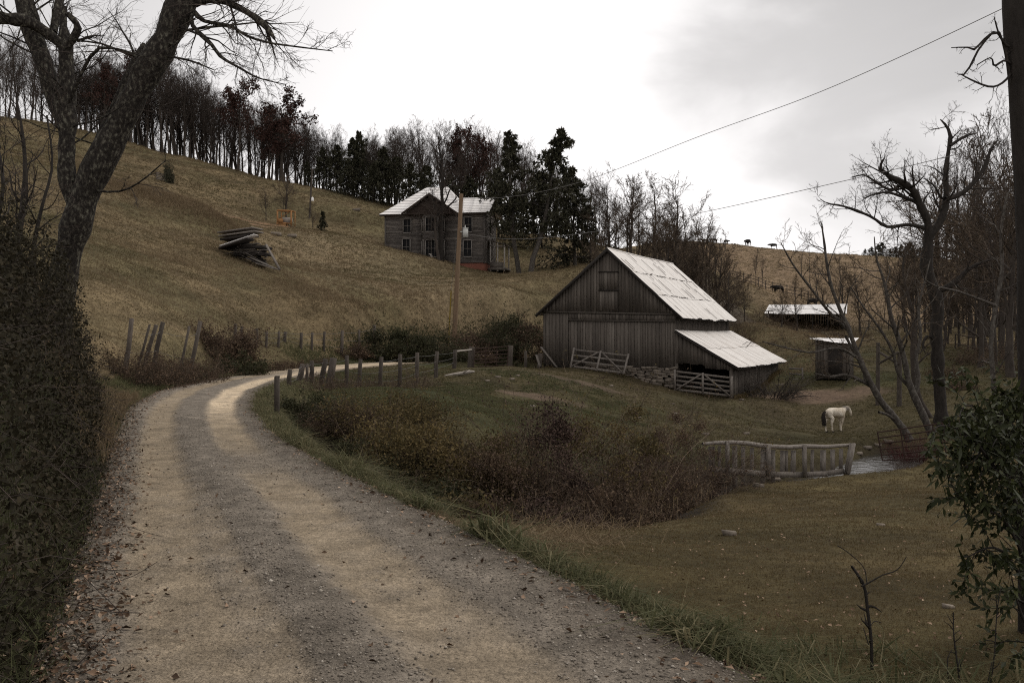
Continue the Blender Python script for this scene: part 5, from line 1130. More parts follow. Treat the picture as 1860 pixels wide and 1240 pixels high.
big = [
 dict(g=limb([(84, 660, 33.60), (102, 575, 30.24), (117, 490, 26.04), (138, 410, 25.20), (162, 335, 25.20), (203, 255, 24.36), (247, 170, 22.68), (268, 130, 27.72), (290, 95, 24.36), (312, 50, 24.36), (340, -20, 26.88), (372, -95, 23.52), (400, -190, 18.48)], D, D, 34), rf=.13, m=14, t0=.6, L=2.2, a=1.0, up=-.04),
 dict(g=limb([(150, 395, 16.80), (124, 335, 15.96), (121, 270, 15.12), (124, 200, 14.28), (121, 130, 13.44), (119, 80, 12.60), (115, 45, 7.00), (118, 12, 4.00)], D, D + .3, 22), rf=.13, m=14, t0=.3, L=1.7, a=1.1, up=.05),
 dict(g=limb([(122, 240, 11.76), (100, 185, 14.28), (80, 115, 15.12), (60, 62, 16.80), (44, 0, 16.80), (28, -70, 15.12), (10, -160, 11.76)], D + .1, D + .8, 20), rf=.13, m=16, t0=.2, L=2.2, a=.9, up=.02),
 dict(g=limb([(120, 88, 9.24), (88, 62, 10.08), (52, 40, 10.92), (10, 34, 10.92), (-40, 26, 10.08)], D + .2, D - .4, 14), rf=.13, m=12, t0=.1, L=2.0, a=.9, up=-.02),
 dict(g=limb([(120, 85, 8.00), (138, 62, 7.00), (140, 45, 6.00), (122, 25, 4.00)], D, D - .2, 8), m=2, L=.7),
 dict(g=limb([(96, 60, 7.56), (105, 20, 8.40), (112, -30, 7.56), (118, -90, 8.00)], D + .3, D + 1, 10), rf=.13, m=12, L=2.2),
 dict(g=limb([(128, 420, 10.08), (152, 345, 12.60), (178, 275, 12.60), (205, 210, 11.76), (228, 160, 10.92), (246, 112, 7.56), (262, 80, 4.00)], D + .5, D + 1.1, 18), rf=.13, m=9, t0=.4, L=1.7, a=.9),
 dict(g=limb([(355, 8, 6.00), (378, 0, 6.00), (405, 2, 6.00), (432, 14, 5.50), (455, 26, 6.00), (474, 40, 6.00), (488, 54, 5.00), (499, 72, 2.00)], D, D - .8, 16), m=10, t0=.1, L=1.2, a=.6, up=-.07),
 dict(g=limb([(352, 22, 5.00), (370, 38, 4.00), (395, 43, 3.60), (420, 48, 3.00), (450, 66, 2.60), (490, 78, 2.00), (545, 86, 1.50), (604, 93, 0.80)], D, D - 1.2, 18), m=13, t0=.15, L=.9, a=.6, up=-.04),
 dict(g=limb([(348, 24, 5.00), (349, 45, 4.20), (366, 64, 4.00), (385, 82, 3.60), (402, 104, 3.00), (436, 124, 2.20), (470, 142, 1.60), (520, 154, 0.80)], D, D - 1.0, 18), m=10, t0=.15, L=.7, a=.6, up=-.05),
 dict(g=limb([(290, 100, 4.00), (320, 105, 2.50), (350, 112, 2.00), (390, 128, 1.00)], D, D - .7, 9), m=7, L=.5, a=.7),
 dict(g=limb([(125, 185, 4.00), (170, 95, 3.00), (215, 90, 2.00), (262, 104, 1.50)], D, D - .9, 9), m=6, L=.7, a=.7),
 dict(g=limb([(160, 345, 3.00), (215, 348, 2.00), (255, 330, 1.60), (300, 292, 0.80)], D, D - .9, 9), m=5, L=.5, a=.5),
]
near_tree('leaning_tree', 'big lichen spotted leaning tree forking over the bank at the left', G(108, D), big, M['bark'], M['twig'], 5, .004, ((6, .7, .6, .0036), (5, .6, .6, .0028)), k=14, seclen=.3, bumps=.12)
# saplings on the bank
for i, (pix, d, lab) in enumerate((([(30, 600, 7), (28, 480, 7), (38, 400, 6), (46, 330, 5), (42, 250, 3), (30, 180, 2)], 15, 'thin crooked sapling at the far left edge of the bank'), ([(70, 600, 4), (60, 470, 4), (75, 380, 3), (95, 300, 2), (85, 210, 1.5)], 14.5, 'slim forked sapling close left of the leaning tree'), ([(12, 620, 5), (8, 520, 5), (-5, 420, 4), (6, 330, 3), (-10, 240, 2)], 13, 'sapling half cut off by the left edge of the picture'))):
    near_tree('sapling', lab, G(pix[0][0], d), [dict(g=limb(pix, d, d + .6, 16), m=11, t0=.25, L=1.15, a=.75, up=.03)], M['barkdark'], M['twig'], 40 + i, .004, ((5, .55, .7, .0045), (4, .55, .6, .0035)), k=8)
# tall dead tree
D = 50.0
dead = [
 dict(g=limb([(1710, 775, 14.62), (1710, 752, 12.04), (1706, 700, 10.75), (1703, 650, 10.75), (1701, 600, 10.75), (1704, 560, 10.75), (1696, 525, 11.18), (1683, 490, 10.32), (1685, 450, 9.03), (1688, 425, 9.46)], D, D, 26), m=0),
 dict(g=limb([(1688, 436, 7.74), (1684, 400, 6.88), (1670, 370, 6.88), (1662, 350, 6.45), (1640, 332, 6.02), (1618, 322, 5.16), (1606, 312, 3.44), (1598, 304, 2.58), (1606, 288, 1.29)], D, D - 1.2, 20), m=13, t0=.25, L=2.3, up=.06),
 dict(g=limb([(1688, 430, 6.88), (1706, 405, 6.45), (1716, 380, 6.02), (1719, 350, 5.16), (1718, 315, 4.73), (1722, 280, 3.87), (1726, 245, 3.44), (1716, 225, 2.15), (1708, 217, 0.86)], D, D + .8, 20), m=13, t0=.2, L=2.2, up=.06),
 dict(g=limb([(1718, 362, 4.30), (1745, 352, 4.30), (1770, 330, 3.87), (1790, 300, 3.44), (1800, 270, 2.58), (1812, 255, 1.29)], D, D + 1.2, 14), m=12, t0=.15, L=1.9, up=.05),
 dict(g=limb([(1726, 265, 2.58), (1745, 252, 2.58), (1762, 245, 1.72), (1773, 243, 0.86)], D, D + .5, 8), m=4, L=.9),
 dict(g=limb([(1686, 416, 4.30), (1650, 408, 3.44), (1612, 412, 3.01), (1585, 395, 2.58), (1562, 385, 2.58), (1530, 374, 1.89), (1505, 370, 1.20), (1490, 362, 0.60)], D, D - 2, 18), m=11, t0=.2, L=1.7, up=.06),
 dict(g=limb([(1670, 368, 3.44), (1640, 358, 2.58), (1615, 350, 2.15), (1590, 352, 1.72), (1570, 360, 0.86)], D, D - 1.5, 12), m=8, L=1.4, up=.05),
 dict(g=limb([(1640, 332, 3.44), (1618, 345, 2.58), (1590, 330, 2.15), (1570, 318, 1.72), (1548, 322, 0.86)], D, D + 1.2, 12), m=8, L=1.3, up=.06),
 dict(g=limb([(1696, 528, 5.16), (1716, 524, 5.16), (1738, 510, 4.30), (1756, 492, 3.44), (1780, 478, 2.58), (1800, 472, 1.29)], D, D - 1, 14), m=5, L=1.4, up=.05),
 dict(g=limb([(1700, 620, 2.58), (1685, 610, 2.58), (1676, 625, 1.72), (1680, 640, 1.03)], D, D - .5, 8), m=3, L=.5),
]
near_tree('dead_tree', 'tall dark dead tree with contorted limbs standing by the stream', G(1710, D), dead, M['barkdark'], M['twig'], 12, .01, ((6, .6, .8, .010), (5, .6, .7, .008)), k=11, bumps=.16)
# leaning lichen-pale trees over the stream
D = 46.0
l1 = [
 dict(g=limb([(1652, 800, 7.65), (1640, 778, 6.80), (1622, 755, 6.38), (1600, 728, 5.95), (1585, 702, 5.52), (1574, 680, 5.10), (1562, 655, 4.67), (1550, 622, 4.25), (1538, 590, 3.82), (1524, 558, 3.40), (1510, 520, 2.98), (1502, 480, 2.55), (1497, 440, 2.12), (1492, 405, 0.85)], D, D - 1, 34), m=16, t0=.35, L=2.6, a=.7, up=.03),
 dict(g=limb([(1586, 702, 4.25), (1562, 690, 3.40), (1535, 680, 2.55), (1510, 684, 2.12), (1480, 678, 1.36)], D, D - 1.5, 12), m=8, L=1.8, up=.02),
 dict(g=limb([(1572, 690, 3.40), (1566, 655, 3.40), (1552, 640, 2.98), (1536, 610, 2.55)], D + .3, D, 10), m=5, L=1.8),
 dict(g=limb([(1540, 600, 2.98), (1505, 565, 2.55), (1470, 520, 2.12), (1440, 480, 1.70), (1418, 440, 0.85)], D, D - 2, 16), m=10, L=2.2, up=.02),
 dict(g=limb([(1560, 650, 2.55), (1520, 632, 2.12), (1475, 640, 1.70), (1430, 632, 1.27), (1385, 620, 0.85)], D - .5, D - 3, 14), m=9, L=1.6),
 dict(g=limb([(1627, 762, 2.98), (1610, 752, 2.55), (1596, 748, 2.55)], D - .2, D - .6, 6), m=0)]
near_tree('leaning_tree', 'pale barked tree leaning left over the meadow beside the horse', G(1652, D), l1, M['barkpale'], M['twigbrown'], 21, .01, ((5, .55, .7, .0105), (4, .55, .6, .0085)), k=9)
D = 47.5
l2 = [
 dict(g=limb([(1692, 790, 7.65), (1676, 752, 6.80), (1660, 718, 5.95), (1650, 690, 5.52), (1642, 650, 5.10), (1630, 610, 4.67), (1618, 575, 4.25), (1612, 540, 3.40), (1604, 505, 2.55), (1592, 470, 1.70), (1588, 430, 0.85)], D, D - 1, 28), m=14, t0=.4, L=2.4, up=.03),
 dict(g=limb([(1660, 720, 4.25), (1668, 690, 4.25), (1664, 650, 3.40), (1672, 610, 2.98), (1668, 560, 2.55), (1680, 510, 1.70), (1690, 470, 0.85)], D, D + 1, 20), m=11, L=2.0, up=.03),
 dict(g=limb([(1655, 705, 3.40), (1632, 680, 2.98), (1622, 640, 2.55), (1600, 600, 2.12), (1570, 560, 1.70), (1545, 520, 0.85)], D, D - 1, 16), m=10, L=2.0)]
near_tree('leaning_tree', 'cluster of slim leaning stems between the pale tree and the dead tree', G(1685, D), l2, M['barkpale'], M['twigbrown'], 22, .01, ((5, .55, .7, .0105), (4, .55, .6, .0085)), k=9)
l3 = [dict(g=limb([(1690, 760, 6), (1672, 730, 6), (1662, 690, 5.5), (1658, 640, 5), (1662, 590, 4), (1650, 540, 3), (1640, 490, 2), (1645, 450, 1)], 52, 52.5, 20), m=12, t0=.3, L=2.2, up=.04)]
near_tree('bare_tree', 'thin dark tree just behind the cluster of leaning stems', G(1688, 52), l3, M['barkmid'], M['twigbrown'], 23, .01, ((5, .55, .7, .0105), (4, .55, .6, .009)), k=8)
l4 = [dict(g=limb([(1812, 790, 5), (1805, 700, 4.5), (1800, 620, 4), (1808, 560, 4), (1820, 490, 3.5), (1818, 420, 3), (1830, 350, 2)], 33, 33.5, 20), m=14, t0=.2, L=2.0, up=.02),
      dict(g=limb([(1808, 555, 3), (1770, 540, 2.5), (1735, 528, 2.2), (1700, 520, 1.8), (1680, 508, 1)], 33, 31, 12), m=9, L=1.0)]
near_tree('bare_tree', 'slim bare tree with a long pale side branch near the right edge', G(1812, 33), l4, M['barkpale'], M['twig'], 24, .01, ((5, .55, .7, .0075), (4, .55, .6, .006)), k=8)
# dark trunk cutting the right edge
D = 7.6
edge = [dict(g=limb([(1885, 1330, 36), (1884, 1150, 32), (1884, 950, 31), (1884, 700, 31), (1880, 450, 31), (1870, 250, 31), (1858, 60, 31), (1850, -120, 30), (1845, -320, 28)], D, D, 26), m=0),
 dict(g=limb([(1838, 165, 2.6), (1822, 72, 2.2), (1800, 62, 2.0), (1782, 78, 1.8), (1770, 90, 2.2), (1755, 86, 1.4), (1728, 87, .7)], D, D - .25, 14), m=6, L=.12, a=.9, wig=.3),
 dict(g=limb([(1840, 175, 2.5), (1815, 60, 2), (1778, 90, 2), (1764, 118, 1.8), (1748, 138, 1.6), (1740, 135, 1)], D, D - .15, 14), m=7, L=.12, a=.9, wig=.3),
 dict(g=limb([(1840, 130, 2.2), (1822, 150, 2), (1800, 158, 2), (1770, 148, 1.6), (1745, 135, 1)], D, D - .3, 12), m=8, L=.14, wig=.3),
 dict(g=limb([(1842, 120, 2), (1825, 110, 2), (1806, 120, 1.8), (1800, 105, 1.2), (1775, 118, 1)], D, D - .3, 12), m=7, L=.12, wig=.3),
 dict(g=limb([(1842, 75, 2.4), (1832, 85, 2.2), (1818, 70, 2), (1810, 48, 1.4), (1806, 32, .8)], D, D - .2, 10), m=5, L=.1, wig=.3)]
near_tree('dark_trunk', 'black trunk of a near tree cutting down the right edge', G(1862, D), edge, M['barkdark'], M['twig'], 31, .004, ((3, .5, .8, .0016),), k=16, minr=.0018, bumps=.06)
# ================================================================ horse and cattle
def skin_body(name, verts, edges, radii, mat, sub=2):
    me = bpy.data.meshes.new(name); me.from_pydata([tuple(v) for v in verts], edges, []); o = bpy.data.objects.new(name, me); COL.objects.link(o)
    sk = o.modifiers.new('skin', 'SKIN'); sk.use_smooth_shade = True; sk.branch_smoothing = .6
    if not me.skin_vertices: me.skin_vertices.new(name='skin') if hasattr(me.skin_vertices, 'new') else None
    for v, r in zip(me.skin_vertices[0].data, radii): v.radius = r if hasattr(r, '__len__') else (r, r)
    me.skin_vertices[0].data[0].use_root = True
    ss = o.modifiers.new('sub', 'SUBSURF'); ss.levels = sub; ss.render_levels = sub
    dg = bpy.context.evaluated_depsgraph_get(); ne = bpy.data.meshes.new_from_object(o.evaluated_get(dg)); ne.name = name
    bpy.data.objects.remove(o); bpy.data.meshes.remove(me); ne.materials.clear(); ne.materials.append(mat)
    for p in ne.polygons: p.use_smooth = True
    a = ne.attributes.new('tint', 'FLOAT', 'POINT'); a.data.foreach_set('value', np.full(len(ne.vertices), .6, np.float32)); return ne
hv = [(-.15, 0, 1.10), (-.52, 0, 1.16), (-.74, 0, 1.12), (.2, 0, 1.08), (.52, 0, 1.14), (.66, 0, 1.24), (.86, 0, 1.27), (1.04, 0, 1.31), (1.17, 0, 1.27), (1.28, 0, 1.09), (1.36, 0, .93), (1.39, 0, .87)]
hr = [(.33, .33), (.31, .31), (.20, .20), (.33, .35), (.29, .31), (.19, .24), (.11, .17), (.085, .125), (.10, .125), (.08, .10), (.06, .075), (.05, .055)]
he = [(0, 1), (1, 2), (0, 3), (3, 4), (4, 5), (5, 6), (6, 7), (7, 8), (8, 9), (9, 10), (10, 11)]
def leg(root, pts):
    p = root
    for v, r in pts: hv.append(v); hr.append((r, r)); he.append((p, len(hv) - 1)); p = len(hv) - 1
for s, off in ((1, .0), (-1, .16)):
    leg(1, [((-.56, .15 * s, .92), .17), ((-.46 + off * .4, .16 * s, .76), .115), ((-.66 + off, .15 * s, .50), .062), ((-.60 + off, .15 * s, .30), .042), ((-.60 + off, .15 * s, .13), .048), ((-.55 + off, .15 * s, .06), .052), ((-.53 + off, .15 * s, .005), .062)])
for s, off in ((1, .10), (-1, -.10)):
    leg(4, [((.50, .15 * s, .84), .125), ((.49 + off * .6, .15 * s, .66), .072), ((.50 + off, .14 * s, .45), .052), ((.47 + off * 1.4, .14 * s, .28), .036), ((.47 + off * 1.6, .14 * s, .12), .044), ((.51 + off * 1.7, .14 * s, .05), .05), ((.53 + off * 1.7, .14 * s, .005), .058)])
hv.append((1.11, .07, 1.44)); hr.append((.025, .025)); he.append((7, len(hv) - 1)); hv.append((1.11, -.07, 1.44)); hr.append((.025, .025)); he.append((7, len(hv) - 1))
hp = gp(1517, 779); hp = G(1517, 53)
horse = thing('horse', 'white horse with a dark tail walking away through the meadow', 'horse', hp, math.radians(33))
horse.scale = (.95, 1.0, .92)
link('body', skin_body('body', hv, he, hr, M['horse']), horse)
m_ = MB(); g = np.random.default_rng(1)
for k in range(60):
    a = g.normal(size=2) * .035; e_ = g.normal(size=2) * .06; m_.tubes([(-.86, a[0] * .6, 1.20 + a[1] * .4), (-.95 + a[1] * .4, a[0], 1.05), (-.97 + e_[0] * .5, a[0] + e_[1] * .6, .75), (-.93 + e_[0], a[0] + e_[1], .30 + g.random() * .25)], [.02, .022, .02, .006], 4, g.random())
part('tail', m_, M['hair'], horse, True)
m_ = MB()
for k in range(50):
    t = k / 50; p = np.array([.62 + .46 * t, 0, 1.43 - .02 * t]); m_.tubes([p, p + (g.normal() * .03, -.07, -.02), p + (g.normal() * .04 - .03, -.12, -.16 - .06 * g.random())], [.014, .014, .004], 4, g.random())
part('mane', m_, M['palewood'], horse, True)
m_ = MB()
for s, off in ((1, 0), (-1, .16)): m_.tubes([(-.545 + off, .15 * s, .075), (-.52 + off, .15 * s, 0)], [.055, .07], 8, .3)
for s, off in ((1, .17), (-1, -.17)): m_.tubes([(.515 + off, .14 * s, .07), (.535 + off, .14 * s, 0)], [.05, .066], 8, .3)
for k, (a, b) in enumerate(zip(m_.V, m_.Q)): q = MB(); q.add(a, b - b.min(), tint=.2); part('hoof', q, M['hair'], horse, True)
m_ = MB(); m_.leaves(np.array([(1.20, .095, 1.235), (1.20, -.095, 1.235)]), np.array([(.5, 0, -.2), (.5, 0, -.2)]), np.array([(0, 1, 0), (0, -1, 0)]), .05, .03, .0); part('eyes', m_, M['hair'], horse, True)
# cow: one built, the herd copied
hv, hr, he = [(0, 0, .95), (-.55, 0, 1.0), (-.85, 0, .98), (.5, 0, .95), (.85, 0, 1.05), (1.1, 0, 1.02), (1.35, 0, .88)], [(.33, .36), (.30, .32), (.18, .2), (.31, .36), (.19, .22), (.15, .15), (.09, .10)], [(0, 1), (1, 2), (0, 3), (3, 4), (4, 5), (5, 6)]
for s in (1, -1):
    leg(1, [((-.62, .2 * s, .72), .15), ((-.68, .2 * s, .42), .075), ((-.64, .2 * s, .03), .06)]); leg(3, [((.5, .2 * s, .62), .13), ((.5, .2 * s, .38), .07), ((.5, .2 * s, .03), .06)])
    hv.append((1.02, .17 * s, 1.12)); hr.append((.03, .03)); he.append((5, len(hv) - 1))
cow_me = skin_body('cow', hv, he, hr, M['cow'], 1)
def skyline(px, dmin=180):
    d = np.geomspace(dmin, 290, 400); x = (px - CX) / F * d; a = (H(x, d) - EYE) / d; i = a.argmax(); return np.array([x[i], d[i], h1(x[i], d[i])])
first = None
for i, (px, d, rz, sc, lab) in enumerate(((1276, 0, 3.1, 1.0, 'black cow leftmost on the skyline of the far hill'), (1293, 0, 3.3, 1.1, 'black cow second from the left on the skyline of the far hill'), (1314, 0, .3, 1.0, 'black cow in the middle of the herd on the skyline'), (1353, 0, 1.9, 1.6, 'black cow standing tallest and alone on the skyline'), (1399, 0, 2.9, 1.3, 'black cow farthest right on the skyline of the far hill'), (1414, 147, 3.3, 1.25, 'dark cow grazing by the rail fence below the far hill'), (1476, 136, .2, 1.2, 'dark cow standing above the long cattle shed roof'))):
    g_ = skyline(px) - (0, 3.0, 0) if d == 0 else G(px, d); g_[2] = h1(g_[0], g_[1])
    if first is None: c = bpy.data.objects.new('cow', cow_me); COL.objects.link(c); first = c
    else: c = first.copy(); COL.objects.link(c)
    c.location = tuple(g_); c.rotation_euler = (0, 0, rz); c.scale = (sc * .8,) * 3; tag(c, lab, 'cow', 'cattle on the far hill')

# ================================================================ shrubs with a place of their own
V_ = dict(mstem=M['twigbrown'])
shrub('ditch_shrub', 'dark green leafy shrub beside the lone post at the bend', G(556, 26), 51, 1.0, 1.15, 60, 5200, .075, M['twigbrown'], M['bushgreen'], sub=7, clump=.7, toff=-.05)
shrub('ditch_shrub', 'broad olive and orange tinged shrub between the fence and the ditch', G(705, 25.5), 52, 1.6, 1.45, 80, 8500, .068, M['twigbrown'], M['busholive'], sub=8, clump=.75, toff=.10)
shrub('ditch_shrub', 'reddish brown shrub low between the green shrub and the olive shrub', G(628, 25.5), 53, 1.2, 1.0, 70, 4200, .05, M['twigbrown'], M['bushbrown'], sub=8)
BR = [  # px, d, radius, height, leaves, leaf material, seed
 (650, 21.5, 1.0, 1.0, 2600, 'bushgreen', 61), (735, 22.5, 1.4, 1.35, 4200, 'busholive', 62), (800, 22.0, 1.2, 1.0, 3200, 'busholive', 63), (862, 22.5, 1.2, 1.25, 3600, 'busholive', 64), (830, 18.5, .9, .7, 1700, 'busholive', 65), (920, 22.0, 1.1, 1.45, 3000, 'bushbrown', 66),
 (985, 22.5, 1.15, 2.05, 4600, 'bushpurple', 67), (915, 18.5, .9, .75, 1400, 'bushbrown', 68), (1045, 22.0, .9, 1.25, 2000, 'bushbrown', 69), (1112, 25.0, 1.35, 2.55, 5200, 'busholive', 70), (1150, 23.0, 1.0, 1.35, 1900, 'bushbrown', 71), (1178, 27.0, 1.1, 1.9, 2800, 'bushbrown', 72), (1240, 29.5, 1.2, 2.55, 4200, 'bushbrown', 73), (1205, 26.5, .9, 1.2, 1500, 'bushbrown', 74), (1280, 31.3, .8, 1.9, 2200, 'bushbrown', 75), (990, 18.6, .8, .8, 1100, 'bushpurple', 76), (1085, 21.0, .8, .9, 1100, 'bushbrown', 77), (700, 19.8, .9, .75, 1700, 'bushgreen', 79), (765, 19.5, .9, .7, 1500, 'bushgreen', 80), (1025, 20.0, .7, .6, 600, 'bushbrown', 85), (1130, 22.0, .7, .8, 700, 'bushbrown', 86)]
for px, d, r_, h_, nl, mat, sd_ in BR:
    lab = {'bushgreen': 'green leaved bramble at the road side of the overgrown ditch', 'busholive': 'olive tinted bramble bush filling the left half of the ditch', 'bushbrown': 'tangled brown bramble bush filling the overgrown ditch', 'bushpurple': 'x'}[mat]; grp = {'bushgreen': 'green brambles of the ditch', 'busholive': 'olive brambles of the ditch', 'bushbrown': 'brown brambles of the ditch', 'bushpurple': None}[mat]
    if sd_ == 70: lab, grp = 'tallest olive bramble bush, in the right half of the ditch', None
    if sd_ == 67: lab, grp = 'dark purple brown bramble rising in the middle of the ditch', None
    if sd_ == 76: lab, grp = 'low purple brown bramble in front of the tall purple one', None
    if sd_ == 73: lab, grp = 'tall brown bramble bush just left of the water gate', None
    if sd_ == 75: lab, grp = 'brown bramble bush swallowing the left end of the water gate', None
    shrub('bramble_bush', lab, G(px, d), sd_, r_, h_ * (1.5 if h_ > 1.8 else 1.3), int(34 + 16 * (mat != 'bushgreen')), int(nl * 1.7), (.066 if mat in ('busholive', 'bushgreen') else .056) + .008 * (sd_ % 3), M['canes'], M[mat], group=grp, sub=8, arch=-.12 + .04 * (sd_ % 3), r=.008, spread=.45, clump=.86, toff=(-.08, .06, .18, .0)[sd_ % 4])
shrub('red_twig_bush', 'red twigged bush behind the slanting rusty gate by the stream', G(1662, 44), 81, 1.0, 1.6, 170, 0, .05, M['twigred'], None, sub=8, arch=-.02, spread=.5)
shrub('hedge_bush', 'brown and green bush on the bank between the tilted and the upright posts', G(404, 47), 82, 1.5, 2.2, 110, 8500, .11, M['twigbrown'], M['bushbrown'], sub=8, clump=.6)
shrub('hedge_bush', 'green skirt of the bush on the bank beside the lane', G(432, 45), 83, 1.2, 1.2, 70, 4200, .11, M['twigbrown'], M['bushgreen'], sub=7)
for i, (px, d, r_, h_, nl, mat, lab) in enumerate(((708, 68, 1.6, 2.5, 5600, 'bushgreen', 'dark hedge bush with a brown top left of the utility pole'), (745, 68, 1.7, 1.7, 4600, 'bushgreen', 'low dark hedge bush in the middle of the clump left of the utility pole'), (785, 70, 1.7, 1.9, 4800, 'bushgreen', 'dark hedge bush directly left of the utility pole'), (850, 76, 1.6, 2.0, 4200, 'bushbrown', 'brown hedge bush just right of the utility pole'), (890, 78, 1.9, 2.6, 5600, 'bushgreen', 'green hedge bush between the pole and the barn'), (930, 80, 2.2, 3.4, 7200, 'bushgreen', 'biggest green hedge bush, left of the barn eave'), (968, 80, 1.8, 3.0, 5200, 'bushbrown', 'brown hedge bush touching the left eave of the barn'))):
    shrub('hedge_bush', lab, G(px, d), 90 + i, r_ * 1.1, h_ * 1.4, 80, int(nl * 1.5), .15, M['twigbrown'], M[mat], sub=7, clump=.7)
for i in range(9):
    px = (640, 672, 726, 765, 808, 832, 868, 908, 950)[i]; shrub('bank_bush', 'low scrubby growth on the bank above the far stretch of lane', G(px, 66.5 + i * 1.3), 110 + i, 1.3, 1.0, 45, 1900, .15, M['twigbrown'], M['bushgreen' if i % 3 else 'bushbrown'], group='scrub above the far lane', sub=6)
for i in range(10):
    px, d = ((232, 32.2), (256, 33), (290, 34.5), (318, 36), (345, 37.5), (372, 40), (452, 48), (490, 51), (530, 55), (580, 60))[i]; shrub('bank_bush', 'dry brown weeds on the bank beneath the tilted fence posts' if i < 6 else 'dry weeds beneath the line of thin upright posts', G(px, d) - (0, .25 if i < 6 else .6, 0), 130 + i, 1.0, 1.25 if i < 6 else .7, 80, 1700, .07, M['twigbrown'], M['bushbrown'], group='weeds under the tilted posts' if i < 6 else 'weeds under the upright posts', sub=7, arch=-.06)
for i in range(9):
    px, d = ((612, 38), (640, 38.5), (668, 39.5), (690, 40.5), (715, 41.5), (738, 42.5), (762, 45), (578, 36), (596, 33))[i]; shrub('fence_weeds', 'dry grey brown weeds tangled along the barnyard fence', G(px, d), 150 + i, .8, .95 if i != 5 else 1.3, 34, 260, .06, M['twigbrown'], M['bushbrown'], group='weeds along the barnyard fence', sub=7, arch=-.04)
t1 = shrub('hill_bush', 'dark round topped bush standing alone on the upper hillside', G(306, 124), 171, .5, 2.6, 30, 2600, .22, M['barkdark'], M['pine'], sub=7, arch=-.02, spread=.25, sc=(.5, .5, 1.05))
tr_, fo = conifer(172, 2.2, .05, base=.02, width=.24, nb=40, leafn=900, size=.25); t_ = tree_proto('young_evergreen', 'tiny dark evergreen on the hillside right of the orange machine', 'tree', tr_, fo, None, M['barkdark'], M['pine']); t_.location = tuple(G(585, 112))
for i, (px, d, r_, h_) in enumerate(((1338, 92, 1.6, 2.6), (1362, 100, 1.8, 2.4), (1385, 108, 2, 2.2), (1342, 88, 1.2, 1.4))): shrub('thicket_bush', 'brown thicket bush between the barn roof and the cattle shed', G(px, d), 180 + i, r_, h_, 90, 900, .10, M['twigbrown'], M['bushbrown'], group='thicket beside the barn', sub=8, arch=-.02)
for i, (px, d, r_, h_) in enumerate(((1420, 108, 2, 1.6), (1460, 106, 2.2, 1.8), (1500, 106, 2, 1.6), (1545, 104, 2, 1.4), (1720, 66, 1.2, .9), (1760, 72, 1.6, 1.4), (1800, 74, 2, 2.2), (1840, 66, 1.6, 2.0), (1745, 60, 1.0, .8))): shrub('meadow_bush', 'dark brushy growth before the cattle shed' if i < 4 else 'brown brush in the meadow behind the tall dead tree', G(px, d), 190 + i, r_, h_, 90, 1200, .10, M['twigbrown'], M['bushbrown'], group='brush before the cattle shed' if i < 4 else 'brush behind the dead tree', sub=8)
shrub('dead_brush', 'pile of dead branches against the back wall of the lean-to', G(1402, 61.5), 205, 1.7, 2.3, 90, 0, .1, M['barkmid'], None, sub=9, arch=-.08, spread=1.1, r=.025)
# leafy evergreen bush at the right edge, big leaves
def leafy(name, label, base, chains, lsize, nleaf, seed, mat):
    g = np.random.default_rng(seed); t = thing(name, label, 'shrub', base); st = MB(); allp = []
    for lmb in chains:
        pts, R = lmb; st.tubes(pts, R, 6, .4); s1 = spawn(g, pts[None], R[None], 8, .2, 1, .9, .35, .5, 6, .2, -.03, .003, absL=.42); st.tubes(*s1, 4, .4); s2 = spawn(g, *s1, 4, .2, 1, .8, .6, .6, 5, .2, -.03, .002); st.tubes(*s2, 3, .4); allp += [s1, s2]
    lf = MB()
    for (q, _), n in zip(allp, [nleaf // len(allp)] * len(allp)):
        idx = g.integers(0, len(q), n); k = g.integers(1, q.shape[1] - 1, n); fr = g.random(n)[:, None]; po = q[idx, k] * (1 - fr) + q[idx, k + 1] * fr; T = nrm(q[idx, k + 1] - q[idx, k])
        dd = T * .6 + g.normal(size=(n, 3)) * .65 + [0, 0, -.35]; nn = g.normal(size=(n, 3)) * .5 + [0, -.4, .9]; lf.leaves(po, dd, nn, lsize * g.lognormal(-.15, .38, n), lsize * .40, np.clip(.45 + .25 * g.normal(size=n), 0, 1), .12)
    link('stems', st.mesh('stems', M['barkdark'], False, base), t); link('foliage', lf.mesh('foliage', mat, False, base), t); return t
ch = []
for pix, d0, d1 in (([(1885, 1250, 5), (1870, 1100, 5), (1850, 980, 4), (1835, 880, 4), (1800, 800, 3), (1765, 750, 2), (1735, 735, 1)], 7.2, 6.6), ([(1890, 1150, 5), (1870, 1000, 4), (1855, 850, 4), (1835, 770, 3), (1800, 725, 2), (1780, 722, 1)], 7.3, 7.0), ([(1880, 1000, 4), (1840, 900, 3), (1800, 840, 3), (1760, 790, 2), (1720, 772, 1.5), (1695, 778, .8)], 7.0, 6.2),
                    ([(1880, 1060, 4), (1845, 980, 3), (1815, 935, 2.5), (1780, 925, 2), (1745, 905, 1.2), (1728, 880, .8)], 7.0, 6.5), ([(1880, 1100, 4), (1850, 1040, 3), (1820, 1000, 2.4), (1790, 995, 1.8), (1760, 1010, 1.2), (1740, 1010, .8)], 7.0, 6.6), ([(1880, 900, 4), (1860, 800, 3), (1850, 760, 2.5), (1845, 735, 2)], 7.2, 7.1), ([(1885, 1240, 4), (1868, 1150, 3), (1850, 1100, 2), (1838, 1050, 1)], 6.6, 6.5), ([(1885, 1000, 4), (1862, 950, 3), (1840, 900, 3), (1828, 860, 2)], 6.6, 6.4), ([(1880, 960, 3), (1840, 860, 3), (1800, 800, 2), (1775, 830, 1.6), (1755, 850, 1)], 7.2, 6.5)):
    ch.append(limb(pix, d0, d1, 14))
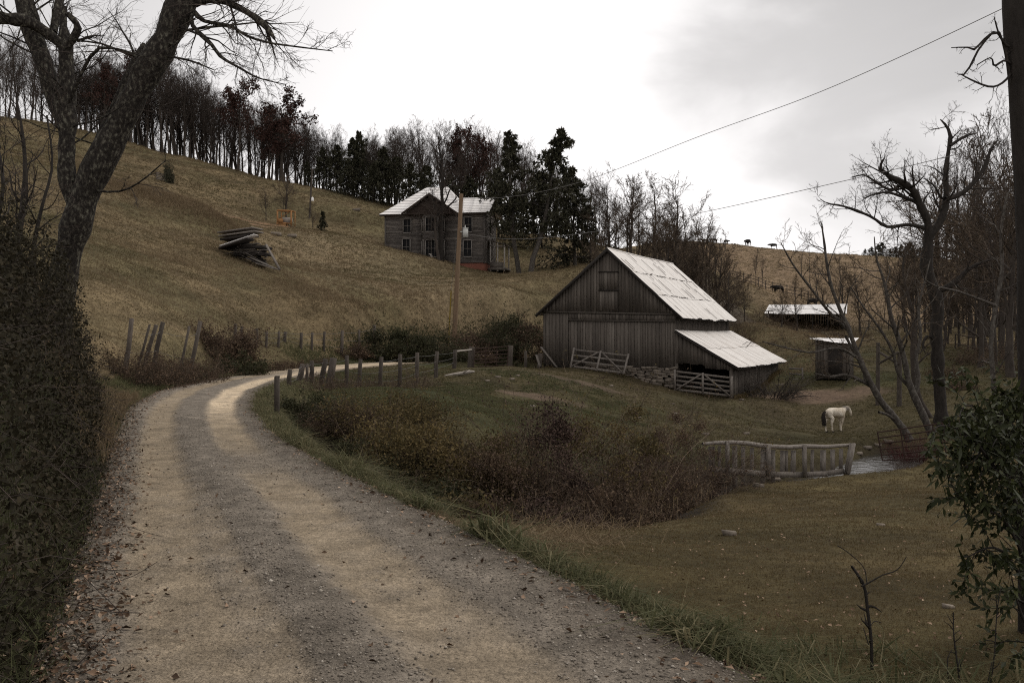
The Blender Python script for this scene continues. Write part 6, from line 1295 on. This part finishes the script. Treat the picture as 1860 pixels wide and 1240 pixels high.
for k_ in range(6):
    x_, y_ = 1760 + 12 * k_, 735 + (k_ * 37) % 130; ch.append(limb([(1888, y_ + 120, 3), ((1888 + x_) / 2, y_ + 40, 2.5), (x_, y_, 1.5), (x_ - 18, y_ + 22, .8)], 7.2, 6.4 + .07 * (k_ % 5), 12))
leafy('broadleaf_bush', 'glossy broad leaved bush climbing the trunk at the right edge', G(1880, 7.2), ch, .066, 4200, 7, M['rhodo'])
# broken saplings in the lawn
def stick(label, pix_list, d, seed):
    g = np.random.default_rng(seed); t = thing('dead_sapling', label, 'sapling', G(pix_list[0][0][0], d)); m = MB()
    for pix in pix_list: m.tubes(*limb([(x_ + 2.2 * math.sin(y_ * .7 + x_), y_, r_ * .5) for x_, y_, r_ in pix], d, d + .1, 12), 6, .4)
    part('stem', m, M['barkdark'], t); q = limb(pix_list[0], d, d + .1, 12); s1 = spawn(g, q[0][None], q[1][None], 9, .2, 1, .9, .1, .5, 5, .25, .05, .0015, absL=.12); m = MB(); m.tubes(*s1, 4, .4); part('twigs', m, M['barkdark'], t)
b_ = 1190
stick('broken forked sapling standing in the tall roadside grass', [[(1586, 1215, 6), (1582, 1160, 6), (1576, 1110, 6), (1568, 1065, 5.5), (1556, 1040, 5), (1546, 1027, 4.5)], [(1563, 1064, 3.5), (1580, 1056, 3), (1605, 1044, 2.4), (1628, 1034, 2), (1644, 1011, 1.2)], [(1575, 1058, 2), (1567, 1030, 1.5), (1545, 1005, 1), (1523, 990, .7)], [(1578, 1140, 2), (1590, 1128, 1.6), (1602, 1130, 1)], [(1580, 1170, 2), (1566, 1140, 1.5)]], 6.5, 1)
stick('thin bare shoot right of the broken sapling', [[(1745, 1250, 3), (1740, 1200, 3), (1733, 1150, 2.4), (1730, 1112, 1.6)], [(1722, 1250, 2), (1720, 1200, 2), (1728, 1180, 1.4)]], 6.2, 2)
stick('hooked bare shoot near the right corner of the lawn', [[(1800, 1250, 2.5), (1806, 1190, 2.4), (1810, 1130, 2.2), (1812, 1085, 2), (1820, 1068, 1.4)], [(1790, 1250, 2), (1802, 1200, 1.6)]], 6.2, 3)

# ================================================================ ground cover (nobody could count it)
rng = np.random.default_rng(2024)
def scatter(n, px0, px1, d0, d1, power=0.0):
    """points over the visible ground: columns uniform, distance log-uniform"""
    u = rng.random(n); d = d0 * (d1 / d0) ** (u if not power else u ** power); px = px0 + (px1 - px0) * rng.random(n); return (px - CX) / F * d, d
BOi = np.array([math.cos(bang), math.sin(bang)])
def free(x, y):
    dx, dy = x - BO[0], y - BO[1]; lx_ = dx * BOi[0] + dy * BOi[1]; ly_ = -dx * BOi[1] + dy * BOi[0]; inb = (lx_ > -.1) & (lx_ < 12.3) & (ly_ > -.1) & (ly_ < 15.6)
    hx, hy = x - HO[0], y - HO[1]; c, s = math.cos(ha), math.sin(ha); a, b_ = hx * c + hy * s, -hx * s + hy * c; inh = (a > -.2) & (a < 14) & (b_ > -.2) & (b_ < 8.5)
    dl, dr = road_dist(x, y); dd, k = ditch_dist(x, y); inw = (dd < DITCH[k, 3] * 1.0) & (x > 5.5)
    return ~(inb | inh | inw) & (np.maximum(dl, dr) > .02)
def lean(n, k): v = rng.normal(size=(n, 3)) * k; v[:, 2] = 1; return v
def grow(name, mat, x, y, Lm, Lv, wf, leank, per, bendk, tintf=None, spread=.05, dmin=.0011):
    x = np.repeat(x, per); y = np.repeat(y, per); n = len(x); x = x + rng.normal(size=n) * spread * np.repeat(1 + 0 * y[:n // per], per); y = y + rng.normal(size=n) * spread
    z = H(x, y); L = Lm(x, y) * rng.uniform(1 - Lv, 1 + Lv, n); w = np.maximum(wf * L, dmin * y * .55); t = rng.random(n) * .6 + .4 * fbm(x / 1.7, y / 1.7, 77) if tintf is None else tintf(x, y, n)
    m = MB(); m.blades(np.stack([x, y, z - .01], 1), lean(n, leank), L, w, np.clip(t, 0, 1), rng.normal(size=(n, 3)) * bendk * [1, 1, .3] - [0, 0, bendk * .5]); return stuff(name, m, mat)
# lawn and yard
x, y = scatter(170000, -40, 2000, 4.5, 60); zw, on = zones(x, y); dd, k = ditch_dist(x, y); dl, dr = road_dist(x, y)
s_ = free(x, y) & (zw['lawn'] > .5) & (dr > .5) & (dd > .9); grow('lawn_grass', M['grasslawn'], x[s_], y[s_], lambda x, y: .036 + .0013 * y, .5, .085, .9, 3, .5, lambda x, y, n: np.clip(.42 * rng.random(n) - .18 + 1.4 * (fbm(x / .8, y / .8, 17) * .5 + fbm(x / 3, y / 3, 18) * .5) - .25, 0, 1))
x, y = scatter(120000, 520, 1960, 22, 85); zw, on = zones(x, y); dd, k = ditch_dist(x, y)
s_ = free(x, y) & (zw['yard'] > .5) & (dd > 1.5) & (fbm(x / 3, y / 3, 13) > .30) & (earth(x, y) < .4); grow('yard_grass', M['grassyard'], x[s_], y[s_], lambda x, y: .03 + .0010 * y, .5, .10, .9, 3, .5)
x, y = scatter(60000, 560, 1180, 26, 52); zw, on = zones(x, y); dd, k = ditch_dist(x, y); px_ = CX + x / y * F
s_ = free(x, y) & (zw['yard'] > .5) & (dd > 2) & (fbm(x / 2.2, y / 2.2, 19) + .22 * sstep(1150, 760, px_) > .60); grow('pasture_grass', M['grassgreen'], x[s_], y[s_], lambda x, y: .035 + .0010 * y, .5, .10, .9, 3, .5, lambda x, y, n: .05 + .38 * rng.random(n))
# hill pasture: tussocks; taller pale straw along the brow left of centre
x, y = scatter(190000, -60, 1150, 26, 165, .75); zw, on = zones(x, y)
s_ = free(x, y) & (zw['hill'] > .5) & (road_dist(x, y)[0] > .6) & (earth(x, y) < .45); grow('hill_grass', M['grasshill'], x[s_], y[s_], lambda x, y: (.05 + .0010 * y) * (.6 + .9 * fbm(x / 4, y / 4, 14)), .5, .10, .8, 3, .6, lambda x, y, n: np.clip(.3 * rng.random(n) - .22 + 1.65 * (fbm(x / 2.0, y / 2.0, 15) * .35 + fbm(x / 9, y / 9, 16) * .3 + fbm(H(x, y) * 1.5, (x + y) / 14, 34) * .35) - .26, 0, 1), spread=.12)
x, y = scatter(60000, 1230, 1900, 85, 250); s_ = free(x, y); grow('far_hill_grass', M['grasshill'], x[s_], y[s_], lambda x, y: .05 + .0007 * y, .5, .12, .8, 3, .5, spread=.25)
sx, sy = [], []
for (pa, pb, n) in (((180, 330, 84), (250, 345, 86), 900), ((250, 345, 86), (330, 370, 87), 1500), ((330, 372, 87), (425, 405, 88), 1500), ((500, 520, 70), (640, 585, 68), 500), ((560, 560, 72), (700, 560, 76), 500), ((300, 480, 62), (560, 500, 90), 500), ((480, 470, 90), (640, 500, 88), 500), ((700, 560, 80), (960, 545, 86), 700)):
    a, b_ = P(*pa), P(*pb); t = rng.random(n); sx.append(a[0] + (b_[0] - a[0]) * t + rng.normal(size=n) * 1.6); sy.append(a[1] + (b_[1] - a[1]) * t + rng.normal(size=n) * 2.2)
tx_, ty_ = scatter(3200, 120, 1000, 45, 130, .8); tk_ = (zones(tx_, ty_)[0]['hill'] > .5) & free(tx_, ty_) & (fbm(tx_ / 5, ty_ / 5, 91) > .45); sx.append(tx_[tk_]); sy.append(ty_[tk_])
sx, sy = np.concatenate(sx), np.concatenate(sy); grow('straw_grass', M['straw'], sx, sy, lambda x, y: .36 + 0 * x, .55, .035, .5, 5, .4, lambda x, y, n: .55 * rng.random(n) + .4 * fbm(x / 3, y / 3, 92) - .1, spread=.15, dmin=.0006)
sx, sy = scatter(2600, 1345, 1560, 70, 100); s_ = free(sx, sy); grow('meadow_straw', M['straw'], sx[s_], sy[s_], lambda x, y: .30 + 0 * x, .5, .04, .5, 4, .4, spread=.2, dmin=.0006)
# weeds against the foot of the barn
tb = rng.random(900) * 12.2; ob = -.12 - rng.random(900) ** 2 * .5; wx_ = BO[0] + BOi[0] * tb - BOi[1] * ob; wy_ = BO[1] + BOi[1] * tb + BOi[0] * ob; k_ = fbm(tb * .9, tb * 0, 88) > .42
grow('barn_weeds', M['grasslawn'], wx_[k_], wy_[k_], lambda x, y: .22 + 0 * x, .6, .04, .45, 4, .4, spread=.06)
tb = rng.random(700) * 15; wx_ = BO[0] + BOi[0] * 12.3 - BOi[1] * tb; wy_ = BO[1] + BOi[1] * 12.3 + BOi[0] * tb
grow('barn_weeds', M['grasslawn'], wx_, wy_, lambda x, y: .25 + 0 * x, .6, .04, .45, 4, .4, spread=.1)
# verge along the right side of the road: long coarse blades in tufts, dry at the edge
nv = 12500; yv = 4.2 * (40 / 4.2) ** rng.random(nv); wv = np.interp(yv, [4, 7, 10, 16, 30], [1.5, .95, .50, .50, .7]); off = rng.exponential(1, nv) * wv * .62 + .06 + .12 * rng.random(nv); c_ = np.interp(yv, _yy, _CS); xv = np.interp(yv, _yy, _RR) + off / c_
cl = fbm(xv * 2.3, yv * 2.3, 61); s_ = (cl > .44 - .12 * sstep(9, 14, yv)) & (off < wv * 2.2) & free(xv, yv)
grow('verge_grass', M['grassgreen'], xv[s_], yv[s_], lambda x, y: (.06 + .34 * fbm(x * 1.9, y * 1.9, 62) ** 1.5) * np.interp(y, [4, 9, 20, 40], [1.05, 1.0, 1.1, 1.0]), .6, .046, .65, 5, .85, lambda x, y, n: np.clip(.18 + .42 * rng.random(n) + .25 * sstep(9, 14, y) + (rng.random(n) < .25) * .6, 0, 1), spread=.05)
yv = 4.2 * (34 / 4.2) ** rng.random(3600); off = rng.random(3600) * .35 + .02; xv = np.interp(yv, _yy, _RR) + off; s_ = fbm(xv * 1.2, yv * 1.2, 63) > .52
grow('dry_verge_grass', M['straw'], xv[s_], yv[s_], lambda x, y: .12 + 0 * x, .5, .03, .9, 5, .8, lambda x, y, n: rng.random(n) * .6, spread=.05)
# flattened straw by the culvert and in the ditch
for nm, px, d, r_, L_, n in (('fallen_straw', 960, 13.6, .55, .55, 420), ('fallen_straw', 1000, 14.6, .5, .6, 520), ('dry_reeds', 1165, 22.6, .35, 1.1, 160), ('dry_reeds', 1235, 26.5, .35, .9, 120), ('fallen_straw', 985, 12.6, .35, .4, 240), ('fallen_straw', 1075, 17, .5, .6, 200), ('fallen_straw', 905, 14.5, .4, .45, 240)):
    g_ = G(px, d); xx = g_[0] + rng.normal(size=n) * r_; yy = g_[1] + rng.normal(size=n) * r_; zz = H(xx, yy); m = MB(); dv = rng.normal(size=(n, 3)) * .5 + ([.7, -.6, .35] if nm == 'fallen_straw' else [0, 0, 2.2])
    m.blades(np.stack([xx, yy, zz + .05 * rng.random(n)], 1), dv, L_ * rng.uniform(.5, 1.2, n), .012, rng.random(n), rng.normal(size=(n, 3)) * .3 - [0, 0, .35]); stuff(nm, m, M['straw'])
# left verge: thin dry grass and weeds
yv = 17 * (46 / 17) ** rng.random(6500); off = rng.random(6500) * 1.1 + .1; c_ = np.interp(yv, _yy, _CS); xv = np.interp(yv, _yy, _RL) - off / c_
grow('bank_grass', M['grassgreen'], xv, yv, lambda x, y: .22 + 0 * x, .5, .03, .5, 4, .4, lambda x, y, n: np.clip(.25 + .5 * rng.random(n) + (fbm(x, y, 66) - .4), 0, 1), spread=.08)
yv = 58 + 27 * rng.random(5000); off = rng.random(5000) ** 1.5 * 2.2 + .2; c_ = np.interp(yv, _yy, _CS); xv = np.interp(yv, _yy, _RL) - off / c_
grow('bank_grass', M['grassgreen'], xv, yv, lambda x, y: .2 + 0 * x, .5, .03, .5, 4, .4, lambda x, y, n: .15 + .5 * rng.random(n), spread=.2)
# vines smothering the steep bank on the left
n = 130000; yv = 2.2 + 20.5 * rng.random(n) ** 1.35; off = rng.random(n) ** .85 * 3.4 - .05; c_ = np.interp(yv, _yy, _CS); xv = np.interp(yv, _yy, _RL) - off / c_
zz = H(xv, yv); lump = fbm(xv * .9, yv * .9 + zz, 71); fade = sstep(22.3, 19.0, yv)
big_ = fbm(xv * .45 + 7, yv * .45 + zz * .5, 73, 3); hgt = (.05 + 2.1 * np.clip(lump * .6 + big_ * .7 - .30, 0, 1) * sstep(.02, .9, off)) * rng.random(n) ** .5 * (.4 + .6 * fade); keep = (rng.random(n) < .25 + .75 * fade) & (fbm(xv * 1.6, yv * 1.6 + zz * 1.6, 74) > .34)
xv, yv, zz, hgt, off, lump = [a[keep] for a in (xv, yv, zz, hgt, off, lump)]; n = len(xv)
po = np.stack([xv + hgt * .45, yv - hgt * .25, zz + hgt], 1)
lf = MB(); lf.leaves(po, rng.normal(size=(n, 3)) + [.3, -.2, -.3], rng.normal(size=(n, 3)) * .8 + [.7, -.4, .6], rng.lognormal(-3.1, .35, n), rng.lognormal(-3.75, .35, n), np.clip(-.05 + .55 * fbm(po[:, 0] * 2.2, po[:, 1] * 2.2 + po[:, 2] * 2, 72) + .5 * fbm(xv * .6, yv * .6, 75) + .16 * rng.normal(size=n) + (rng.random(n) < .012) * .5, 0, 1), .1)
stuff('vine_leaves', lf, M['vine'])
ns = 1300; yv = 2.5 + 19 * rng.random(ns); off = rng.random(ns) * 2.6 + .1; xv = np.interp(yv, _yy, _RL) - off; zz = H(xv, yv); d0 = nrm(rng.normal(size=(ns, 3)) + [.4, -.2, .6]); pts = [np.stack([xv, yv, zz + .1], 1)]
for kx in range(5): d0 = nrm(d0 + rng.normal(size=d0.shape) * .3 + [.05, 0, -.14]); pts.append(pts[-1] + d0 * .16)
m = MB(); m.tubes(np.stack(pts, 1), np.full((ns, 6), .0028), 3, rng.random(ns)); stuff('vine_stems', m, M['twig'])
yv = 4 * (20 / 4) ** rng.random(3000); off = rng.random(3000) * .8 + .08; xv = np.interp(yv, _yy, _RL) - off
grow('bank_grass', M['grassgreen'], xv, yv, lambda x, y: .20 + 0 * x, .5, .035, .6, 4, .5, lambda x, y, n: rng.random(n) * .35, spread=.05)
# loose shoots standing out of the vine mat, and dry stalks along its edge
ns = 420; yv = 7.5 + 13.5 * rng.random(ns); off = rng.random(ns) * 2.4 + .45; xv = np.interp(yv, _yy, _RL) - off; zz = H(xv, yv) + .35; d0 = nrm(rng.normal(size=(ns, 3)) * .7 + [.35, -.2, .9]); pts = [np.stack([xv, yv, zz], 1)]
for kx in range(6): d0 = nrm(d0 + rng.normal(size=d0.shape) * .25 + [.04, 0, -.12]); pts.append(pts[-1] + d0 * rng.uniform(.07, .16, ns)[:, None])
q = np.stack(pts, 1); m = MB(); m.tubes(q, np.full((ns, 7), .003), 3, rng.random(ns)); stuff('vine_stems', m, M['twig'])
n = 9000; i_ = rng.integers(0, ns, n); k_ = rng.integers(2, 7, n); po = q[i_, k_] + rng.normal(size=(n, 3)) * .035; m = MB(); m.leaves(po, rng.normal(size=(n, 3)) + [.2, -.2, -.3], rng.normal(size=(n, 3)) * .8 + [.5, -.4, .6], rng.lognormal(-3.2, .3, n), rng.lognormal(-3.85, .3, n), np.clip(.45 + .25 * rng.normal(size=n), 0, 1), .1); stuff('vine_leaves', m, M['vine'])
yv = 13 + 14 * rng.random(900); off = rng.random(900) ** 1.5 * .8 + .1; xv = np.interp(yv, _yy, _RL) - off; grow('dry_stalks', M['straw'], xv, yv, lambda x, y: .42 + 0 * x, .5, .02, .35, 4, .35, lambda x, y, n: .1 + .6 * rng.random(n), spread=.06)
# leaf litter on both margins of the lane
n = 7500; yv = 3.6 * (40 / 3.6) ** rng.random(n); side = rng.random(n) < .82; off = rng.normal(size=n) * .25 + np.where(side, .05, .10); xv = np.where(side, np.interp(yv, _yy, _RL) - off, np.interp(yv, _yy, _RR) + off)
far_ = rng.random(n) < .02; xv = np.where(far_, np.interp(yv, _yy, _RL) + rng.random(n) * 3, xv)
rz_, cl_, u_ = road_z(xv, yv); zz = np.where((u_ > -.08) & (u_ < 1.08), np.maximum(rz_, H(xv, yv)), H(xv, yv)) + .012 * rng.random(n) + .004
m = MB(); m.leaves(np.stack([xv, yv, zz], 1), rng.normal(size=(n, 3)) * [1, 1, .25], rng.normal(size=(n, 3)) * .45 + [0, 0, 1], rng.uniform(.022, .07, n), rng.uniform(.015, .042, n), np.clip(rng.random(n) ** 1.3, 0, 1), .3); stuff('leaf_litter', m, M['litter'])
n = 900; g_ = scatter(n, 1050, 1900, 5, 30); xv, yv = g_; s_ = free(xv, yv) & (road_dist(xv, yv)[1] > .3); xv, yv = xv[s_], yv[s_]; n = len(xv); m = MB(); m.leaves(np.stack([xv, yv, H(xv, yv) + .025], 1), rng.normal(size=(n, 3)) * [1, 1, .3], rng.normal(size=(n, 3)) * .4 + [0, 0, 1], rng.uniform(.02, .06, n), rng.uniform(.015, .035, n), .45 + rng.random(n) * .5, .3); stuff('leaf_litter', m, M['litter'])
# loose gravel
n = 42000; yv = 3.8 * (22 / 3.8) ** rng.random(n); u = rng.random(n) * 1.1 - .05; xv = np.interp(yv, _yy, _RL) + u * (np.interp(yv, _yy, _RR) - np.interp(yv, _yy, _RL)); rz_, cl_, u_ = road_z(xv, yv); s_ = rng.random(n) > np.clip(cl_ * 1.5, 0, .965); xv, yv, rz_ = xv[s_], yv[s_], rz_[s_]; n = len(xv)
s = rng.lognormal(-5.2, .40, n)[:, None]; oct_ = np.array([(1, 0, 0), (0, 1, 0), (-1, 0, 0), (0, -1, 0), (0, 0, 1), (0, 0, -1)], float); V = oct_[None] * (.6 + .7 * rng.random((n, 6, 1))) * s[..., None] * np.array([1.2, 1.2, .7]); a = rng.uniform(0, 6.28, n); ca_, sa_ = np.cos(a)[:, None], np.sin(a)[:, None]
V = np.stack([V[..., 0] * ca_ - V[..., 1] * sa_, V[..., 0] * sa_ + V[..., 1] * ca_, V[..., 2]], -1) + np.stack([xv, yv, rz_ + .2 * s[:, 0]], 1)[:, None]
T = np.array([(0, 1, 4), (1, 2, 4), (2, 3, 4), (3, 0, 4), (1, 0, 5), (2, 1, 5), (3, 2, 5), (0, 3, 5)]); m = MB(); m.add(V.reshape(-1, 3), None, (np.arange(n)[:, None, None] * 6 + T[None]).reshape(-1, 3), np.repeat(np.clip(.42 + .22 * rng.normal(size=n) + (rng.random(n) < .05) * .3, 0, 1), 6)); stuff('gravel', m, M['gravel'])
